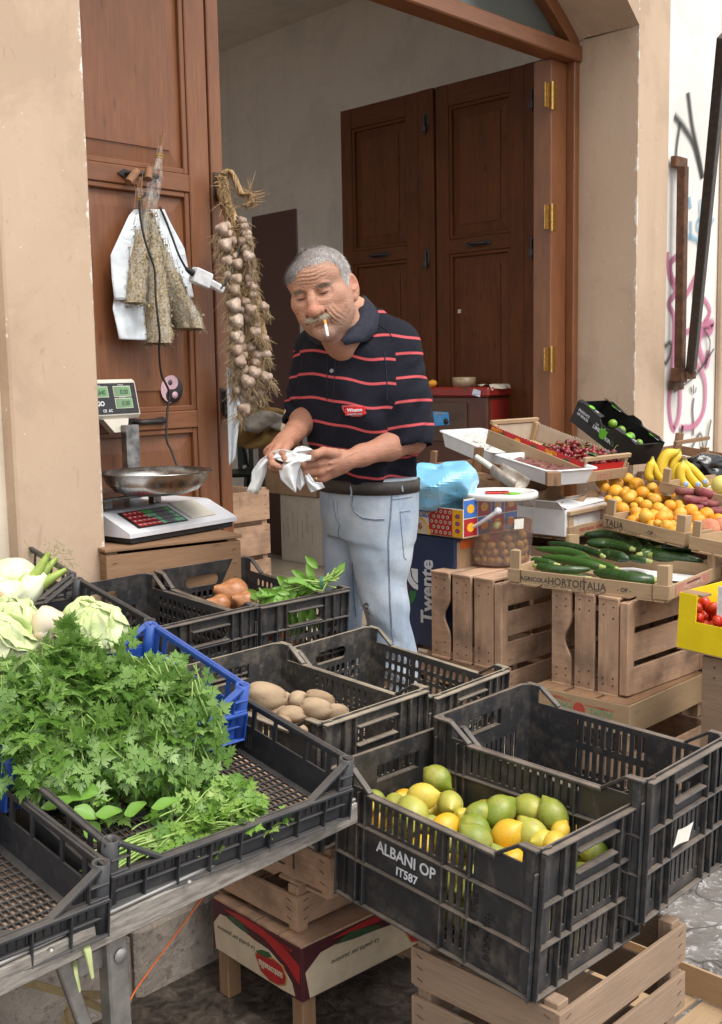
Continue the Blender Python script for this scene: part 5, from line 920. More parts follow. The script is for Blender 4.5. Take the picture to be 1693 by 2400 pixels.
for (x0, x1, z0, z1, v) in ((-.06, .035-.02, .006, .036, '0.640'), (.04, .105, .006, .036, '0.00'), (.04, .105, -.030, -.002, '0.00')):
    b = MB(); b.box((x0-.002, -.0030, z0-.002), (x1+.002, -.0021, z1+.002)); b.build('bezel', M_CREAMP, dp); b = MB(); b.face([(x0, -.0036, z0), (x1, -.0036, z0), (x1, -.0036, z1), (x0, -.0036, z1)], [(0, 0), (1, 0), (1, 1), (0, 1)]); sc0 = b.build('screen', M_LCD, dp)
    text(v, .022, (x1-.010, -.0041, z0+.006), (1, 0, 0), (0, 0, 1), M_SCB, sc0, align='RIGHT', sx=.85, shear=.12)
text('RANGO', .020, (-.005, -.0030, -.022), (1, 0, 0), (0, 0, 1), M_WHITEINK, dp, bold=.0008, align='RIGHT', sx=1.0); text('CE  AC', .012, (.022, -.0030, -.042), (1, 0, 0), (0, 0, 1), M_WHITEINK, dp, align='RIGHT', bold=.0003); text('PESO kg', .006, (-.02, -.0030, .039), (1, 0, 0), (0, 0, 1), M_WHITEINK, dp); text('PREZZO', .006, (.07, -.0030, .039), (1, 0, 0), (0, 0, 1), M_WHITEINK, dp); text('IMPORTO', .006, (.07, -.0030, .001), (1, 0, 0), (0, 0, 1), M_WHITEINK, dp)
s_.matrix_world = SM
# ---------------------------------------------------------------- produce
def fruit_mesh(name, mat, prof, nu=20, nv=14, fn=None, seed=0, wob=.04):
    """closed body of revolution along Z with lumps; prof(t) -> (r, z), t 0..1"""
    rg = np.random.default_rng(seed); a1, a2, a3 = rg.uniform(0, 6, 3); b = MB(); rows = []
    for i in range(nu):
        u = 2*PI*i/nu; row = []
        for j in range(nv+1):
            r, z = prof(j/nv); k = 1+wob*(math.sin(u+a1+3*j/nv)+.6*math.sin(2*u+a2-4*j/nv)+.4*math.sin(3*u+a3))
            p = (r*math.cos(u)*k, r*math.sin(u)*k, z); row.append(fn(p, u, j/nv) if fn else p)
        rows.append(row)
    b.grid(rows, 0, True, closeu=True); return b.mesh(name, mat)
sph = lambda rx, rz: (lambda t: (rx*math.sin(PI*t)+1e-5, -rz*math.cos(PI*t)))
def peel(name, cols, rough=.4, bump=.25, bs=180, sss=.15, blot=None, coat=0, spots=None):
    """fruit skin: each fruit picks its own ripeness, blotches on top"""
    s = Sh(name); v = s.co(); r = s.rnd(); off = s.n('VectorMath', {'operation': 'ADD'}, _0=v, _1=s.n('CombineXYZ', None, _0=s.math('MULTIPLY', r, 31), _1=s.math('MULTIPLY', r, 17)).outputs[0]).outputs[0]
    n = s.noise(off, 22, 3); c = s.ramp(s.math('ADD', s.math('MULTIPLY', r, .75), s.math('MULTIPLY', n, .45)), [(.12+.86*i/(len(cols)-1), c_) for i, c_ in enumerate(cols)])
    if blot: c = s.mix(s.math('MULTIPLY', s.ramp(s.noise(off, 13, 4), [(.5, 0), (.72, 1)]), blot[1]), c, blot[0])
    if spots: c = s.mix(s.math('MULTIPLY', s.ramp(s.noise(off, 75, 4, .7), [(.60, 0), (.68, 1)]), spots[1]), c, spots[0])
    s.bump(s.noise(v, bs, 3), bump, .002); s.b.inputs['Subsurface Weight'].default_value = sss; s.b.inputs['Subsurface Radius'].default_value = (.008, .005, .002); s.b.inputs['Subsurface Scale'].default_value = 1.0
    if coat: s.b.inputs['Coat Weight'].default_value = coat; s.b.inputs['Coat Roughness'].default_value = .12
    return s.out(c, rough)
def rrot(flat=0): return Matrix.Rotation(random.uniform(0, 6.3), 4, 'Z') @ Matrix.Rotation(random.gauss(0, .5) if flat else random.uniform(0, 6.3), 4, 'X') @ Matrix.Rotation(random.gauss(0, .4) if flat else random.uniform(0, 6.3), 4, 'Y')
def place(name, me, p, s, label, cat, group, rot=None, sc=(1, 1, 1)):
    o = mobj(name, me, None, Matrix.Translation(p) @ (rot if rot is not None else rrot()) @ Matrix.Diagonal((s*sc[0], s*sc[1], s*sc[2], 1))); return tag(o, label, cat, group)
def drop(spots, x, y, r, base, sq=.93):
    z = base+r
    for (a, b, c, q) in spots:
        d2 = (a-x)**2+(b-y)**2; R2 = (r+q)*sq
        if d2 < R2*R2: z = max(z, c+math.sqrt(R2*R2-d2))
    return z
def pile(n, w0, w1, d0, d1, base, r, spots=None, tries=14, top=None, rv=.1):
    out = []; spots = spots if spots is not None else []
    for i in range(n):
        best = None; q = r*random.uniform(1-rv, 1+rv)
        for k in range(tries):
            x, y = random.uniform(w0+q, w1-q), random.uniform(d0+q, d1-q); z = drop(spots, x, y, q, base)
            if best is None or z < best[2]: best = (x, y, z, q)
        if top and best[2] > top(best[0], best[1]): continue
        spots.append(best); out.append(best)
    return out
# lemons
lem = lambda t: ((.0262*math.sin(PI*t)**.85+1e-5), -.030*math.cos(PI*t)-.0075*math.exp(-((t)/.07)**2)+.009*math.exp(-((1-t)/.07)**2))
M_LEMY = peel('lemon_yellow', [(.60, .42, .03), (.68, .36, .015), (.58, .44, .06), (.50, .42, .06)], .38, .35, 330, .12, ((.45, .46, .06), .5), 0, ((.38, .28, .1), .5))
M_LEMG = peel('lemon_green', [(.24, .28, .035), (.40, .39, .07), (.16, .22, .02), (.44, .40, .10)], .38, .35, 330, .12, ((.52, .44, .10), .8), 0, ((.36, .29, .16), .7))
LY = [fruit_mesh('lemon', M_LEMY, lem, 22, 16, None, k) for k in range(3)]; LG = [fruit_mesh('lemon', M_LEMG, lem, 22, 16, None, 9+k) for k in range(3)]
GLEM = 'lemons heaped in the black crate'; spots = []; LI = LIME.matrix_world.inverted()
for (x, y, k, r) in ((473, 385, 'g', 54), (412, 460, 'y', 58), (525, 487, 'g', 56), (220, 482, 'g', 52), (298, 492, 'g', 46), (370, 525, 'g', 73), (505, 582, 'y', 58), (578, 548, 'y', 46), (638, 527, 'g', 50), (722, 522, 'g', 66), (842, 507, 'g', 62), (940, 532, 'g', 62), (1058, 562, 'y', 62), (628, 640, 'g', 66), (755, 618, 'y', 66), (855, 620, 'g', 68), (515, 632, 'g', 50), (945, 650, 'y', 55), (968, 600, 'y', 40), (718, 712, 'g', 52), (785, 712, 'y', 50), (1105, 685, 'g', 54), (1162, 655, 'y', 40), (190, 490, 'y', 44), (440, 570, 'g', 40), (830, 560, 'y', 40), (900, 640, 'y', 50), (620, 590, 'g', 60)):
    px, py = 750+x*.5821, 1600+y*.5821; zz = CAMZ-.805+(.035 if y < 470 else .012 if y < 540 else -.006) - (.028 if x > 1000 else 0) - (.01 if y > 690 else 0)
    p = at(px, py, z=zz); d = (p-Vector((0, 0, CAMZ))).dot(Vector(cF)); rr = r*.5821*d/F_PX; q = LI @ p
    if q.x < rr+.005: q.x = rr+.005
    if q.x > .295-rr: q.x = .295-rr
    if q.y < rr+.005: q.y = rr+.005
    spots.append((q.x, q.y, q.z, rr*.97)); M = LIME.matrix_world @ q
    place('lemon', random.choice(LY if k == 'y' else LG), M, rr/.0275, ('yellow' if k == 'y' else 'mottled green')+' lemon lying on top of the black crate', 'lemon', GLEM)
low = []; pile(140, .0035, .2965, .0035, .4465, .010, .0275, low, 10, lambda x, y: .150)
for (x, y, z, r) in low: 
    if all((x-a)**2+(y-b_)**2+(z-c)**2 > (r+q)**2*.6 for a, b_, c, q in spots): place('lemon', random.choice(LY+LY+LG), LIME.matrix_world @ Vector((x, y, z)), r/.0275, 'lemon deeper in the black crate glimpsed through the slots', 'lemon', GLEM)
# potatoes
M_POTA = peel('potato_skin', [(.36, .25, .155), (.42, .31, .20), (.32, .22, .13)], .8, .5, 90, .03, ((.22, .15, .09), .5), 0, ((.16, .1, .06), .5))
PO = [fruit_mesh('potato', M_POTA, lambda t: (.033*math.sin(PI*t)**.8+1e-5, -.047*math.cos(PI*t)), 26, 20, (lambda p, u, t: (p[0]*(1+.05*math.sin(4*u+9*t)), p[1]*(1+.05*math.sin(3*u-7*t)), p[2]*(1+.06*math.sin(2*u)))), 20+k, .10) for k in range(3)]
PI_ = POT.matrix_world.inverted()
for i, (x, y, rx, ry, zz) in enumerate(((355, 765, 92, 66, .02), (505, 792, 48, 42, .0), (630, 775, 68, 38, .01), (590, 825, 72, 52, .012), (470, 862, 66, 42, .0), (685, 845, 58, 40, -.01), (415, 905, 56, 50, -.01), (510, 940, 40, 34, -.03), (430, 790, 46, 44, -.01), (330, 850, 52, 50, -.02), (540, 870, 56, 44, -.03), (400, 850, 60, 48, -.02))):
    p = at(450+x*.4938, 1250+y*.4938, z=CAMZ-.735+zz); d = (p-Vector((0, 0, CAMZ))).dot(Vector(cF)); s_x = rx*.4938*d/F_PX; s_y = ry*.4938*d/F_PX; q = PI_ @ p; q.x = min(max(q.x, .035), .265); q.y = min(max(q.y, .04), .42); p = POT.matrix_world @ q
    ax = Matrix((( cR[0], 0, -cF[0], 0), (cR[1], 0, -cF[1], 0), (0, 1, 0, 0), (0, 0, 0, 1)))
    rot = Matrix.Rotation(-YAW, 4, 'Z') if 0 else ax @ Matrix.Rotation(random.uniform(-.35, .1), 4, 'Z') @ Matrix.Rotation(R(90), 4, 'Y')
    place('potato', PO[i % 3], p, 1, ['large', 'small', 'long', 'rounded'][i % 4]+' earthy potato in the dusty crate', 'potato', 'potatoes in the dusty crate', rot, (s_y/.033, s_y/.033, s_x/.047))
for (x, y, z, r) in pile(26, .01, .29, .15, .44, .012, .036, None, 8, lambda x, y: .085): place('potato', PO[0], POT.matrix_world @ Vector((x, y, z)), .95, 'potato lower down in the dusty crate', 'potato', 'potatoes in the dusty crate', Matrix.Rotation(random.uniform(0, 6), 4, 'Z') @ Matrix.Rotation(R(90), 4, 'Y'))
# apricots
def cleft(p, u, t): k = 1-.10*math.exp(-(math.atan2(math.sin(u), math.cos(u))/.22)**2)*math.sin(PI*t); return (p[0]*k, p[1]*k, p[2]-.004*math.exp(-((1-t)/.10)**2))
M_APR = peel('apricot_skin', [(.66, .40, .04), (.74, .36, .02), (.72, .30, .018), (.70, .42, .06)], .5, .15, 250, .2, ((.62, .17, .03), .45), 0, ((.45, .2, .06), .25))
AR = [fruit_mesh('apricot', M_APR, sph(.024, .0255), 22, 14, cleft, 40+k, .03) for k in range(3)]
APL = ((395, 995, 65), (425, 1055, 52), (520, 960, 60), (550, 1012, 66), (652, 968, 66), (537, 1105, 80), (640, 1085, 42), (752, 1032, 82), (672, 1170, 72), (540, 1200, 60), (600, 1282, 76), (700, 1130, 56), (810, 1115, 72), (905, 1060, 62), (846, 1242, 64), (743, 1308, 66), (937, 1180, 66), (970, 1272, 68), (1012, 1122, 90), (1105, 1090, 48), (1087, 1245, 66), (1165, 1170, 62), (870, 1372, 76), (1045, 1370, 80), (1200, 1275, 56), (1190, 1325, 70), (1030, 1455, 50), (1112, 1432, 50), (1300, 1290, 72), (1352, 1345, 60), (1458, 1332, 82), (890, 1145, 40), (720, 1250, 45), (462, 1170, 42), (620, 1120, 50), (780, 1200, 50), (920, 1330, 55), (1180, 1230, 50), (960, 1420, 46), (830, 1310, 50))
for i, (x, y, r) in enumerate(APL):
    p = at(1320+x*.23025, 900+y*.23025, z=CAMZ-.545+.075*(1450-y)/490); d = (p-Vector((0, 0, CAMZ))).dot(Vector(cF)); rr = r*.23025*d/F_PX
    place('apricot', AR[i % 3], p, rr/.0245, ['orange', 'yellow-orange', 'blushing'][i % 3]+' apricot heaped in the wooden tray behind the zucchini', 'apricot', 'apricots in the wooden tray')
for (x, y, z, r) in pile(40, .01, .41, .01, .335, .006, .025, None, 8, lambda x, y: .06): place('apricot', AR[0], apM @ Vector((x, y, z)), 1, 'apricot lower in the heap behind the zucchini', 'apricot', 'apricots in the wooden tray')
# zucchini
def zuc_mat():
    s = Sh('zucchini_skin'); v = s.co(); r = s.rnd(); n = s.noise(s.map(v, (220, 220, 220)), 1.0, 2); st = s.noise(s.map(s.co('UV'), (26, 1.2, 1)), 1.0, 3)
    c = s.mix(s.ramp(r, [(.2, 0), (.95, 1)]), (.012, .035, .010), (.038, .10, .016)); c = s.mix(s.math('MULTIPLY', s.ramp(n, [(.60, 0), (.68, 1)]), .35), c, (.11, .19, .05)); c = s.mix(s.math('MULTIPLY', s.ramp(st, [(.45, 0), (.7, 1)]), .5), c, (.045, .10, .022))
    c = s.mix(s.math('MULTIPLY', s.ramp(s.noise(v, 24, 4, .7), [(.64, 0), (.70, 1)]), .5), c, (.25, .25, .12)); s.bump(n, .08, .002); return s.out(c, .27)
M_ZUC = zuc_mat(); M_ZSTEM = pm('zucchini_stem', (.28, .36, .08), (.40, .42, .16), 90, .6, .3)
def zucchini(pts, rad, label):
    t = empty('zucchini', pts[0], label, 'zucchini', 'zucchini in the wooden tray'); TI_ = Matrix.Translation(-Vector(pts[0])); P = []; n = len(pts)
    for i in range(n-1):
        p0, p1, p2, p3 = pts[max(i-1, 0)], pts[i], pts[i+1], pts[min(i+2, n-1)]
        for q in np.linspace(0, 1, 8, endpoint=False): P.append(.5*((2*p1)+(p2-p0)*q+(2*p0-5*p1+4*p2-p3)*q*q+(3*p1-p0-3*p2+p3)*q**3))
    P.append(pts[-1]); m = len(P); rr = [rad*min(1, (.12+1.9*(i/m)**.62 if i/m < .3 else 1))*(1 if i/m < .72 else 1-.42*((i/m-.72)/.28)**1.5) for i in range(m)]; rr[0] = rad*.05
    b = MB(); b.tube(P, rr, 16); b.build('body', M_ZUC, t, local=TI_); e = (P[-1]-P[-3]).normalized(); b = MB(); side = e.cross(Vector((0, 0, 1))).normalized()
    b.tube([P[-1]-e*.004, P[-1]+e*.006, P[-1]+e*.018, P[-1]+e*.020], [rr[-1]*.98, rr[-1]*.72, rr[-1]*.62, rr[-1]*.1], 7); b.build('stem', M_ZSTEM, t, local=TI_)
ZL = [((180, 445), (400, 470), (520, 500), (600, 540), 38), ((275, 400), (450, 430), (600, 465), (690, 500), 32), ((225, 508), (400, 530), (550, 560), (680, 585), 36), ((610, 605), (450, 612), (300, 602), (200, 582), 36), ((150, 530), (210, 545), (330, 570), 33), ((625, 625), (800, 655), (950, 690), (1090, 690), 54), ((555, 340), (750, 350), (900, 400), (1020, 475), 50), ((570, 402), (750, 412), (920, 450), 42), ((905, 530), (800, 502), (690, 478), 44), ((745, 315), (900, 340), (1050, 375), (1170, 420), 35), ((840, 370), (1000, 395), (1055, 415), 30), ((1480, 455), (1300, 442), (1150, 440), 45), ((1475, 548), (1250, 520), (1090, 500), 48), ((1640, 432), (1450, 410), (1300, 398), 32), ((1640, 392), (1480, 380), (1330, 375), 24), ((1140, 520), (1080, 470), (1050, 440), 42), ((360, 658), (450, 662), (570, 668), 20), ((870, 632), (950, 640), (1035, 655), 22), ((590, 530), (660, 560), (800, 600), 30), ((900, 510), (960, 525), (1040, 540), 30), ((460, 520), (560, 530), (640, 555), 30), ((1180, 470), (1100, 480), (1000, 490), 38)]
WORDS = ['long dark', 'bright green', 'thick dark', 'striped', 'short green', 'bent']
for i, z in enumerate(ZL):
    *pp, r = z; pts = [at(1200+x*.30432, 1150+y*.30432, z=CAMZ-.675+.075*(690-y)/380) for x, y in pp]; d = (pts[0]-Vector((0, 0, CAMZ))).dot(Vector(cF)); zucchini(pts, r*.30432*d/F_PX, WORDS[i % 6]+' zucchini lying in the farm-stamped wooden tray')
# tomatoes, cherries, limes, olives
M_TOM = peel('tomato_skin', [(.52, .018, .010), (.58, .03, .012), (.50, .05, .012), (.55, .022, .01)], .15, .03, 60, .12, ((.62, .14, .02), .3)); TM = [fruit_mesh('cherry_tomato', M_TOM, sph(.0155, .0175), 18, 12, None, 60+k, .02) for k in range(2)]
M_CALYX = pm('calyx_green', (.08, .16, .03), None, 60, .6)
for (x, y, z, r) in pile(210, .006, .334, .006, .394, .05, .0160, None, 8, lambda x, y: .165): place('cherry_tomato', random.choice(TM), YEM @ Vector((x, y, z)), r/.0165, 'red cherry tomato in the yellow carton', 'tomato', 'cherry tomatoes in the yellow carton')
M_CHE = peel('cherry_skin', [(.075, .006, .010), (.14, .008, .012), (.24, .012, .014), (.05, .005, .009)], .12, .02, 60, .08); CH_ = fruit_mesh('cherry', M_CHE, sph(.0125, .0118), 16, 10, None, 70, .03); M_CST = pm('cherry_stalk', (.22, .26, .06), (.3, .2, .06), 60, .6)
for i, (x, y, z, r) in enumerate(pile(230, .012, .288, .012, .27, .012, .0125, None, 8, lambda x, y: .088-.15*max(0, y-.16))):
    o = place('cherry', CH_, CHM @ Vector((x, y, z)), r/.0122, 'dark red cherry in the red-lined crate', 'cherry', 'cherries in the red-lined crate')
    if z > .05 and i % 2: a = random.uniform(0, 6.3); b = MB(); q = Vector((x, y, z+r*.8)); b.tube([q, q+Vector((.012*math.cos(a), .012*math.sin(a), .012)), q+Vector((.032*math.cos(a), .032*math.sin(a), .016))], .0010, 4); k = b.build('stalk', M_CST); k.parent = o; k.matrix_parent_inverse = o.matrix_world.inverted() @ CHM
b = MB(); b.grid([[tuple(CHM @ Vector((.04+.06*i/5+.01*math.sin(j), .03+.03*(j-2)/2*math.sin(PI*(i+.3)/5.6), .098+.006*math.cos(i)+.004*abs(j-2)))) for j in range(5)] for i in range(6)]); tag(b.build('cherry_leaf', pm('cherry_leaf', (.06, .14, .05), (.04, .09, .03), 40, .5)), 'green leaf lying on the cherries', 'leaf')
M_LIM = peel('lime_skin', [(.13, .27, .02), (.19, .33, .03)], .35, .3, 330, .1); LM = fruit_mesh('lime', M_LIM, sph(.0275, .029), 20, 14, None, 80, .02)
for i, (x, y, r, d) in enumerate(((505, 405, 46, 4.92), (592, 474, 48, 4.87), (685, 540, 50, 4.82), (772, 602, 42, 4.77))): p = at(1320+x*.23025, 900+y*.23025, d=d-.03); place('lime', LM, p, r*.23025*d/F_PX/.028, ['uppermost', 'second', 'third', 'lowest'][i]+' green lime in the tilted black carton', 'lime', 'limes in the black carton')
M_OLI = peel('olive_skin', [(.30, .29, .08), (.40, .36, .12), (.33, .28, .09)], .35, .05, 60, .1); OL = fruit_mesh('olive', M_OLI, sph(.0140, .0165), 14, 10, None, 85, .03)
for k in range(4):
    for i in range(20-k*2 if k < 3 else 7):
        a = 2*PI*i/(20-k*2 if k < 3 else 7)+k*.17+random.uniform(-.05, .05); rr = .0885+random.uniform(-.004, .003); place('olive', OL, BK+Vector((rr*math.cos(a), rr*math.sin(a), .021+.0255*k+random.uniform(-.003, .003))), random.uniform(.92, 1.08), 'green olive in the brine of the bucket', 'olive', 'olives in the bucket')
q = vd*-.02+vf*.100+Vector((0, 0, .143)); place('olive', OL, BK+q, 1.1, 'single olive floating near the top of the brine', 'olive', 'olives in the bucket')
# bananas
def ban_mat():
    s = Sh('banana_skin'); uv = s.n('SeparateXYZ', None, _0=s.co('UV')).outputs[0]; n = s.noise(s.co(), 45, 4); c = s.ramp(uv, [(.0, (.05, .035, .02)), (.06, (.35, .36, .05)), (.22, (.66, .47, .03)), (.85, (.68, .47, .03)), (.95, (.40, .38, .05)), (1.0, (.04, .03, .02))])
    c = s.mix(s.math('MULTIPLY', s.ramp(n, [(.66, 0), (.72, 1)]), .6), c, (.2, .11, .03)); return s.out(c, .45)
M_BAN = ban_mat(); zB = lambda x, y, d: at(1320+x*.23025, 900+y*.23025, d=d); GB = 'bananas on the stall'
BL = [([(1190, 655), (1160, 690), (1060, 720), (1010, 800), (1005, 900), (1060, 1000), (1100, 1030)], 62, 4.45, 'largest banana at the back of the bunch'), ([(1195, 665), (1180, 720), (1130, 790), (1115, 860), (1120, 920)], 42, 4.46, 'narrow banana behind the front hand'), ([(1225, 765), (1210, 820), (1150, 870), (1130, 950), (1150, 1030)], 48, 4.36, 'left banana of the front hand'), ([(1228, 765), (1215, 830), (1195, 910), (1220, 1000), (1320, 1090)], 50, 4.33, 'stickered banana in the middle of the front hand'), ([(1238, 765), (1245, 840), (1285, 930), (1350, 1010), (1415, 1065)], 44, 4.34, 'stickered banana right of the middle in the front hand'), ([(1246, 765), (1280, 830), (1350, 900), (1420, 980), (1475, 1040)], 46, 4.37, 'rightmost stickered banana of the front hand'), ([(912, 735), (905, 800), (880, 860), (870, 930), (910, 985)], 44, 4.40, 'leftmost banana leaning on a wooden post'), ([(915, 735), (925, 820), (950, 900), (1000, 970), (1050, 1010)], 38, 4.42, 'second banana from the wooden post')]
M_BSTK = pm('blue_fruit_sticker', (.03, .16, .5), (.5, .6, .75), 260, .4)
for pts, r, d, lab in BL:
    P0 = [zB(x, y, d) for x, y in pts]; n = len(P0); P = []
    for i in range(n-1):
        p0, p1, p2, p3 = P0[max(i-1, 0)], P0[i], P0[i+1], P0[min(i+2, n-1)]
        for q in np.linspace(0, 1, 5, endpoint=False): P.append(.5*((2*p1)+(p2-p0)*q+(2*p0-5*p1+4*p2-p3)*q*q+(3*p1-p0-3*p2+p3)*q**3))
    P.append(P0[-1]); m = len(P); R_ = r*.23025*d/F_PX; rr = [R_*(.30 if i/m < .10 else .30+.70*min(1, (i/m-.10)/.20) if i/m < .30 else 1-.7*max(0, (i/m-.80)/.2)**1.3) for i in range(m)]
    b = MB(); b.tube(P, rr, 7); 
    for k in range(len(b.sm)): b.sm[k] = True
    o = tag(b.build('banana', M_BAN), lab, 'banana', GB)
    if 'stickered' in lab: c = P[int(m*.78)]-Vector(cF)*rr[int(m*.78)]*1.02; b = MB(); b.lathe([(0, .0012), (.010, .001), (.0105, 0)], 14, frame(c, cR, -cD)); b.build('sticker', M_BSTK, o)
# flat peaches, peaches, one pale apple
M_FPE = peel('flat_peach_skin', [(.16, .03, .045), (.24, .05, .05), (.20, .06, .07)], .7, .2, 200, .1, ((.42, .26, .16), .45)); FP = fruit_mesh('flat_peach', M_FPE, lambda t: (.042*math.sin(PI*t)**.7+1e-5, -.024*math.cos(PI*t)*(1-.55*math.exp(-((t-1)/.2)**2)-.3*math.exp(-(t/.2)**2))), 24, 16, None, 90, .03)
M_PEA = peel('peach_skin', [(.52, .13, .09), (.55, .24, .12), (.45, .09, .08)], .7, .2, 200, .15, ((.66, .38, .16), .6), 0, ((.35, .06, .06), .3)); PE = fruit_mesh('peach', M_PEA, sph(.038, .036), 24, 16, cleft, 91, .02)
for i, (x, y, r) in enumerate(((1235, 1095, 95), (1312, 1178, 92), (1450, 1112, 122), (1360, 1255, 75), (1440, 1215, 60), (1510, 1215, 78), (1595, 1165, 75), (1400, 1180, 70), (1560, 1290, 75))):
    d = 4.12-.0006*(y-1100); place('flat_peach', FP, zB(x, y, d), r*.23025*d/F_PX/.042, ['dusky', 'reddish', 'large purple', 'small'][i % 4]+' flat peach beside the apricots', 'peach', 'flat peaches beside the apricots', Matrix.Rotation(random.uniform(0, 6), 4, 'Z') @ Matrix.Rotation(random.uniform(-.35, .35), 4, 'X'))
for i, (x, y, r) in enumerate(((1490, 1490, 125), (1625, 1450, 100), (1640, 1540, 90), (1400, 1530, 80))): d = 3.78; place('peach', PE, zB(x, y, d), r*.23025*d/F_PX/.038, ['big blushing', 'pinkish', 'red', 'half hidden'][i]+' peach in the tray at the right edge', 'peach', 'peaches at the right edge')
d = 4.2; M_APP = peel('pale_apple_skin', [(.60, .55, .12), (.62, .56, .16)], .35, .05, 80, .1); place('apple', fruit_mesh('apple', M_APP, sph(.038, .036), 20, 14, None, 95, .02), zB(1610, 1030, d), 1.0, 'pale yellow apple at the right edge by the bananas', 'apple', None)
# onions
M_ONI = (lambda s: s.out(s.mix(s.ramp(s.noise(s.map(s.co(), (90, 90, 8)), 1.0, 4), [(.35, 0), (.65, 1)]), (.46, .21, .09), (.32, .125, .05)), .42))(Sh('onion_skin')); ON = fruit_mesh('onion', M_ONI, lambda t: (.040*math.sin(PI*t)**.85*(1-.12*t)+1e-5+.004*math.exp(-((1-t)/.05)**2), -.034*math.cos(PI*t)+.022*math.exp(-((1-t)/.11)**2)), 24, 20, None, 33, .03)
for i, (x, y, r, lab) in enumerate(((1045, 365, 68, 'plump brown onion lying on its side by the basil'), (985, 415, 48, 'smaller onion in front of the plump one'), (1100, 400, 48, 'onion half under the basil leaves'))):
    p = at(x*.5247, 1200+y*.5247, d=3.02-.03*i); place('onion', ON, p, r*.5247*3.0/F_PX/.037, lab, 'onion', 'onions in the crate below the scale', Matrix.Rotation(R(160), 4, 'Z') @ Matrix.Rotation(R(70), 4, 'Y'))
for (x, y, z, r) in pile(22, .01, .29, .02, .43, .012, .036, None, 8): place('onion', ON, BAS.matrix_world @ Vector((x, y, z)), .95, 'onion at the bottom of the crate below the scale', 'onion', 'onions in the crate below the scale')
b = MB(); 
for i in range(14): p = GREY.matrix_world @ Vector((random.uniform(.03, .27), random.uniform(.25, .42), .012)); b.face([p, p+Vector((.02, .005, .004)), p+Vector((.022, .014, .008)), p+Vector((.003, .012, .003))])
tag(b.build('dry_skins', M_ONI), 'brown onion skins on the bottom of the dusty crate', 'scraps', kind='stuff')
# fennel
M_FEN = pm('fennel_white', (.66, .68, .52), (.52, .60, .34), 18, .4, .05, 60, 0, .5, .15); M_FENG = pm('fennel_green', (.36, .45, .10), (.24, .34, .06), 30, .5); M_FROND = pm('fennel_fronds', (.13, .22, .03), (.2, .28, .05), 80, .6); M_CUT = pm('cut_end', (.50, .36, .19), (.36, .24, .12), 60, .7)
def fennel(c, r, ax, label, cut=True):
    t = empty('fennel', c, label, 'fennel', 'fennel bulbs in the top tray'); rot = Vector(ax).to_track_quat('Z', 'Y').to_matrix().to_4x4(); k = r/.05
    def rib(p, u, t_): f = 1+.05*math.sin(5*u+3*t_)*math.sin(PI*t_)+.03*math.sin(11*u); return (p[0]*f*1.08, p[1]*f*.86, p[2])
    me = fruit_mesh('bulb', M_FEN, lambda t_: (.05*math.sin(PI*min(1, t_*.86+.07))**.7*(1-.35*t_)+.002, -.048+.12*t_), 30, 18, rib, 5, .03); o = mobj('bulb', me, t, rot @ Matrix.Scale(k, 4))
    b = MB()
    for i in range(3): a = i*2.1; d = Vector((.018*math.cos(a), .018*math.sin(a), .06)); d2 = Vector((.030*math.cos(a)+.01, .030*math.sin(a), .10)); b.tube([d*.6, d, d2, d2*1.15], [.018, .014, .008, .006], 8)
    b.build('stalks', M_FENG, t, local=rot @ Matrix.Scale(k, 4)); b = MB()
    for i in range(90): a = Vector((random.gauss(.03, .014), random.gauss(.0, .02), random.uniform(.07, .15))); b.tube([a, a+Vector((random.gauss(.006, .012), random.gauss(0, .012), random.uniform(-.01, .02)))], .0006, 3, caps=False)
    b.build('fronds', M_FROND, t, local=rot @ Matrix.Scale(k, 4))
    if cut: b = MB(); b.lathe([(0, -.0500), (.017, -.0500), (.023, -.046), (.026, -.040)], 18); b.build('cut_end', M_CUT, t, local=rot @ Matrix.Scale(k, 4))
z0 = lambda x, y, d: at(x*.2469, 1230+y*.247, d=d)
camv = -Vector(cF)
fennel(z0(150, 470, 2.42), .046, -Vector(cR)*.9+Vector(cF)*.3+Vector((0, 0, .1)), 'biggest fennel bulb at the left edge', False); fennel(z0(230, 650, 2.38), .042, Vector(cR)*.75+Vector(cF)*.25+Vector((0, 0, .75)), 'fennel bulb with feathery green tops'); fennel(z0(75, 665, 2.33), .038, Vector(cF)*.9+Vector(cR)*.25+Vector((0, 0, .25)), 'fennel bulb showing its brown cut end'); fennel(z0(-60, 620, 2.38), .042, Vector(cR)*.6+Vector(cF)*.6, 'fennel bulb cut off by the left edge')
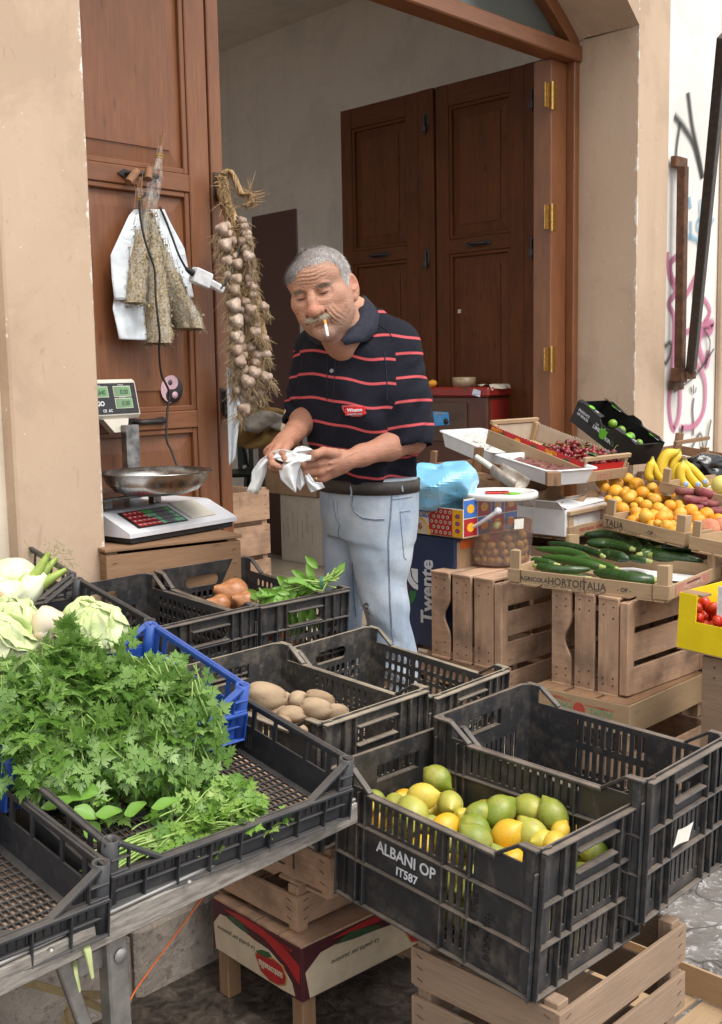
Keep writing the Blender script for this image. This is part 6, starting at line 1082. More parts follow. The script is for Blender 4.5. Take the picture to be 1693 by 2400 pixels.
# pale cabbages
M_CAB = (lambda s: (s.bump(s.noise(s.co(), 40, 5), .4, .01), s.b.inputs['Subsurface Weight'].__setattr__('default_value', .15), s.b.inputs['Subsurface Radius'].__setattr__('default_value', (.01, .012, .004)), s.out(s.mix(s.ramp(s.noise(s.co(), 14, 4), [(.35, 0), (.68, 1)]), (.62, .66, .42), (.46, .58, .20)), .45))[-1])(Sh('cabbage_leaf')); M_STALK = pm('pale_stalk', (.72, .62, .48), (.66, .52, .38), 30, .5, .1, 80)
def cabbage(c, r, label, seed, n=9):
    rg = np.random.default_rng(seed); t = empty('cabbage', c, label, 'cabbage', 'pale cabbages behind the parsley')
    b = MB(); b.lathe([(.001, -r*.6), (r*.55, -r*.45), (r*.75, 0), (r*.55, r*.5), (.001, r*.62)], 16); b.build('heart', M_CAB, t)
    for k in range(n):
        az, el = 2*PI*k/n+rg.uniform(-.3, .3), rg.uniform(-.2, .9); M = Matrix.Rotation(az, 4, 'Z') @ Matrix.Rotation(-el, 4, 'Y'); b = MB(); rows = []; ph = rg.uniform(0, 6)
        for i in range(9):
            e = i/8*.98; row = []
            for j in range(30):
                q = 2*PI*j/30; w = (.07*math.sin(5*q+ph)+.04*math.sin(11*q+2*ph))*e**3; u, v = e*math.cos(q)*(1+.06*math.sin(3*q+ph)), e*math.sin(q)*1.12
                row.append(((.88-.42*e*e+w+.20*e**5)*r, u*r*.92, v*r*.92))
            rows.append(row)
        b.grid(rows, closev=True); o = b.build('leaf', M_CAB, t, local=M); o.modifiers.new('s', 'SOLIDIFY').thickness = .0012
cabbage(z0(110, 1000, 2.14), .056, 'cabbage with a broad pale leaf curling at the left edge', 3); cabbage(z0(820, 960, 2.14), .047, 'loose-leaved cabbage by the crate corner', 5); cabbage(z0(960, 1000, 2.12), .045, 'cabbage half hidden by the parsley', 8); cabbage(z0(40, 1130, 2.07), .05, 'cabbage low at the left edge', 12)
b = MB(); 
for (x0, y0, x1, y1, r) in ((490, 830, 400, 1000, .028), (440, 960, 400, 1060, .022), (330, 1040, 250, 1110, .026), (560, 880, 500, 960, .024)): a, e = z0(x0, y0, 2.10), z0(x1, y1, 2.11); b.tube([a-(e-a)*.12, a, a*.5+e*.5, e], [r*.3, r*.8, r, r*.85], 12)
tag(b.build('cabbage_stump', M_STALK), 'pinkish white cabbage stumps between the leaves', 'stump')
# ---------------------------------------------------------------- parsley, celery leaves, basil
def leaf_mat(name, c1, c2, c3, back=None):
    s = Sh(name); r = s.n('SeparateXYZ', None, _0=s.co('UV')); n = s.noise(s.co(), 12, 3); v = s.math('ADD', s.math('MULTIPLY', n, .55), s.math('MULTIPLY', r.outputs[0], .45)); c = s.ramp(v, [(.30, c1), (.52, c2), (.74, c3)])
    g = s.n('NewGeometry').outputs['Backfacing']; c = s.mix(g, c, tuple(min(1, x*1.25+.03) for x in c2))
    s.bump(s.noise(s.co(), 300, 2), .3, .001); tr = s.n('BsdfTranslucent', None, Color=c); m = s.n('MixShader', None, _0=.30, _1=s.b.outputs[0], _2=tr.outputs[0]); s.nt.links.new(m.outputs[0], s.nt.nodes['Material Output'].inputs[0]); return s.out(c, .42)
M_PAR = leaf_mat('parsley_leaf', (.075, .17, .022), (.135, .26, .042), (.25, .39, .115)); M_PAR2 = leaf_mat('celery_leaf', (.10, .22, .025), (.18, .33, .05), (.33, .46, .12)); M_BAS = leaf_mat('basil_leaf', (.06, .17, .012), (.13, .28, .025), (.26, .42, .06)); M_STM = pm('herb_stem', (.20, .33, .06), (.30, .42, .12), 60, .5)
LEAFLET = [(0, 0), (.05, .10), (.26, .16), (.40, .30), (.24, .30), (.12, .34), (.34, .46), (.52, .66), (.34, .60), (.30, .74), (.14, .58), (.20, .80), (.12, .78), (0, 1.05)]
LEAFLET = LEAFLET + [(-x, y) for x, y in LEAFLET[-2:0:-1]]
def add_leaf(b, P, T, Nv, size, rg, m=0, droop=.25):
    """compound parsley leaf: three toothed leaflets on a short stalk"""
    T = T.normalized(); S = T.cross(Nv).normalized(); Nv = S.cross(T); tint = rg.random()
    for a, sc, off in ((0, 1.0, .42), (.95, .78, .30), (-.95, .78, .30)):
        d = T*math.cos(a)+S*math.sin(a); sd = S*math.cos(a)-T*math.sin(a); o = P+T*size*off*.5+d*size*.10; L = size*sc; fold = rg.uniform(.05, .3); bend = droop*rg.uniform(.3, 1.4)
        pts = [o+d*(y*L)+sd*(x*L*.85)-Nv*(bend*L*y*y*.6)+Nv*(fold*abs(x)*L*.6) for x, y in LEAFLET]; c = o+d*(.42*L)-Nv*(bend*L*.1)
        k = len(b.v); b.v.extend([tuple(c)]+[tuple(p) for p in pts]); n = len(pts)
        for i in range(n): b.f.append((k, k+1+i, k+1+(i+1) % n)); b.uv.append([(tint, 0)]*3); b.m.append(m); b.sm.append(True)
def sprig(b, P, D, L, rg, size, n=4, up=Vector((0, 0, 1)), m=0, ms=1, droop=.5):
    pts = [P]; d = D.normalized()
    for i in range(4): d = (d-Vector((0, 0, 1))*droop*.22+Vector(rg.normal(0, .12, 3))).normalized(); pts.append(pts[-1]+d*L/4)
    b.tube(pts, [.0014, .0013, .0011, .0009, .0007], 4, ms, False)
    for i in range(n):
        q = pts[4] if i == 0 else pts[2+i % 3]; dd = d if i == 0 else (d*.5+Vector(rg.normal(0, .8, 3))).normalized(); nn = (up+Vector(rg.normal(0, .45, 3))).normalized()
        add_leaf(b, q, dd, nn, size*rg.uniform(.7, 1.25), rg, m)
rg = np.random.default_rng(5); BM = BLUE.matrix_world; HC = BM @ Vector((.185, .10, .05)); HR = Vector((.265, .205, .150)); SIL = [(-80, 1470), (0, 1450), (120, 1395), (180, 1390), (260, 1440), (350, 1450), (430, 1500), (478, 1575), (490, 1700)]; LOW = [(-80, 1690), (0, 1690), (120, 1730), (300, 1750), (400, 1740), (490, 1600)]
def pixD(p): q = np.array(p)-np.array((0, 0, CAMZ)); w = q@cF; return ((CX+F_PX*(q@cR)/w)/1.0451, (CY+F_PX*(q@cD)/w)/1.0451)
X_, Y_, Z_ = BM.to_3x3() @ Vector((1, 0, 0)), BM.to_3x3() @ Vector((0, 1, 0)), Vector((0, 0, 1))
def heap(n, name, label, th0, th1, size):
    b = MB()
    for i in range(n):
        for _ in range(30):
            v = Vector(rg.normal(0, 1, 3)).normalized()
            f = rg.uniform(.80, 1.02)*(1+.10*math.sin(5*v.x+2)*math.sin(4*v.y+1)); p = HC+X_*(v.x*HR.x*f)+Y_*(v.y*HR.y*f)+Z_*(v.z*HR.z*f); a_, c_ = pixD(p)
            if v.z > -.15 and v.dot(Y_) < .75 and a_ < 415 and np.interp(a_, *zip(*SIL))+34 < c_ < np.interp(a_, *zip(*LOW))-30: break
        else: continue
        out = (X_*(v.x/HR.x)+Y_*(v.y/HR.y)+Z_*(v.z/HR.z)).normalized()
        flow = (-Y_*.9+X_*.35*v.x*2-Z_*.35); tan = (flow-out*flow.dot(out)).normalized(); D = (tan+out*rg.uniform(-.1, .55)+Vector(rg.normal(0, .45, 3))).normalized()
        sprig(b, p-D*.04-out*.01, D, rg.uniform(.05, .095), rg, size, 4, (out+Vector((0, 0, .5))).normalized())
    for (px, py, L) in ((300, 1740, .09), (365, 1800, .10), (160, 1720, .08), (430, 1700, .10), (250, 1760, .09), (430, 1600, .06), (110, 1730, .07), (400, 1760, .08), (330, 1700, .1), (210, 1700, .1), (445, 1640, .07), (440, 1560, .05)):   # sprigs hanging over the front of the tray
        for k in range(3): p = at(px*1.0451+rg.normal(0, 14), (py-62)*1.0451+rg.normal(0, 10), d=1.80+.06*(1700-py)/200); sprig(b, p, -Y_*.35-Z_*.8+X_*rg.normal(0, .3), L*rg.uniform(.7, 1), rg, size, 4, -Y_*.7+Z_*.5)
    return tag(b.build(name, [M_PAR, M_STM]), label, 'parsley', None)
heap(780, 'parsley_heap', 'big heap of flat leaf parsley spilling over the blue tray', 0, 1, .029)
# bunch lying in the front tray, with a few broad leaves
b = MB(); TM_ = TRAY.matrix_world; tx, ty, tz = (TM_.to_3x3() @ Vector(a) for a in ((1, 0, 0), (0, 1, 0), (0, 0, 1)))
for i in range(120):
    u = rg.beta(2.2, 1.6); p = TM_ @ Vector((.035+.245*u, .052+.02*u+rg.normal(0, .015), .022+abs(rg.normal(0, .018)))); sprig(b, p, tx*1.0+ty*rg.normal(.0, .25)+tz*rg.normal(.15, .2), .05, rg, .022, 3, tz-ty*.3, 0, 1, .2)
for i in range(34): a = TM_ @ Vector((.012+rg.normal(0, .008), .058+rg.normal(0, .014), .02+abs(rg.normal(0, .012)))); e = TM_ @ Vector((.15, .06+rg.normal(0, .012), .03+abs(rg.normal(0, .01)))); b.tube([a, a*.5+e*.5+tz*.006, e], .0019, 5, 1)
sprig(b, TM_ @ Vector((.265, .03, .055)), tx*.5-ty*.6-tz*.1, .04, rg, .022, 3, tz)
tag(b.build('parsley_bunch', [M_PAR2, M_STM]), 'light green herb bunch lying along the front of the black tray', 'parsley')
def broad(b, P, T, Nv, L, W, rg, cup=.25, m=0):
    T = T.normalized(); S = T.cross(Nv).normalized(); Nv = S.cross(T); tint = rg.random(); rows = []; bend = rg.uniform(.1, .5)
    for i in range(9):
        t = i/8; w = W*math.sin(PI*min(1, t*.93+.04))**.8*(1-.25*t); rows.append([tuple(P+T*(L*t)+S*(w*s)+Nv*(cup*W*s*s+.03*L*math.sin(9*t+s*2)*abs(s)-bend*L*t*t*.4)) for s in (-1, -.5, 0, .5, 1)])
    k = len(b.uv); b.grid(rows, m); 
    for q in range(k, len(b.uv)): b.uv[q] = [(tint, 0)]*4
z2 = lambda x, y, d: at(x*.5247, 1650+y*.5247, d=d)
b = MB(); broad(b, z2(440, 400, 1.66), -Vector(cR)*1+Vector((0, 0, .05)), Vector((0, 0, 1))-Vector(cF)*.6, .078, .025, rg); tag(b.build('chard_leaf', [M_BAS]), 'broad veined green leaf under the hanging parsley', 'leaf')
b = MB()
for (x, y, dx, dy, L, W) in ((330, 430, -1, .2, .05, .014), (330, 470, .9, .3, .036, .015), (380, 530, .5, .6, .034, .016), (430, 500, .9, -.2, .038, .014), (560, 500, .8, -.5, .036, .014), (680, 470, .9, -.4, .042, .012)): broad(b, z2(x, y, 1.63), Vector(cR)*dx-Vector(cD)*(-dy), Vector((0, 0, 1))-Vector(cF)*.5, L, W, rg)
tag(b.build('loose_leaves', [M_BAS]), 'small broad leaves mixed in the herb bunch of the black tray', 'leaf')
b = MB()
for i in range(26): q = z2(455+rg.normal(0, 10), 440+rg.normal(0, 16), 1.66); broad(b, q, Vector(rg.normal(0, 1, 3)), Vector((0, 0, 1)), .010, .004, rg)
tag(b.build('herb_sprig', [M_PAR2]), 'tiny yellow-green flowering sprig in the black tray', 'sprig')
for (x0, y0, x1, y1, x2, y2, w) in ((350, 1030, 385, 1110, 410, 1230, 24), (325, 1150, 335, 1210, 355, 1290, 11)):
    b = MB(); P = [z2(x0, y0, 1.50), z2(x1, y1, 1.48), z2(x2, y2, 1.48)]; rows = [[tuple(p+Vector(cR)*(s*w*.5247*1.5/F_PX*(1.3-.25*i))+Vector(cF)*(.006*s*s)) for s in (-1, -.4, 0, .4, 1)] for i, p in enumerate((P[0], P[0]*.5+P[1]*.5, P[1], P[1]*.5+P[2]*.5, P[2]))]; b.grid(rows); tag(b.build('wilted_leaf', pm('wilted_leaf', (.28, .36, .13), (.36, .38, .18), 60, .6)), ('broad' if w > 15 else 'narrow')+' wilted leaf dangling under the table edge', 'leaf')
b = MB(); c = z2(325, 1300, 1.62)
for (x, y) in ((90, 1235), (530, 1298), (540, 1398), (290, 1440), (370, 1380)): e = z2(x, y, 1.62); b.bar(c, e, .012, .0015, -Vector(cF))
b.lathe([(0, 0), (.012, .008), (.014, .022), (.006, .03)], 10, Matrix.Translation(c-Vector((0, 0, .045)))); tag(b.build('raffia_knot', pm('raffia', (.34, .25, .12), (.22, .16, .08), 40, .8)), 'knotted dry raffia strips tied below the table', 'raffia')
# basil bunch
b = MB(); bz = lambda x, y, d: at(x*.5247, 1200+y*.5247, d=d); tie = bz(1430, 320, 2.93)
for i in range(20): a = bz(1500+rg.normal(0, 16), 285+rg.normal(0, 16), 2.93+rg.normal(0, .012)); m_ = tie+Vector(rg.normal(0, .007, 3)); e = bz(1300+rg.normal(0, 40), 345+rg.normal(0, 22), 2.93+rg.normal(0, .02)); b.tube([a, m_, e], .0026, 5, 1)
for i in range(80): t_ = rg.random(); q = bz(1150+270*t_+rg.normal(0, 12), 420-105*t_+rg.normal(0, 20), 2.92+rg.normal(0, .015)); broad(b, q, -Vector(cR)*rg.uniform(.3, 1.2)+Vector((0, 0, 1))*rg.normal(-.25, .5)+Vector(cF)*rg.normal(0, .35), -Vector(cF)*.8+Vector((0, 0, .6))+Vector(rg.normal(0, .3, 3)), rg.uniform(.032, .062), rg.uniform(.009, .016), rg)
for (x, y, dx, dz) in ((1400, 300, -.4, 1), (1370, 300, -.9, .6), (1420, 250, -.2, .2), (1500, 290, .5, .8)): broad(b, bz(x, y, 2.93), Vector(cR)*dx+Vector((0, 0, dz)), -Vector(cF), .045, .012, rg)
for i in range(16): q = bz(1330+rg.normal(0, 40), 440+rg.normal(0, 40), 2.99); broad(b, q, Vector((0, 0, -1))+Vector(rg.normal(0, .3, 3)), -Vector(cF), .06, .012, rg)
b.tube([tie+Vector(cF)*.018*math.cos(a)+Vector((0, 0, .02*math.sin(a)))+Vector(cR)*.003*a/6 for a in np.linspace(0, 18, 40)], .0012, 4, 2); tag(b.build('basil_bunch', [M_BAS, M_STM, pm('green_wire', (.05, .22, .15), None, 40)]), 'tied bunch of basil lying over the crate rim by the jeans', 'basil')
# dry roots in the empty crate
b = MB()
for (x, y) in ((790, 310), (935, 375)):
    p = at(750+x*.5821, 1600+y*.5821, d=2.62)
    for i in range(22): d_ = Vector(rg.normal(0, .016, 3)); b.tube([p, p+d_*.6+Vector((0, 0, .006)), p+d_*1.4-Vector((0, 0, .008))], .0008, 3)
tag(b.build('garlic_roots', pm('dry_root', (.50, .40, .26), None, 40, .8)), 'tangle of dry roots in the nearly empty crate', 'roots', kind='stuff')
# ---------------------------------------------------------------- hanging from the left door
z1_ = lambda x, y, d: at(x*.5247, y*.5247, d=d)
ZD_ = 3.42     # view depth of the left door at the handle; smaller = in front of it
def dd(px, off=.05):   # depth of the door surface under a pixel column, minus off
    return float((at(px*.5247, 700, y=YD-off)-Vector((0, 0, CAMZ))).dot(Vector(cF)))
M_FILM = (lambda s: (s.nt.links.new(s.n('MixShader', None, _0=s.ramp(s.noise(s.map(s.co(), (60, 60, 12)), 1.0, 4), [(.45, .04), (.68, .34)]), _1=s.n('BsdfTransparent').outputs[0], _2=s.b.outputs[0]).outputs[0], s.nt.nodes['Material Output'].inputs[0]), s.bump(s.noise(s.map(s.co(), (70, 70, 15)), 1.0, 4), .8, .01), s.out((.80, .78, .74), .18))[-1])(Sh('clear_film'))
M_HERB = (lambda s: (s.bump(s.noise(s.co(), 160, 4), .9, .01), s.out(s.ramp(s.noise(s.co(), 120, 5, .75), [(.34, (.14, .10, .05)), (.5, (.38, .30, .17)), (.62, (.56, .47, .31)), (.72, (.72, .66, .52))]), .9))[-1])(Sh('dried_oregano')); M_TWIG = pm('dry_twig', (.26, .12, .06), (.36, .2, .1), 60, .8); M_YBAND = pm('yellow_band', (.70, .48, .03), None, 60)
def cone_bag(pts, ws, label, herb_from, tie=None, tips=None, dep=.6):
    """flattened film cone along pixel path pts with half widths ws (px of the zoomed photo)"""
    P = [z1_(x, y, dd(x, .045)-.0) for x, y in pts]; t = empty('oregano_bunch', P[0], label, 'herb bunch', 'dried oregano bunches on the door'); TI_ = Matrix.Translation(-P[0]); n = len(P)
    W = [w*.5247*3.4/F_PX for w in ws]; rows = []; core = []; m = 26
    for i in range(m):
        f = i/(m-1)*(n-1); k = min(int(f), n-2); a = f-k; c = P[k]*(1-a)+P[k+1]*a; w = W[k]*(1-a)+W[k+1]*a; th = min(.035, w*dep)+.003
        rows.append([tuple(c+Vector(cR)*(w*math.cos(q)*(1+.06*math.sin(5*q+i)))-Vector(cF)*(th*math.sin(q)*(1+.15*math.sin(7*q+i*1.3)))) for q in np.linspace(0, 2*PI, 20, endpoint=False)])
        if f >= herb_from: core.append([tuple(c+Vector(cR)*(w*.90*math.cos(q)*(1+.12*RNG.normal(0, 1.0)))-Vector(cF)*(th*.86*math.sin(q)*(1+.15*RNG.normal(0, 1.0)))) for q in np.linspace(0, 2*PI, 22, endpoint=False)])
    b = MB(); b.grid(rows, 0, True, closev=True); b.face(rows[-1]); b.build('film', M_FILM, t, local=TI_)
    b = MB(); b.grid(core, 0, True, closev=True); b.face(core[-1]); b.face(core[0][::-1]); b.build('herbs', M_HERB, t, local=TI_)
    b = MB(); flat = [q for r in core for q in r[10:] + r[:1]]
    for _ in range(900): q = Vector(flat[int(RNG.integers(len(flat)))])+Vector(RNG.normal(0, .006, 3))-Vector(cF)*.004; u_ = Vector(RNG.normal(0, .0045, 3)); w_ = Vector(RNG.normal(0, .003, 3)); b.face([q, q+u_, q+u_+w_, q+w_])
    for _ in range(60): q = Vector(flat[int(RNG.integers(len(flat)))])-Vector(cF)*.003; d_ = (P[-1]-P[0]).normalized()*RNG.uniform(.03, .09)+Vector(RNG.normal(0, .008, 3)); b.tube([q, q-d_], .0009, 3, 0, False)
    b.build('herb_flakes', M_HERB, t, local=TI_)
    b = MB(); e = P[-1]
    for i in range(9): o = Vector(cR)*RNG.normal(0, W[0]*.5)-Vector(cF)*RNG.normal(0, .004); tip = (P[0]-P[1]).normalized()*RNG.uniform(.03, .06); q = P[1]*.4+P[2]*.6; b.tube([P[0]+o*1.3+tip, P[0]+o*.6, q+o*1.2], .0016, 5)
    b.build('twigs', M_TWIG, t, local=TI_)
    if tie is not None:
        b = MB(); w = W[tie]*1.25; b.tube([P[tie]+Vector(cR)*(w*math.cos(q))-Vector(cF)*(w*math.sin(q))+Vector((0, 0, .004*math.sin(q*.5+1))) for q in np.linspace(0, 4*PI, 28)], .0013, 4); b.build('rubber_band', M_YBAND, t, local=TI_)
    return t
M_PBAG = (lambda s: (s.b.inputs['Subsurface Weight'].__setattr__('default_value', .2), s.bump(s.noise(s.map(s.co(), (9, 9, 16)), 1.0, 3, .5, .6), .35, .03), s.out((.74, .74, .75), .38))[-1])(Sh('white_bag_film'))
def sheet(name, label, cat, outline, off, mat, amp=.008, wid=26, hei=30, seed=1, group=None, thick=.0012):
    """limp sheet filling a pixel outline (left edge list, right edge list), hanging just off the door"""
    L, Rr = outline; b = MB(); rows = []; rgx = np.random.default_rng(seed); ph = rgx.uniform(0, 6, 6)
    for i in range(hei+1):
        t = i/hei; fl = lambda E: (np.interp(t*(len(E)-1), range(len(E)), [e[0] for e in E]), np.interp(t*(len(E)-1), range(len(E)), [e[1] for e in E])); (xl, yl), (xr, yr) = fl(L), fl(Rr); row = []
        for j in range(wid+1):
            s = j/wid; x, y = xl+(xr-xl)*s, yl+(yr-yl)*s; w = amp*(math.sin(9*s+ph[0]+2*t)+.7*math.sin(17*s-5*t+ph[1])+.5*math.sin(14*t+6*s+ph[2])); row.append(tuple(z1_(x, y, dd(x, off)+w)))
        rows.append(row)
    b.grid(rows); o = tag(b.build(name, mat), label, cat, group); m = o.modifiers.new('s', 'SOLIDIFY'); m.thickness = thick; return o
sheet('plastic_bag', 'white plastic bag hanging behind the oregano, upper one', 'bag', ([(600, 935), (575, 965), (495, 1140), (500, 1240), (512, 1340)], [(735, 935), (765, 1000), (825, 1110), (850, 1240), (868, 1330)]), .030, M_PBAG, .005, seed=2)
sheet('plastic_bag', 'longer white plastic bag hanging underneath the upper one', 'bag', ([(560, 1250), (510, 1330), (505, 1380), (520, 1450), (532, 1515)], [(700, 1250), (700, 1330), (690, 1400), (680, 1460), (660, 1520)]), .022, M_PBAG, .004, seed=3)
cone_bag([(715, 655), (714, 700), (695, 800), (672, 900), (660, 980), (700, 1100), (760, 1250), (850, 1470)], [14, 13, 36, 38, 32, 40, 62, 78], 'long oregano bunch with a yellow band fanning out to the lower right', 3.6, 1)
cone_bag([(625, 845), (628, 890), (640, 960), (630, 1080), (612, 1220), (600, 1355)], [22, 12, 26, 40, 50, 54], 'short oregano bunch in film at the left', 2.6, 1)
cone_bag([(660, 960), (668, 1010), (682, 1130), (700, 1300), (712, 1535)], [20, 26, 44, 60, 66], 'oregano bunch in the middle reaching lowest', 1.2, None)
b = MB(); M_CORK = pm('bark', (.28, .14, .07), (.2, .1, .05), 60, .85, .4, 120)
for (x0, y0, x1, y1) in ((610, 765, 575, 815), (668, 752, 662, 800)): b.tube([z1_(x0, y0, dd(x0, .05)), z1_(x1, y1, dd(x1, .06))], .013, 10)
tag(b.build('wooden_peg', M_CORK), 'short rough wooden pegs stuck behind the iron handle', 'peg')
M_CABLE = pm('black_cable', (.012, .012, .013), None, 60, .4)
def cable(pts, label, off=.085): b = MB(); P = [at(x, y, y=YD-o) if False else z1_(x, y, dd(x, o)) for x, y, o in pts]; Q = []; n = len(P)
def cable(pts, label):
    P = [z1_(x, y, dd(x, o)) for x, y, o in pts]; Q = []; n = len(P)
    for i in range(n-1):
        p0, p1, p2, p3 = P[max(i-1, 0)], P[i], P[i+1], P[min(i+2, n-1)]
        for q in np.linspace(0, 1, 6, endpoint=False): Q.append(.5*((2*p1)+(p2-p0)*q+(2*p0-5*p1+4*p2-p3)*q*q+(3*p1-p0-3*p2+p3)*q**3))
    b = MB(); b.tube(Q+[P[-1]], .0036, 8); return tag(b.build('power_cable', M_CABLE), label, 'cable')
g = lambda x, y: ((200+x*.4012)/.5247, (700+y*.4012)/.5247)
cable([(650, 870, .09), (628, 895, .10), (626, 960, .10), (650, 1080, .10), (690, 1200, .10), (696, 1320, .10), (706, 1420, .10), (714, 1500, .09), (*g(432, 300), .07), (*g(445, 440), .05), (*g(490, 545), .04), (*g(480, 660), .04), (*g(476, 820), .05), (*g(505, 890), .06), (*g(538, 980), .08)], 'long black cable running from the handle down to the scale')
cable([(714, 925, .09), (735, 970, .09), (770, 1060, .09), (800, 1140, .10), (832, 1200, .10)], 'short black cable going to the plug')
cable([(985, 1290, .12), (1030, 1230, .13), (1062, 1150, .13), (1076, 1060, .13), (1074, 1000, .13), (1058, 968, .12)], 'black cable looping from the adapter over the garlic')
ad = empty('plug_adapter', z1_(915, 1245, dd(915, .10)), 'white plug adapter with a black plug between oregano and garlic', 'adapter'); AI = Matrix.Translation(-ad.location); M_PLUGW = pm('white_abs', (.72, .72, .74), None, 30, .35)
A = lambda x, y, o=.11: z1_(x, y, dd(x, o)); b = MB(); b.bar(A(862, 1225), A(935, 1258), .050, .035, -Vector(cF)); b.build('socket_block', M_PLUGW, ad, bevel=.004, local=AI); b = MB(); b.bar(A(925, 1255), A(998, 1298), .026, .024, -Vector(cF)); b.build('plug', M_PLUGW, ad, bevel=.006, local=AI); b = MB(); b.tube([A(832, 1200), A(850, 1212), A(893, 1240)], [.006, .010, .013], 10); b.build('black_plug', M_CABLE, ad, local=AI)
sheet('plastic_bag', 'translucent white bag hanging by the garlic at the door edge', 'bag', ([(1015, 1640), (1015, 1760), (1018, 1900), (1022, 2020), (1026, 2080)], [(1020, 1645), (1060, 1760), (1090, 1850), (1068, 1900), (1050, 2050)]), .02, M_PBAG, .006, 14, 26, 7)
# ---------------------------------------------------------------- garlic braid
zg = lambda x, y, d: at(480+x*.2874, 370+y*.2874, d=d); GD = 3.74
br = empty('garlic_braid', zg(200, 400, GD), 'long braid of dry garlic stems hanging at the edge of the left door', 'garlic braid'); BI3 = Matrix.Translation(-br.location)
M_STRAW = (lambda s: (s.bump(s.noise(s.map(s.co(), (90, 90, 20)), 1.0, 4), .6, .004), s.out(s.ramp(s.noise(s.map(s.co(), (60, 60, 9)), 1.0, 4), [(.32, (.13, .075, .03)), (.5, (.32, .20, .09)), (.68, (.50, .36, .19))]), .8))[-1])(Sh('garlic_straw')); M_ROOT = pm('garlic_root', (.42, .31, .18), (.30, .21, .11), 60, .85)
path = [(140, 140), (150, 260), (175, 380), (225, 520), (260, 680), (300, 840), (325, 980), (345, 1120), (365, 1260), (375, 1400), (390, 1540), (400, 1680), (410, 1830), (395, 1950)]
path2 = [(150, 130), (200, 100), (240, 150), (265, 220), (300, 300), (340, 290), (385, 300), (380, 360), (330, 390)]
path3 = [(300, 780), (345, 900), (385, 1040), (420, 1160), (440, 1300), (460, 1420), (480, 1540), (495, 1620)]
def strands(pth, n, spread, r, tw, d0=GD):
    b = MB()
    for k in range(n):
        ph = 2*PI*k/n; P = []
        for i in range(len(pth)*4-3):
            f = i/4; j = min(int(f), len(pth)-2); a = f-j; x = pth[j][0]*(1-a)+pth[j+1][0]*a; y = pth[j][1]*(1-a)+pth[j+1][1]*a; q = ph+f*tw; P.append(zg(x+spread*math.cos(q)+RNG.normal(0, 3), y+RNG.normal(0, 4), d0-.012*math.sin(q)-.012))
        b.tube(P, [r*RNG.uniform(.7, 1.2) for _ in P], 5)
    return b
b = strands(path, 13, 42, .0068, 1.5); b.build('braid', M_STRAW, br, local=BI3); b = strands(path2, 11, 20, .0032, 1.1, GD-.01); b.build('stem_loop', M_STRAW, br, local=BI3); b = strands(path3, 9, 32, .006, 1.7, GD-.004); b.build('braid', M_STRAW, br, local=BI3)
b = MB()
for i in range(170):
    f = RNG.uniform(0, len(path)-1.01); j = int(f); a = f-j; x = path[j][0]*(1-a)+path[j+1][0]*a+RNG.normal(0, 30); y = path[j][1]*(1-a)+path[j+1][1]*a; p = zg(x, y, GD-.03); d = Vector(cR)*RNG.normal(0, .008)+Vector((0, 0, RNG.normal(-.006, .010)))-Vector(cF)*.004; b.tube([p, p+d, p+d*2+Vector((0, 0, -.004))], [.0026, .002, .0006], 4)
for i in range(60): q = path2[int(RNG.integers(4, 9))]; p = zg(q[0]+RNG.normal(0, 18), q[1]+RNG.normal(0, 18), GD-.02); d = Vector(cR)*RNG.normal(.006, .014)+Vector((0, 0, RNG.normal(0, .014))); b.tube([p, p+d, p+d*1.7+Vector((0, 0, .004))], [.002, .0015, .0005], 4)
b.build('loose_straw', M_STRAW, br, local=BI3)
def gar_mat():
    s = Sh('garlic_skin'); v = s.co(); r = s.rnd(); n = s.noise(s.map(v, (40, 40, 40)), 1.0, 5, .65); st = s.noise(s.map(s.co('UV'), (34, 1.5, 1)), 1.0, 3); c = s.mix(r, (.58, .47, .37), (.36, .26, .18)); c = s.mix(s.math('MULTIPLY', s.ramp(st, [(.42, 0), (.62, 1)]), .75), c, (.30, .18, .15)); c = s.mix(s.math('MULTIPLY', s.ramp(n, [(.46, 0), (.62, 1)]), .75), c, (.17, .12, .08)); s.bump(st, .5, .006); return s.out(c, .6)
M_GAR = gar_mat(); garp = lambda t: (.024*math.sin(PI*min(1, t*.93+.03))**.75*(1-.25*t)+.0025, -.020+.040*t+.022*max(0, t-.75)**1.0*1.2)
def gfn(p, u, t): k = 1-.09*abs(math.sin(3.5*u))*math.sin(PI*t)**.5+.03; return (p[0]*k, p[1]*k, p[2])
GM = [fruit_mesh('bulb', M_GAR, garp, 35, 16, gfn, 50+k, .02) for k in range(3)]
GPOS = [(140, 590, 56), (308, 517, 36), (165, 715, 54), (182, 850, 48), (352, 780, 38), (375, 890, 36), (192, 970, 46), (370, 1030, 36), (237, 1080, 52), (240, 1210, 60), (262, 1335, 56), (255, 1462, 52), (262, 1575, 58), (287, 1665, 54), (485, 1217, 38), (488, 1480, 38), (502, 1605, 42), (412, 1758, 52), (357, 1832, 60), (505, 1795, 48), (420, 1665, 38), (320, 2058, 54), (400, 1965, 38), (375, 1240, 26), (436, 1840, 36), (350, 660, 40), (250, 1780, 44), (270, 1900, 42)]+[(int(215+.085*y+sx_*RNG.uniform(20, 95)), int(y), int(RNG.uniform(34, 48))) for y in range(560, 1960, 62) for sx_ in (-1, 1)]
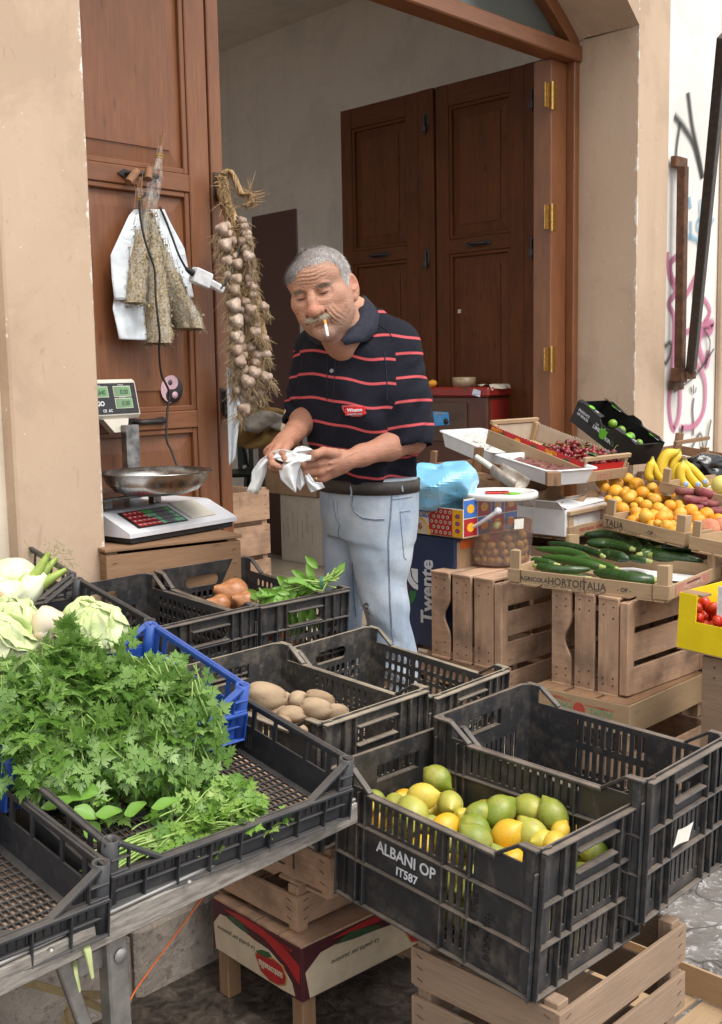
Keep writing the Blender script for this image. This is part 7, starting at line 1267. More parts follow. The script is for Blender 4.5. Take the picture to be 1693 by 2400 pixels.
for i, (x, y, r) in enumerate(GPOS):
    sx = -1 if x < 330-.0*y and x < 200+.12*y else 1; p = zg(x, y, GD-(.055 if r > 44 else .035)); t = empty('garlic_bulb', p, 'papery garlic bulb with hanging roots tied into the braid', 'garlic', 'garlic bulbs of the braid'); k = r*.2874*GD/F_PX/.0215
    up = (Vector((0, 0, .8))-Vector(cR)*(sx*RNG.uniform(.2, .8))+Vector(cF)*RNG.uniform(-.1, .6)).normalized(); rot = up.to_track_quat('Z', 'Y').to_matrix().to_4x4(); mobj('bulb', GM[i % 3], t, rot @ Matrix.Scale(k, 4)); b = MB()
    for _ in range(60):
        s = p-up*.016*k+Vector(RNG.normal(0, .005, 3)); d = (-up*.8+Vector((0, 0, -.6))+Vector(RNG.normal(0, .7, 3))).normalized(); L = RNG.uniform(.02, .045)*k; m_ = s+d*L*.5+Vector(RNG.normal(0, .004, 3)); b.tube([s, m_, m_+(d+Vector((0, 0, -.5))+Vector(RNG.normal(0, .5, 3)))*L*.45], [.0011, .0009, .0005], 3, caps=False)
    b.build('roots', M_ROOT, t, local=Matrix.Translation(-p))
# ---------------------------------------------------------------- the man
from mathutils.bvhtree import BVHTree
fh = np.array([math.cos(YAW), math.sin(YAW), 0.0]); rh = np.array([math.sin(YAW), -math.cos(YAW), 0.0]); DH = 3.25
PM = Matrix(((rh[0], fh[0], 0, fh[0]*DH), (rh[1], fh[1], 0, fh[1]*DH), (0, 0, 1, 0), (0, 0, 0, 1)))   # person frame: x image right, y away, z up
def Lp(x, y, dy):
    """pixel of the 1620-wide view at person depth dy -> person frame"""
    r = cR*(x*1.0451-CX)/F_PX + cD*(y*1.0451-CY)/F_PX + cF; p = r*((DH+dy)/(r@fh)); return np.array([p@rh, dy, p[2]+CAMZ])
class Field:
    """signed distance field on a grid, meshed with surface nets"""
    def __init__(s, lo, hi, h): s.lo = np.array(lo, float); s.h = h; s.n = np.ceil((np.array(hi)-s.lo)/h).astype(int)+1; s.F = np.full(s.n, 1.0, np.float32)
    def win(s, lo, hi):
        a = np.clip(np.floor((np.array(lo)-s.lo)/s.h).astype(int), 0, s.n-1); b = np.clip(np.ceil((np.array(hi)-s.lo)/s.h).astype(int)+1, 1, s.n); sl = tuple(slice(i, j) for i, j in zip(a, b))
        g = np.meshgrid(*[s.lo[k]+s.h*np.arange(a[k], b[k], dtype=np.float32) for k in range(3)], indexing='ij'); return sl, np.stack(g, -1)
    def put(s, sl, d, k, op):
        A = s.F[sl]
        if op == 'u': q = np.maximum(k-np.abs(A-d), 0)/max(k, 1e-6); s.F[sl] = np.minimum(A, d)-q*q*k*.25
        else: q = np.maximum(k-np.abs(A+d), 0)/max(k, 1e-6); s.F[sl] = np.maximum(A, -d)+q*q*k*.25
    def cone(s, a, b, ra, rb, k=.01, op='u'):
        a, b = np.array(a, float), np.array(b, float); m = max(ra, rb)+k+3*s.h; sl, P = s.win(np.minimum(a, b)-m, np.maximum(a, b)+m); ab = b-a; t = np.clip(((P-a)@ab)/max(1e-9, ab@ab), 0, 1); d = np.linalg.norm(P-a-t[..., None]*ab, axis=-1)-(ra+(rb-ra)*t); s.put(sl, d, k, op)
    def ell(s, c, r, k=.01, op='u', rot=None):
        c, r = np.array(c, float), np.array(r, float); m = max(r)+k+3*s.h; sl, P = s.win(c-m, c+m); q = P-c
        if rot is not None: q = q@rot
        k0 = np.linalg.norm(q/r, axis=-1)+1e-9; k1 = np.linalg.norm(q/(r*r), axis=-1)+1e-9; s.put(sl, k0*(k0-1)/k1, k, op)
    def stack(s, rings, k=.01, op='u', fold=None):
        """rings: rows (z, cx, cy, a, b, phi) swept smoothly upward"""
        Rg = np.array(sorted(rings, key=lambda r: r[0]), float); m = Rg[:, 3].max()+k+.02; sl, P = s.win((Rg[:, 1].min()-m, Rg[:, 2].min()-m, Rg[0, 0]-.02), (Rg[:, 1].max()+m, Rg[:, 2].max()+m, Rg[-1, 0]+.02)); z = P[..., 2]; zz = P[0, 0, :, 2]
        def ip(c):   # monotone-ish smooth interpolation
            t = np.interp(zz, Rg[:, 0], np.arange(len(Rg))); v = np.interp(t, np.arange(len(Rg)), Rg[:, c]); ker = max(1, int(.02/s.h)); ke = np.ones(2*ker+1)/(2*ker+1); return np.convolve(np.pad(v, ker, 'edge'), ke, 'valid')[None, None, :]
        cx, cy, a, b, ph = [ip(c) for c in range(1, 6)]; x, y = P[..., 0]-cx, P[..., 1]-cy; u = x*np.cos(ph)-y*np.sin(ph); v = x*np.sin(ph)+y*np.cos(ph)
        e = 2.3; d = ((np.abs(u/a)**e+np.abs(v/b)**e)**(1/e)-1)*np.minimum(a, b)*.95; d = np.maximum(d, np.maximum(Rg[0, 0]-z, z-Rg[-1, 0]))
        if fold is not None: d = d+fold(P)
        s.put(sl, d.astype(np.float32), k, op)
    def mesh(s):
        F = s.F; I = F < 0; n = s.n; c = np.zeros(n-1, np.int8); off = [(i, j, k) for i in (0, 1) for j in (0, 1) for k in (0, 1)]
        V = lambda o, A: A[o[0]:n[0]-1+o[0], o[1]:n[1]-1+o[1], o[2]:n[2]-1+o[2]]
        for o in off: c += V(o, I)
        cells = np.argwhere((c > 0) & (c < 8)); idx = -np.ones(n-1, np.int64); idx[tuple(cells.T)] = np.arange(len(cells)); acc = np.zeros((len(cells), 3)); cnt = np.zeros(len(cells))
        for o in off:
            for ax in range(3):
                if o[ax]: continue
                p = list(o); p[ax] = 1; fa = F[tuple((cells+o).T)]; fb = F[tuple((cells+p).T)]; m = (fa < 0) != (fb < 0); t = np.where(m, fa/np.where(fa == fb, 1, fa-fb), 0); q = np.tile(np.array(o, float), (len(cells), 1)); q[:, ax] = t; acc[m] += q[m]; cnt[m] += 1
        verts = s.lo+s.h*(cells+acc/cnt[:, None]); quads = []
        for ax in range(3):
            u, w = [(1, 2), (2, 0), (0, 1)][ax]; sa = [slice(1, -1)]*3; sa[ax] = slice(0, -1); sb = [slice(1, -1)]*3; sb[ax] = slice(1, None); A, B = I[tuple(sa)], I[tuple(sb)]; E = np.argwhere(A != B)
            if not len(E): continue
            base = E.copy(); base[:, u] += 1; base[:, w] += 1; flip = A[tuple(E.T)]; q = []
            for du, dw in ((0, 0), (1, 0), (1, 1), (0, 1)): r = base.copy(); r[:, u] -= du; r[:, w] -= dw; q.append(idx[tuple(r.T)])
            q = np.stack(q, 1); q[~flip] = q[~flip][:, ::-1]; quads.append(q)
        return verts, np.concatenate(quads)
def relax(v, q, it=2, lam=.5):
    e = np.concatenate([q[:, [0, 1]], q[:, [1, 2]], q[:, [2, 3]], q[:, [3, 0]]]); 
    for _ in range(it):
        a = np.zeros_like(v); c = np.zeros(len(v)); np.add.at(a, e[:, 0], v[e[:, 1]]); np.add.at(c, e[:, 0], 1); np.add.at(a, e[:, 1], v[e[:, 0]]); np.add.at(c, e[:, 1], 1); v = np.where(c[:, None] > 0, v+lam*(a/np.maximum(c, 1)[:, None]-v), v)
    return v
def to_mesh(name, v, q, mats, attrs=None, fm=None):
    me = bpy.data.meshes.new(name); me.from_pydata(v.tolist(), [], q.tolist()); me.polygons.foreach_set('use_smooth', np.ones(len(q), bool))
    for m in mats: me.materials.append(m)
    for k, (kind, data) in (attrs or {}).items():
        if kind == 'c': a = me.color_attributes.new(k, 'FLOAT_COLOR', 'POINT'); a.data.foreach_set('color', np.concatenate([data, np.ones((len(data), 1))], 1).astype(np.float32).ravel())
        else: a = me.attributes.new(k, 'FLOAT', 'POINT'); a.data.foreach_set('value', data.astype(np.float32))
    me.update(); return me
def cam_hit(bvh, x, y):
    """where the camera ray through a view pixel meets a person-frame mesh"""
    o = PM.inverted() @ Vector((0, 0, CAMZ)); d = PM.inverted().to_3x3() @ Vector(cR*(x*1.0451-CX)/F_PX + cD*(y*1.0451-CY)/F_PX + cF); h = bvh.ray_cast(o, d.normalized()); return (h[0], h[1]) if h[0] is not None else (None, None)
man = empty('person', PM.copy(), 'grey-haired old man in striped navy polo and pale jeans, cigarette in his mouth', 'person')
man.matrix_world = PM; LOC = lambda o: setattr(o, 'matrix_local', Matrix.Identity(4))
def pchild(o, par=man): o.parent = par; o.matrix_parent_inverse = Matrix.Identity(4); o.matrix_local = Matrix.Identity(4); return o
# --- head (head frame in mm: x his left, y forward, z up)
HP, HPI, HRo, HS = .296, .118, .222, 1.025; HO = np.array([-.092, -.15, .206+CAMZ])
ex = np.array([math.cos(HP), -math.sin(HP), 0]); ey = np.array([-math.sin(HP), -math.cos(HP), 0]); ez = np.array([0, 0, 1.]); ey, ez = ey*math.cos(HPI)-ez*math.sin(HPI), ez*math.cos(HPI)+ey*math.sin(HPI); HB = np.array([ex*math.cos(HRo)+ez*math.sin(HRo), ey, ez*math.cos(HRo)-ex*math.sin(HRo)])
head_to = lambda p: HO+HS*(np.asarray(p)/1000)@HB
f = Field((-95, -118, -215), (95, 132, 126), 1.8)
f.ell((0, -12, 38), (70, 92, 77), 10); f.ell((0, 20, -25), (59, 66, 82), 30); f.cone((-42, 4, -58), (0, 66, -96), 18, 17, 18); f.cone((42, 4, -58), (0, 66, -96), 18, 17, 18); f.ell((0, 78, -98), (17, 14, 13), 14)
f.ell((0, 48, 44), (60, 44, 42), 22); f.cone((-32, 82, 18), (32, 82, 18), 10.5, 10.5, 12); f.cone((-46, 56, -14), (-30, 70, -22), 16, 14, 20); f.cone((46, 56, -14), (30, 70, -22), 16, 14, 20)
for sx in (-1, 1):
    f.ell((sx*33, 95, 1), (19, 15, 12), 12, 's'); f.ell((sx*32, 76, -1), (17, 15.5, 12.5), 4); f.cone((sx*20, 86, 11), (sx*46, 76, 6), 4.2, 4.0, 4); f.cone((sx*20, 86, -12), (sx*42, 77, -13), 4.4, 4.5, 5)
    f.cone((sx*19, 92, -1.5), (sx*32, 92.8, -3.6), .9, 1.7, 1.5, 's'); f.cone((sx*32, 92.8, -3.6), (sx*45, 84, -2.5), 1.7, .8, 1.5, 's')
    f.ell((sx*30, 74, -52), (17, 16, 22), 14); f.cone((sx*19, 98, -40), (sx*33, 88, -70), 3.4, 2.2, 6, 's'); f.cone((sx*30, 92, -68), (sx*28, 84, -88), 1.5, 1.2, 4, 's'); f.cone((sx*20, 88, -18), (sx*34, 84, -24), 2.2, 2.0, 4, 's'); f.cone((sx*34, 84, -24), (sx*46, 74, -20), 2.0, 1.2, 4, 's'); f.ell((sx*33, 82, -16), (14, 9, 7), 5)
f.cone((0, 87, 10), (0, 105, -16), 8.5, 9.5, 7); f.cone((0, 105, -16), (0, 111, -38), 9.5, 12.5, 6); f.ell((0, 112, -43), (16, 14.5, 13.5), 5)
for sx in (-1, 1): f.ell((sx*15.5, 99, -43), (9, 11.5, 9), 4); f.ell((sx*8, 108, -51), (4, 5.5, 3), 3, 's')
f.ell((0, 85, -60), (28, 13, 13), 10); f.cone((-24, 88, -70), (0, 98.5, -67.5), 1.4, 2.0, 2, 's'); f.cone((24, 88, -70), (0, 98.5, -67.5), 1.4, 2.0, 2, 's'); f.cone((-15, 87, -75), (15, 87, -75), 6.5, 6.5, 6); f.cone((-12, 92, -84), (12, 92, -84), 4, 4, 6, 's')
for z, w in ((36, 34), (45, 36), (54, 32)): 
    for i in range(6): a, c = -w+i*w/3, -w+(i+1)*w/3; f.cone((a, 94-.009*a*a-.10*(z-30), z+2.5*math.sin(a*.09+z)), (c, 94-.009*c*c-.10*(z-30), z+2.5*math.sin(c*.09+z)), 1.6, 1.6, 3.0, 's')
f.cone((-5, 93, 14), (-4, 92, 30), 1.5, 1.2, 3, 's'); f.cone((5, 93, 14), (5, 92, 30), 1.5, 1.2, 3, 's')
for i in range(4): a = .2+i*.28; f.cone((48, 66, -4), (48+12*math.cos(a-.6), 66-12, -4+16*math.sin(a-.7)), .9, .6, 2, 's')
for sx in (-1, 1):   # ears
    th = sx*.35; rot = np.array([[math.cos(th), -math.sin(th), 0], [math.sin(th), math.cos(th), 0], [0, 0, 1]]); f.ell((sx*80, -14, -4), (8, 20, 33), 5, 'u', rot); f.ell((sx*87.5, -9, 2), (7, 11.5, 20), 4, 's', rot); f.cone((sx*84, -4, -14), (sx*84, -16, -8), 4, 5, 4); f.ell((sx*79, -8, -33), (6, 9, 10), 5); f.cone((sx*86, -22, 10), (sx*86, -24, -14), 2.2, 2, 2)
neck0, neck1 = (0, -28, -60), (20, -72, -180); f.cone(neck0, neck1, 48, 52, 24); f.cone((32, -6, -80), (22, -14, -170), 9, 8, 16); f.cone((-28, -4, -80), (-2, -14, -165), 9, 8, 16); f.cone((0, 40, -100), (8, -16, -150), 14, 20, 22)
hv, hq = f.mesh(); hv = relax(hv, hq, 1, .35)
def vnorm(v, q):
    o = np.zeros_like(v); c = np.cross(v[q[:, 2]]-v[q[:, 0]], v[q[:, 3]]-v[q[:, 1]]); [np.add.at(o, q[:, k], c) for k in range(4)]; return o/(np.linalg.norm(o, axis=1)[:, None]+1e-9)
_n = vnorm(hv, hq); X0, Y0, Z0 = hv.T; sm = lambda a, b, x: np.clip((x-a)/(b-a), 0, 1); bell = lambda x, c, w: np.exp(-((x-c)/w)**2)
wr_ = 1.5*np.sin((Z0+3*np.sin(X0*.08)+.03*np.abs(X0)*np.sin(X0*.3))*2*PI/9.5)*bell(Z0, 45, 17)*sm(45, 62, Y0)*bell(X0, 4, 40)
wr_ += 1.1*np.sin((Z0*.85-.6*np.abs(X0)+Y0*.3)*2*PI/7.5)*bell(np.abs(X0), 57, 10)*bell(Z0, 0, 20)*sm(30, 44, Y0)          # crow's feet
wr_ += 1.3*np.sin((np.abs(X0)*.9+.35*Z0)*2*PI/9)*bell(np.abs(X0), 44, 13)*bell(Z0, -64, 22)*sm(30, 55, Y0)                # cheek folds
wr_ += .8*np.sin(X0*2*PI/6)*bell(X0, 0, 12)*bell(Z0, 24, 10)*sm(70, 80, Y0)
wr_ += .45*np.sin(X0*.53+Z0*.31)*np.sin(Y0*.47-Z0*.41+1)*sm(-110, -90, Z0)
hv = hv+_n*wr_[:, None]; hx, hy, hz = hv.T
G = lambda c, r: np.exp(-(((hv-np.array(c))/np.array(r))**2).sum(1))
skin = np.tile(np.array([.43, .235, .155]), (len(hv), 1)); mixc = lambda m, c: skin.__iadd__(m[:, None]*(np.array(c)-skin))
mixc(.75*G((0, 112, -38), (22, 26, 22)), (.50, .185, .125)); [mixc(.55*G((s*42, 66, -34), (24, 26, 22)), (.50, .19, .125)) for s in (-1, 1)]; mixc(.5*G((0, 92, 20), (26, 14, 16)), (.50, .20, .13)); mixc(.4*G((0, 70, 85), (50, 40, 26)), (.52, .34, .25))
[mixc(.55*G((s*32, 90, -2), (17, 12, 9)), (.40, .18, .12)) for s in (-1, 1)]; [mixc(.8*G((s*84, -10, 4), (14, 26, 34)), (.50, .21, .14)) for s in (-1, 1)]; mixc(.45*np.clip((-hz-70)/30, 0, 1)*np.clip((hy-10)/30, 0, 1), (.36, .25, .20)); mixc(.75*G((0, 97, -70), (22, 10, 4.5)), (.40, .15, .12)); mixc(.35*np.clip((-hz-115)/30, 0, 1), (.44, .20, .13))
for c, r, k in (((58, 52, -16), 5.8, .95), ((58, 52, -16), 4, .5), ((35, 88, 40), 4.0, .8), ((42, 84, 22), 3.4, .75), ((30, 86, 26), 2.2, .6), ((52, 50, -48), 4.5, .45), ((44, 66, -30), 2.2, .5), ((40, 72, -26), 2, .5), ((20, 92, -20), 1.8, .5), ((10, 104, -14), 2.2, .5), ((58, 44, -62), 6, .3), ((62, 40, 30), 6, .25), ((40, 70, -40), 8, .2), ((-30, 86, 40), 4, .25)): c = hv[np.argmin(((hv-np.array(c))**2).sum(1))]; mixc(k*np.clip(1.6*G(c, (r, r*1.3, r*1.2)), 0, 1), (.085, .055, .042))
def hairmask(P):
    x, y, z = P.T; line = np.interp(y, [-200, -62, -40, -24, -8, 8, 20, 34, 48, 62, 74, 200], [-62, -52, -22, 22, 26, -4, -8, 34, 54, 62, 66, 68]); line = line-np.where((x < -16) & (y > 30), 22*np.clip((-x-16)/20, 0, 1), 0)+np.where((x > 0) & (x < 62) & (y > 22), 7, 0); return z-line
hm = hairmask(hv); mixc(.88*np.clip(hm/5, 0, 1), (.27, .26, .255)); mixc(np.clip(.25*np.sin(hv@np.array([.9, 1.3, .7]))*np.sin(hv@np.array([1.1, -.6, 1.7])), 0, 1), (.44, .21, .14))
def skin_mat():
    s = Sh('skin'); c = s.n('VertexColor', {'layer_name': 'tone'}).outputs[0]; v = s.co(); n = s.noise(v, 70, 4); n2 = s.noise(v, 500, 3); c = s.mix(s.math('MULTIPLY', s.ramp(n, [(.4, 0), (.7, 1)]), .22), c, (.42, .15, .09)); c = s.mix(s.math('MULTIPLY', s.ramp(s.noise(v, 190, 2), [(.66, 0), (.74, 1)]), .3), c, (.26, .11, .07))
    s.bump(s.math('ADD', s.math('ADD', s.noise(v, 170, 4, .7), s.math('MULTIPLY', n2, .5)), s.math('MULTIPLY', s.noise(s.map(v, (22, 22, 190)), 1.0, 3, .6, .8), 1.0)), .5, .004); s.b.inputs['Subsurface Weight'].default_value = .18; s.b.inputs['Subsurface Radius'].default_value = (.0035, .0016, .001); s.b.inputs['Subsurface Scale'].default_value = 1.0; return s.out(c, s.ramp(n, [(.3, .42), (.7, .58)]), None, .4)
M_SKIN = skin_mat(); HW = head_to(hv)
# --- arms and hands (person frame, metres)
H2 = lambda x, y, dy: Lp((560+x*.2099)/1.0451, (960+y*.2099)/1.0451, dy)
a = Field((-.36, -.44, .80), (.22, .16, 1.30), .0026)
elL, wrL = Lp(925, 985, -.10), H2(1180, 575, -.265); elR, wrR = Lp(694, 930, .03), H2(580, 300, -.185)
def arm(sh, el, wr): a.cone(sh, el, .045, .038, .02); m = el*.65+wr*.35; a.cone(el, m, .037, .0365, .02); m2 = el*.25+wr*.75; a.cone(m, m2, .0365, .027, .02); a.cone(m2, wr, .027, .0255, .02)
arm(Lp(905, 800, -.10), elL, wrL); arm(Lp(690, 800, .12), elR, wrR)
def hand(wr, kn, pips, dips, tips, thumb, flat):
    wr = np.array(wr); a.cone(wr, wr+.3*(np.mean(kn, 0)-wr), .024, .026, .012)
    for i, k in enumerate(kn): b_ = wr+(np.array(k)-wr)*.15+(np.array(k)-np.mean(kn, 0))*.35; a.cone(b_, k, .0165, .0128, .012)
    for i in range(3): a.cone(np.array(kn[i])*.5+wr*.5, np.array(kn[i+1])*.5+wr*.5, .016, .016, .01)
    rs = (.0100, .0104, .0098, .0088)
    for i in range(4): r = rs[i]; a.cone(kn[i], pips[i], r*1.12, r*1.02, .004); a.ell(pips[i], (r*1.12,)*3, .003); a.cone(pips[i], dips[i], r, r*.92, .0025); a.cone(dips[i], tips[i], r*.92, r*.80, .002)
    for q0, q1, r0, r1 in zip(thumb[:-1], thumb[1:], (.0165, .0125, .0112), (.0125, .0112, .0095)): a.cone(q0, q1, r0, r1, .005)
KL = [H2(905, 490, -.300), H2(890, 595, -.312), H2(905, 690, -.306), H2(935, 765, -.292)]
hand(wrL, KL, [H2(775, 535, -.318), H2(735, 625, -.318), H2(745, 700, -.312), H2(800, 772, -.300)], [H2(745, 590, -.300), H2(712, 650, -.292), H2(725, 720, -.288), H2(790, 795, -.278)], [H2(770, 640, -.286), H2(760, 680, -.268), H2(780, 745, -.264), H2(840, 815, -.258)], [H2(1080, 500, -.290), H2(945, 470, -.322), H2(860, 500, -.338), H2(800, 555, -.338)], 1)
KR = [H2(440, 430, -.300), H2(385, 435, -.285), H2(345, 450, -.265), H2(325, 470, -.242)]
hand(wrR, KR, [H2(360, 530, -.325), H2(330, 570, -.305), H2(325, 610, -.283), H2(340, 630, -.258)], [H2(380, 610, -.335), H2(370, 640, -.318), H2(375, 660, -.296), H2(390, 675, -.272)], [H2(460, 640, -.335), H2(450, 665, -.320), H2(440, 680, -.300), H2(440, 690, -.278)], [H2(550, 380, -.250), H2(520, 430, -.300), H2(500, 490, -.330), H2(520, 560, -.338)], -1)
for (x0, y0, x1, y1) in ((1180, 560, 1020, 600), (1150, 600, 1000, 680), (1020, 600, 930, 560), (1330, 480, 1180, 540), (1450, 520, 1250, 580)):   # veins on the back of the hand
    p, q = H2(x0, y0, -.27), H2(x1, y1, -.30); d = np.array([0, -.021, .003]); a.cone(p+d, q+d*.55, .0022, .0020, .006)
av, aq = a.mesh(); av = relax(av, aq, 1, .4)
at_ = np.tile(np.array([.40, .20, .13]), (len(av), 1)); nz = np.sin(av@np.array([160, 90, 130.]))*np.sin(av@np.array([-70, 140, 110.])); at_ += (np.clip(nz, 0, 1)*.35)[:, None]*(np.array([.36, .13, .085])-at_)
for k in KL+KR: w = np.exp(-((av-k)**2).sum(1)/.013**2); at_ += (.5*w)[:, None]*(np.array([.48, .19, .13])-at_)
# hidden trunk linking head and arms so that the body is one figure under its clothes
t_ = Field((-.34, -.30, .10), (.34, .36, 1.64), .012); T = lambda x, y, dy: Lp(x, y, dy)
t_.cone(T(826, 1090, .01), T(800, 830, .0), .085, .10, .06); t_.cone(T(895, 790, -.08), T(715, 790, .10), .055, .055, .05); t_.cone(T(800, 800, -.02), T(790, 700, -.06), .07, .05, .05); t_.cone(T(862, 1140, -.03), T(864, 1400, -.045), .055, .036, .02); t_.cone(T(864, 1400, -.045), T(894, 1790, 0), .036, .028, .02); t_.cone(T(782, 1140, .085), T(772, 1400, .09), .045, .03, .02); t_.cone(T(772, 1400, .09), T(770, 1790, .14), .03, .026, .02)
tv, tq = t_.mesh(); tt = np.tile(np.array([.5, .27, .17]), (len(tv), 1))
V = np.concatenate([HW, av, tv]); Q = np.concatenate([hq, aq+len(HW), tq+len(HW)+len(av)]); body = mobj('body', to_mesh('body', V, Q, [M_SKIN], {'tone': ('c', np.concatenate([skin, at_, tt]))})); pchild(body)
hb = BVHTree.FromPolygons([tuple(p) for p in hv], [tuple(q) for q in hq])
# --- hair, brows, moustache
def hair_mat(name, c1, c2, c3):
    s = Sh(name); r = s.n('SeparateXYZ', None, _0=s.co('UV')).outputs[0]; return s.out(s.ramp(r, [(.0, c1), (.5, c2), (1, c3)]), .5, None, .35)
M_HAIR = hair_mat('grey_hair', (.10, .10, .108), (.33, .33, .335), (.68, .67, .66)); M_BROW = hair_mat('brow_hair', (.20, .17, .15), (.38, .35, .31), (.56, .52, .46)); M_MOU = hair_mat('moustache_hair', (.26, .18, .09), (.52, .45, .33), (.74, .69, .60))
fn = np.zeros_like(hv); nn = np.cross(hv[hq[:, 2]]-hv[hq[:, 0]], hv[hq[:, 3]]-hv[hq[:, 1]]); [np.add.at(fn, hq[:, k], nn) for k in range(4)]; fn /= np.linalg.norm(fn, axis=1)[:, None]+1e-9
def strand_mesh(name, mat, roots, nrm, dirs, lens, width, lift=.3, tone=None):
    rg = np.random.default_rng(12); b = MB()
    for i in range(len(roots)):
        p, n, d, L = roots[i], nrm[i], dirs[i], lens[i]; d = d-n*(d@n); d /= np.linalg.norm(d)+1e-9; sd = np.cross(d, n); u = rg.random() if tone is None else tone[i]; w = width*rg.uniform(.7, 1.3); pts = []
        for j, tt_ in enumerate((0, .35, .7, 1)): c = p+d*L*tt_+n*(L*lift*tt_*(1-.55*tt_)+.6)+sd*(.12*L*tt_*tt_*math.sin(i)); ww = w*(1-.8*tt_); pts.append((head_to(c-sd*ww), head_to(c+sd*ww)))
        k = len(b.v); [b.v.extend([tuple(x), tuple(y)]) for x, y in pts]
        for j in range(3): b.f.append((k+2*j, k+2*j+1, k+2*j+3, k+2*j+2)); b.uv.append([(u, 0)]*4); b.m.append(0); b.sm.append(True)
    o = b.build(name, mat); pchild(o, body); return o
rg = np.random.default_rng(3); cand = np.where((hm > -1.5) & (hz > -60) & (np.abs(hx) < 78))[0]; sel = rg.choice(cand, 9000); rt = hv[sel]+rg.normal(0, 1.1, (9000, 3)); hn = fn[sel]
hd = np.stack([np.sign(hx[sel]+1e-3)*.25*np.ones(9000), .85*np.ones(9000), -.35-.5*np.clip((40-hz[sel])/60, 0, 1)], 1)+rg.normal(0, .28, (9000, 3)); hd[hy[sel] < -20] *= np.array([1, -.6, 1.6])
ton = np.clip(.58+.35*np.clip((hx[sel]+10)/60, -.6, 1)*.9+rg.normal(0, .24, 9000)-.18*((hx[sel] < 20) & (hy[sel] > -10)), 0, 1); strand_mesh('hair', M_HAIR, rt, hn, hd, rg.uniform(13, 22, 9000)*np.clip((hm[sel]+5)/18, .5, 1), .40, .36, ton)
cr_ = np.where((hz > 108) & (hm > 0))[0]; s2_ = rg.choice(cr_, 40); strand_mesh('hair', M_HAIR, hv[s2_], fn[s2_], rg.normal(0, 1, (40, 3))+np.array([.3, .2, 1.5]), rg.uniform(10, 22, 40), .25, 1.0)
def region(c, r, n): w = np.exp(-(((hv-np.array(c))/np.array(r))**2).sum(1)); return rg.choice(len(hv), n, p=w/w.sum())
for sx in (-1, 1):
    i = np.concatenate([region((sx*24, 88, 17), (9, 8, 3.2), 90), region((sx*40, 80, 16), (9, 8, 3.2), 80)]); strand_mesh('eyebrow', M_BROW, hv[i]+rg.normal(0, .8, (len(i), 3)), fn[i], np.array([sx*1.0, 0, -.15])+rg.normal(0, .25, (len(i), 3)), rg.uniform(5, 10, len(i)), .38, .35)
i = np.concatenate([region((s*x, 96-.1*x, -57.5-.10*x), (9, 9, 3.6), 170) for s in (-1, 1) for x in (5, 14, 22)]); strand_mesh('moustache', M_MOU, hv[i]+rg.normal(0, .9, (len(i), 3)), fn[i], np.stack([np.sign(hx[i])*.45, np.zeros(len(i)), -np.ones(len(i))], 1)+rg.normal(0, .22, (len(i), 3)), rg.uniform(5, 9, len(i)), .42, .18)
i = np.where((hz < -55) & (hz > -125) & (hy > 0) & (hm < 0))[0]; i = rg.choice(i, 1500); strand_mesh('stubble', M_HAIR, hv[i]+rg.normal(0, .8, (1500, 3)), fn[i], np.array([0, .1, -1])+rg.normal(0, .3, (1500, 3)), rg.uniform(1.2, 2.4, 1500), .22, .5)
for sx in (-1, 1):
    b = MB(); b.tube([head_to((sx*x, y, z)) for x, y, z in ((19, 91.5, -2.0), (26, 92.4, -3.8), (33, 91.8, -4.4), (40, 87.5, -4.0), (46, 82, -2.6))], [.0008, .0016, .0019, .0016, .0007], 6); o = b.build('eyelid_line', pm('lash_line', (.055, .03, .022), None, 60, .3)); pchild(o, body)
# --- cigarette
m0, m1 = head_to((17, 96, -67)), head_to((21, 118, -142)); cg = empty('cigarette', PM @ Vector(m0), 'lit cigarette hanging from the corner of the mouth', 'cigarette'); C0 = PM; CI_ = Matrix.Translation(-(PM @ Vector(m0)))
m1 = Lp(735.5, 755, -.285); seg = lambda f0, f1: [PM @ Vector(m0+(m1-m0)*f0), PM @ Vector(m0+(m1-m0)*f1)]
for nm, f0, f1, r, mt in (('filter', 0, .36, .0041, pm('cork_filter', (.66, .33, .06), (.58, .28, .05), 120, .6)), ('paper_tube', .36, .90, .0040, pm('cigarette_paper', (.74, .74, .73), (.64, .64, .63), 200, .6)), ('ash', .90, 1.0, .0039, pm('ash', (.36, .35, .34), (.55, .54, .52), 200, .9))): b = MB(); b.tube(seg(f0, f1), r, 12); b.build(nm, mt, cg, local=CI_)
# --- undershirt
u_ = Field((-.30, -.32, 1.26), (.18, .14, 1.60), .005); u_.cone(Lp(787, 808, -.058), Lp(778, 772, -.095), .066, .056, .02); uv_, uq = u_.mesh(); pchild(mobj('undershirt', to_mesh('undershirt', uv_, uq, [pm('white_cotton', (.62, .60, .61), (.56, .55, .57), 40, .9)])))
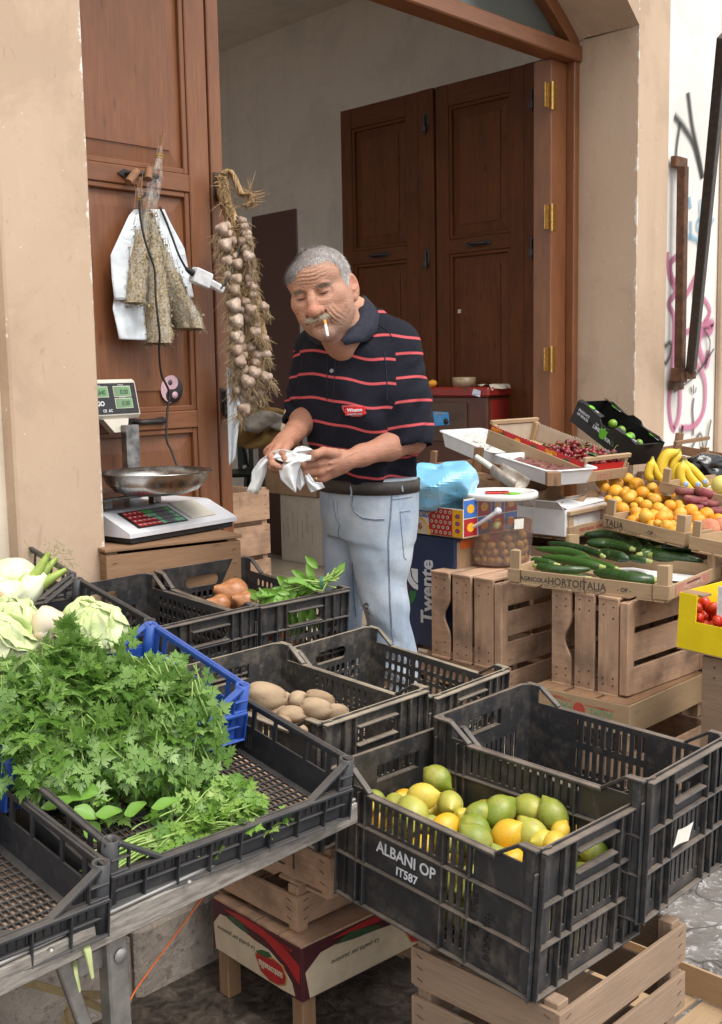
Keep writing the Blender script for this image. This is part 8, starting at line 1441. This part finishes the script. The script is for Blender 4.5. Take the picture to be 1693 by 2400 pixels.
# --- polo shirt
def ring(yD, xc, hw, dy, ph, q): c = Lp(xc, yD, dy); A = hw*1.0451*(DH+dy)/F_PX/math.sqrt(math.cos(R(ph))**2+(q*math.sin(R(ph)))**2); return (c[2], c[0], c[1], A, A*q, R(ph))
PF = Field((-.33, -.38, .95), (.32, .36, 1.62), .0052)
def tfold(P):
    x, y, z = P[..., 0], P[..., 1], P[..., 2]; return (.0032*np.sin(34*(z*.9-x*.55)+2.2*np.sin(11*x+4*z))*np.clip((1.48-z)/.2, 0, 1)+.0028*np.sin(46*(x*.9+z*.25)+3*np.sin(9*z)))*np.clip((z-.98)/.1, 0, 1)
TR_ = [ring(1074, 829, 101, .0, 46, .74), ring(1040, 819, 107, -.012, 45, .76), ring(1000, 806, 115, -.02, 43, .76), ring(930, 797, 120, -.03, 40, .72), ring(850, 793, 121, -.035, 38, .66), ring(790, 798, 118, -.03, 38, .60), ring(750, 803, 98, -.03, 38, .58), ring(725, 806, 72, -.035, 36, .66), ring(705, 803, 56, -.045, 34, .8), ring(695, 802, 50, -.05, 34, .85)]
PF.stack(TR_, .01, 'u', tfold)
SL0, SL1 = Lp(893, 784, -.085), Lp(920, 982, -.125); SR0, SR1 = Lp(704, 790, .10), Lp(679, 938, .045)
PF.cone(SL0, SL1*.5+SL0*.5, .064, .069, .035); SLm = Lp(912, 905, -.105); PF.cone(SLm, SL1, .069, .066, .03); PF.cone(SR0, SR1, .060, .057, .03); PF.ell(Lp(880, 756, -.06), (.06, .06, .045), .04); PF.ell(Lp(722, 765, .07), (.06, .06, .045), .04)
dl = (SL1-SLm)/np.linalg.norm(SL1-SLm); dr_ = (SR1-SR0)/np.linalg.norm(SR1-SR0); PF.cone(SL1+dl*.055, SL1+dl*.13, .062, .095, .004, 's'); PF.cone(SR1+dr_*.046, SR1+dr_*.12, .054, .085, .004, 's'); PF.cone(SL1+dl*.02, SL1+dl*.08, .056, .060, .004, 's'); PF.cone(SR1+dr_*.02, SR1+dr_*.08, .050, .054, .004, 's')
PF.cone(head_to((4, -34, -80)), head_to((12, -56, -132)), .060, .050, .006, 's'); PF.cone(Lp(760, 752, -.20), Lp(750, 797, -.235), .024, .004, .006, 's')   # neck hole and open front
pv, pq = PF.mesh(); pv = relax(pv, pq, 2, .5); pn = vnorm(pv, pq)
def segd(P, a, b): ab = b-a; t = np.clip((P-a)@ab/(ab@ab), 0, 1.15); return np.linalg.norm(P-a-t[:, None]*ab, axis=1), (P-a)@ab/np.linalg.norm(ab)
dL, tL = segd(pv, SL0, SL1); dR, tR = segd(pv, SR0, SR1); cz = np.array([r[0] for r in TR_][::-1]); rx = pv[:, 0]; sig = lambda d, t: np.clip((.082-d)/.004, 0, 1)*np.clip((t-.004)/.004, 0, 1)
eL = np.minimum(np.minimum(.079-dL, tL-.012), rx-Lp(864, 800, 0)[0]); eR = np.minimum(np.minimum(.074-dR, tR-.015), Lp(718, 800, 0)[0]-rx); mL = (eL >= eR); tS = np.where(mL, tL-.025, tR-.03); eS = np.maximum(eL, eR); mR = ~mL
ph0 = Lp(745, 847, -.18); s_t = pv[:, 2]+.13*pv[:, 0]-(ph0[2]+.13*ph0[0])+.0035*np.sin(pv[:, 0]*28+1)+.002*np.sin(pv[:, 0]*60); sh = s_t.copy()
x_, y_, z_ = pv.T; fS = .0042*np.sin(2*PI*(tS/.058+.9*(x_*np.where(mL, 1, -1)+y_)/.09)+2.2*np.sin(24*z_+13*x_))*np.clip(eS/.01, 0, 1)*(.35+.9*np.exp(-((tS-.17)/.07)**2)); fT = (.0045*np.sin(2*PI*(.8*x_+.62*z_)/.105+2.5*np.sin(9*z_+14*x_)+1)*np.exp(-((z_-1.12)/.11)**2)+.004*np.sin(2*PI*(.35*x_-.9*z_)/.085+2*np.sin(12*x_+3))*np.exp(-((x_-Lp(862, 900, 0)[0])/.05)**2)*np.exp(-((z_-1.27)/.12)**2)+.003*np.sin(2*PI*x_/.07+3*np.sin(7*z_))*np.clip((1.16-z_)/.1, 0, 1))*np.clip(-eS/.012, 0, 1); pv = pv+pn*(fS+fT)[:, None]
cuff = np.clip(1-np.abs(np.where(mL, tL-(np.linalg.norm(SL1-SL0)+.046), tR-(np.linalg.norm(SR1-SR0)+.040)))/.004, 0, 1)*(eS > 0)
def polo_mat():
    s = Sh('navy_pique'); at1 = s.n('Attribute', {'attribute_name': 'band'}).outputs['Fac']; at2 = s.n('Attribute', {'attribute_name': 'sleeve_band'}).outputs['Fac']; m_ = s.math('GREATER_THAN', s.n('Attribute', {'attribute_name': 'sleeve'}).outputs['Fac'], 0.0); at1 = s.math('ADD', s.math('MULTIPLY', at2, m_), s.math('MULTIPLY', at1, s.math('SUBTRACT', 1.0, m_))); cf = s.n('Attribute', {'attribute_name': 'cuff'}).outputs['Fac']; fr = s.math('ABSOLUTE', s.math('SUBTRACT', s.math('FRACT', s.math('ADD', s.math('DIVIDE', at1, .0655), 10.5)), .5)); st = s.ramp(fr, [(.048, 1), (.062, 0)]); st = s.math('MAXIMUM', st, s.ramp(cf, [(.2, 0), (.4, 1)])); v = s.co(); n = s.noise(v, 30, 4); w = s.n('TexVoronoi', None, Vector=v, Scale=620).outputs['Distance']
    c = s.mix(s.ramp(n, [(.35, 0), (.7, 1)]), (.0055, .006, .0125), (.009, .0095, .018)); c = s.mix(st, c, (.52, .085, .095)); c = s.mix(s.math('MULTIPLY', s.ramp(s.noise(v, 300, 2), [(.7, 0), (.74, 1)]), .15), c, (.2, .2, .22)); s.bump(s.math('ADD', s.math('MULTIPLY', w, .25), s.math('MULTIPLY', s.noise(v, 22, 4, .6, .5), 1.2)), .55, .006); return s.out(c, .85, None, .25)
M_POLO = polo_mat(); polo = mobj('polo_shirt', to_mesh('polo_shirt', pv, pq, [M_POLO], {'band': ('f', sh), 'sleeve_band': ('f', tS), 'sleeve': ('f', eS), 'cuff': ('f', cuff)})); pchild(polo); pb = BVHTree.FromPolygons([tuple(p) for p in pv], [tuple(q) for q in pq])
M_COL = pm('navy_rib', (.009, .0105, .022), (.013, .015, .03), 60, .85, .35, 700)
def flap(pts_in, pts_out, name, mat, par, off=.006, th=.004, drop=0):
    """cloth strip between two pixel polylines, laid on the shirt"""
    b = MB(); rows = []
    for (xi, yi, di), (xo, yo, do) in zip(pts_in, pts_out):
        p, q = Lp(xi, yi, di), Lp(xo, yo, do); h, nrm = cam_hit(pb, xo, yo)
        if h is not None and do > -9 and h.y < do+.12: q = np.array(h)+np.array(nrm)*off
        rows.append([tuple(p), tuple(p*.66+q*.34+np.array([0, -.004, .004])), tuple(p*.33+q*.67+np.array([0, -.004, .004])), tuple(q)])
    b.grid(rows); o = b.build(name, mat); pchild(o, par); m = o.modifiers.new('s', 'SOLIDIFY'); m.thickness = th; m.offset = 0; return o
flap([(812, 664, -.03), (810, 676, -.07), (805, 695, -.11), (793, 722, -.15), (778, 748, -.185), (764, 764, -.20)], [(826, 674, .0), (842, 694, -.06), (850, 712, -.09), (846, 745, -.12), (826, 768, -.17), (775, 774, -.20)], 'collar', M_COL, polo)
flap([(700, 722, .02), (703, 732, -.05), (712, 744, -.11), (724, 756, -.17), (738, 766, -.195)], [(688, 738, .03), (690, 752, -.02), (698, 766, -.07), (716, 776, -.12), (738, 780, -.19)], 'collar', M_COL, polo)
def on(bv, x, y, off=.0015): h, n = cam_hit(bv, x, y); return (h+n*off) if h is not None else None
def seam(bv, pts, r, name, mat, par, off=.0008):
    P = []; 
    for (x0, y0), (x1, y1) in zip(pts[:-1], pts[1:]):
        k = max(2, int(math.hypot(x1-x0, y1-y0)/6))
        for i in range(k): q = on(bv, x0+(x1-x0)*i/k, y0+(y1-y0)*i/k, off); P.append(q) if q is not None else 0
    P = [q for i, q in enumerate(P) if i == 0 or (q-P[i-1]).length > .001]
    if len(P) < 2: return None
    b = MB(); b.tube(P, r, 5); o = b.build(name, mat); pchild(o, par); return o
seam(pb, [(754, 790), (752, 830), (750, 870), (748, 905)], .0013, 'placket_seam', M_COL, polo); seam(pb, [(737, 786), (735, 830), (734, 870), (734, 905)], .0013, 'placket_seam', M_COL, polo); seam(pb, [(862, 790), (868, 850), (868, 905)], .0016, 'armhole_seam', M_COL, polo); seam(pb, [(846, 725), (870, 742), (888, 768)], .0014, 'shoulder_seam', M_COL, polo)
q, nq = cam_hit(pb, 745, 832); M_BTN = pm('grey_button', (.22, .24, .25), None, 60, .25); Mq = Matrix.Translation(q+nq*.0015) @ nq.to_track_quat('Z', 'Y').to_matrix().to_4x4(); b = MB(); b.lathe([(0, .0015), (.0042, .0012), (.0058, .0022), (.0062, 0)], 16, Mq); pchild(b.build('button', M_BTN), polo)
M_PIPE = pm('red_trim', (.50, .085, .095), None, 80, .8); seam(pb, [(769, 912), (800, 911), (828, 917)], .0028, 'pocket_trim', M_PIPE, polo, .001); seam(pb, [(769, 913), (774, 924), (790, 932), (810, 932), (828, 922)], .0030, 'pocket_trim', M_PIPE, polo, .001)
p0, n0 = cam_hit(pb, 799, 921); U_ = Vector((1, 0, .045)); U_ = (U_-n0*U_.dot(n0)).normalized(); W_ = n0.cross(U_); pk = empty('cigarette_packet', PM @ (p0+n0*.004), 'red cigarette packet peeking out of the shirt pocket', 'packet'); PKM = PM @ frame(p0+n0*.003, U_, W_)
b = MB(); b.box((-.032, -.012, -.012), (.026, .010, .0)); o = b.build('carton', pm('packet_red', (.62, .015, .015), None, 40, .3), pk, bevel=.001); pk.matrix_world = PKM; o.matrix_local = Matrix.Identity(4); text('Winston', .0125, (-.003, -.002, .0006), (1, 0, 0), (0, 1, 0), M_WHITEINK, pk, shear=.1, bold=.0004); b = MB(); b.box((-.024, -.0115, .0002), (.018, -.007, .0008)); b.build('warning_band', pm('packet_grey', (.4, .38, .4), (.2, .05, .06), 300, .4), pk)
# --- jeans
JF = Field((-.26, -.28, .14), (.28, .36, 1.12), .0052)
def jfold(P):
    x, y, z = P[..., 0], P[..., 1], P[..., 2]; kn = np.exp(-((z-.70)/.11)**2)+.8*np.exp(-((z-.50)/.14)**2)+.35; return .0040*kn*np.sin(52*(z+.45*x-.25*y)+3.2*np.sin(17*x+7*z)+2.2*np.sin(13*z+9*y))*(.6+.6*np.sin(21*x+15*z+8*y))+.0022*np.sin(38*(x*.8-z*.4)+2*np.sin(8*z))
pel = [ring(1066, 829, 103, .005, 48, .74), ring(1110, 826, 105, .008, 48, .76), ring(1160, 827, 103, .01, 48, .78), ring(1200, 830, 92, .01, 48, .78)]
JF.stack(pel, .02, 'u'); JF.stack([ring(1105, 866, 58, -.035, 40, .9), ring(1190, 857, 70, -.04, 40, .95), ring(1240, 854, 67, -.045, 40, .95), ring(1290, 855, 58, -.045, 40, .95), ring(1345, 862, 53, -.055, 30, .95), ring(1385, 866, 49, -.05, 30, .95), ring(1430, 876, 52, -.03, 30, .95), ring(1460, 884, 54, -.02, 30, .95), ring(1600, 895, 46, .0, 30, .95), ring(1760, 900, 44, .01, 30, .95)], .03, 'u', jfold)
JF.stack([ring(1105, 778, 54, .075, 40, .9), ring(1190, 778, 52, .085, 40, .95), ring(1290, 773, 46, .09, 40, .95), ring(1400, 770, 42, .09, 30, .95), ring(1600, 768, 42, .12, 30, .95), ring(1750, 768, 42, .14, 30, .95)], .025, 'u', jfold)
JF.stack([ring(1040, 829, 90, .005, 48, .72), ring(1090, 829, 92, .005, 48, .72)], .004, 's') if 0 else None
jv, jq = JF.mesh(); jv = relax(jv, jq, 2, .5); jb = BVHTree.FromPolygons([tuple(p) for p in jv], [tuple(q) for q in jq])
def jeans_mat():
    s = Sh('washed_denim'); v = s.co(); n = s.noise(v, 7, 5, .6); n2 = s.noise(s.map(v, (60, 60, 14)), 1.0, 4); w = s.n('TexWave', {'bands_direction': 'DIAGONAL'}, Vector=v, Scale=420, Distortion=1.0).outputs[0]; c = s.mix(s.ramp(n, [(.34, 0), (.68, 1)]), (.28, .365, .48), (.53, .58, .64)); c = s.mix(s.math('MULTIPLY', s.ramp(n2, [(.45, 0), (.7, 1)]), .35), c, (.52, .56, .60)); c = s.mix(s.math('MULTIPLY', w, .12), c, (.14, .20, .30)); c = s.mix(s.math('MULTIPLY', s.ramp(s.noise(v, 5.5, 3), [(.58, 0), (.75, 1)]), .28), c, (.40, .36, .27))
    s.bump(s.math('ADD', s.math('MULTIPLY', w, .1), s.noise(v, 26, 4, .6, .8)), .5, .008); return s.out(c, .9, None, .2)
M_JEAN = jeans_mat(); jn = mobj('jeans', to_mesh('jeans', jv, jq, [M_JEAN])); pchild(jn)
M_STI = pm('seam_denim', (.34, .37, .42), (.18, .23, .32), 200, .9); M_SDK = pm('dark_seam', (.11, .16, .25), (.22, .28, .37), 160, .9)
jx = lambda x, y: ((720+x*.2091)/1.0451, (1080+y*.2091)/1.0451); js = lambda pts, r, nm, m=M_SDK: seam(jb, [jx(*p) for p in pts], r, nm, m, jn)
js([(945, 370), (930, 640), (905, 900), (912, 1200), (925, 1600), (945, 1900), (985, 2150)], .0011, 'side_seam'); js([(957, 370), (942, 640), (917, 900), (924, 1200), (937, 1600), (957, 1900)], .0012, 'side_seam', M_STI)
js([(515, 400), (492, 480), (530, 570), (620, 635), (760, 655), (905, 650)], .0022, 'pocket_seam', M_STI); js([(520, 410), (502, 490), (540, 585), (625, 648), (760, 668), (905, 662)], .0012, 'pocket_seam')
js([(290, 410), (305, 520), (330, 660), (370, 700), (350, 820), (390, 900)], .0013, 'fly_seam', M_SDK); js([(340, 450), (345, 600), (370, 690)], .0012, 'fly_seam', M_STI)
js([(960, 430), (1080, 415), (1200, 390)], .0022, 'yoke_seam', M_STI); js([(1040, 570), (1120, 560), (1190, 545)], .0020, 'back_pocket', M_STI); js([(1042, 580), (1060, 800), (1085, 1080), (1140, 1140)], .0011, 'back_pocket'); js([(515, 1140), (510, 1350), (530, 1600), (555, 1780)], .0018, 'inseam')
b = MB(); rg = np.random.default_rng(8)
for i in range(46):
    x, y = 660+rg.normal(0, 26), 1650+rg.normal(0, 38); x += (y-1650)*.5; p = on(jb, *jx(x, y), .001)
    if p is not None: b.tube([p, p+Vector((rg.normal(.006, .006), -.002, rg.normal(0, .003))), p+Vector((rg.normal(.012, .008), -.001, rg.normal(-.002, .004)))], [.0006, .0006, .0003], 3)
pchild(b.build('frayed_threads', pm('white_thread', (.66, .66, .66), None, 60, .9)), jn); ph_, nh_ = cam_hit(jb, *jx(675, 1650)); Uh = Vector((1, 0, -.4)); Uh = (Uh-nh_*Uh.dot(nh_)).normalized(); b = MB(); b.prism([(-.016, .006), (-.008, .016), (.001, .014), (.004, .002), (.018, -.012), (.012, -.017), (-.004, -.010), (-.014, -.006)], ph_+nh_*.0004, Uh, nh_.cross(Uh), nh_*.0008); pchild(b.build('torn_hole', pm('torn_inside', (.10, .065, .055), (.2, .2, .22), 240, .9)), jn)
# --- belt
def waist(z, off, n=72):
    Rg = np.array(sorted(pel, key=lambda r: r[0])); cx, cy, A, B, ph = [np.interp(z, Rg[:, 0], Rg[:, k]) for k in range(1, 6)]; o = []
    for t in np.linspace(0, 2*PI, n, endpoint=False): c_, s__ = math.cos(t), math.sin(t); e = 2/2.3; u, v = (A+off)*abs(c_)**e*np.sign(c_), (B+off)*abs(s__)**e*np.sign(s__); o.append((cx+u*math.cos(ph)+v*math.sin(ph), cy-u*math.sin(ph)+v*math.cos(ph), z))
    return o
zb = Lp(830, 1092, -.08)[2]; M_BELT = pm('worn_dark_leather', (.026, .020, .017), (.045, .036, .030), 50, .5, .3, 260); b = MB(); b.grid([waist(zb-.019, .003), waist(zb-.018, .0065), waist(zb+.018, .0065), waist(zb+.019, .003)], 0, True, closev=True); bl = pchild(b.build('belt', M_BELT)); bb = BVHTree.FromPolygons([tuple(p) for p in b.v], b.f)
bx_ = [on(bb, x, y, .002) for x, y in ((772, 1080), (757, 1080), (755, 1108), (772, 1108))]
if all(bx_): b2 = MB(); b2.tube(bx_+[bx_[0]], .0022, 6); pchild(b2.build('buckle', pm('brass_buckle', (.34, .24, .12), None, 60, .3, 0, None, .9)), bl)
b2 = MB()
for x in (615, 715, 838, 960, 1125): q, n_ = cam_hit(bb, *jx(x, 275)); b2.lathe([(0, .0006), (.0028, .0005), (.003, 0)], 10, Matrix.Translation(q) @ n_.to_track_quat('Z', 'Y').to_matrix().to_4x4()) if q is not None else 0
pchild(b2.build('belt_hole', pm('hole', (.004, .004, .004), None, 60)), bl)
for (x0, y0, x1, y1) in ((478, 225, 505, 400), (1030, 140, 1075, 345)):
    P = [on(bb, *jx(x0+(x1-x0)*t, y0+(y1-y0)*t), .003) or on(jb, *jx(x0+(x1-x0)*t, y0+(y1-y0)*t), .005) for t in np.linspace(0, 1, 6)]; P = [p for p in P if p is not None]; b2 = MB(); b2.tube(P, .0045, 6); pchild(b2.build('belt_loop', M_STI), jn)
# --- shoes
for x, dy, yD in ((900, -.03, 1790), (768, .10, 1790)):
    c = Lp(x, yD, dy); c[2] = .16; b = MB(); fd = np.array([-math.sin(R(42)), -math.cos(R(42)), 0]); sd = np.array([math.cos(R(42)), -math.sin(R(42)), 0]); rows = []
    for t, w, h in ((-.10, .02, .05), (-.085, .034, .075), (-.02, .040, .085), (.05, .042, .07), (.11, .046, .05), (.155, .038, .036), (.178, .012, .02)): rows.append([tuple(c+fd*t+sd*(w*math.cos(q))+np.array([0, 0, max(0, h*math.sin(q))])) for q in np.linspace(-.2, PI+.2, 12)])
    b.grid(rows); b.face(rows[0]); b.face(rows[-1][::-1]); pchild(b.build('shoe', pm('dark_shoe', (.03, .025, .022), None, 40, .5)))
# --- wedding ring and the sheet of white paper in his hands
c, e = H2(935, 765, -.292), H2(800, 772, -.300); c = H2(815, 765, -.300)*.45+H2(905, 700, -.306)*.0+H2(840, 752, -.302)*.55; ax = (H2(800, 772, -.300)-H2(935, 765, -.292)); b = MB(); b.lathe([(.0098, -.0022), (.0108, -.0022), (.0108, .0022), (.0098, .0022)], 24, Matrix.Translation(H2(860, 768, -.297)) @ Vector(ax).to_track_quat('Z', 'Y').to_matrix().to_4x4()); pchild(b.build('wedding_ring', pm('gold', (.72, .50, .22), None, 60, .2, 0, None, 1)))
M_TIS = (lambda s: (s.b.inputs['Subsurface Weight'].__setattr__('default_value', .1), s.bump(s.noise(s.co(), 60, 4), .25, .004), s.out((.80, .80, .80), .6))[-1])(Sh('thin_white_paper')); b = MB()
def ribbon(Lf, Rt, d0, d1, amp=.010, ph=0):
    n = 22; rows = []
    for i in range(n+1):
        t = i/n; fl = lambda E: (np.interp(t*(len(E)-1), range(len(E)), [q[0] for q in E]), np.interp(t*(len(E)-1), range(len(E)), [q[1] for q in E])); (xl, yl), (xr, yr) = fl(Lf), fl(Rt); row = []
        for j in range(9): s = j/8; w = amp*(math.sin(4.5*s+ph+1.5*t)+.5*math.sin(11*s-3*t+ph))*min(1, t*3+.15); row.append(tuple(PM @ Vector(H2(xl+(xr-xl)*s, yl+(yr-yl)*s, d0+(d1-d0)*t+w))))
        rows.append(row)
    b.grid(rows)
ribbon([(640, 470), (470, 443), (360, 478), (240, 560), (145, 690), (140, 800), (85, 910)], [(650, 545), (560, 590), (470, 575), (400, 545), (325, 610), (305, 720), (212, 948)], -.350, -.30, .008, .5)
ribbon([(600, 485), (540, 560), (443, 650), (470, 780), (560, 865), (636, 932)], [(812, 512), (806, 568), (705, 590), (665, 690), (642, 800), (641, 925)], -.352, -.335, .012, 1.5)
ribbon([(690, 640), (655, 760), (650, 860), (680, 905)], [(706, 690), (722, 760), (736, 830), (690, 902)], -.322, -.31, .006, .2); ribbon([(700, 670), (735, 800), (785, 890), (810, 926)], [(780, 700), (850, 810), (930, 818), (962, 872)], -.32, -.30, .008, 2)
ribbon([(590, 475), (640, 420), (708, 404), (760, 415)], [(640, 520), (720, 505), (790, 500), (855, 462)], -.315, -.32, .008, 1)
o = tag(b.build('paper_sheet', M_TIS), 'thin white paper sheets crumpled between the hands of the man', 'paper'); o.modifiers.new('s', 'SOLIDIFY').thickness = .0006
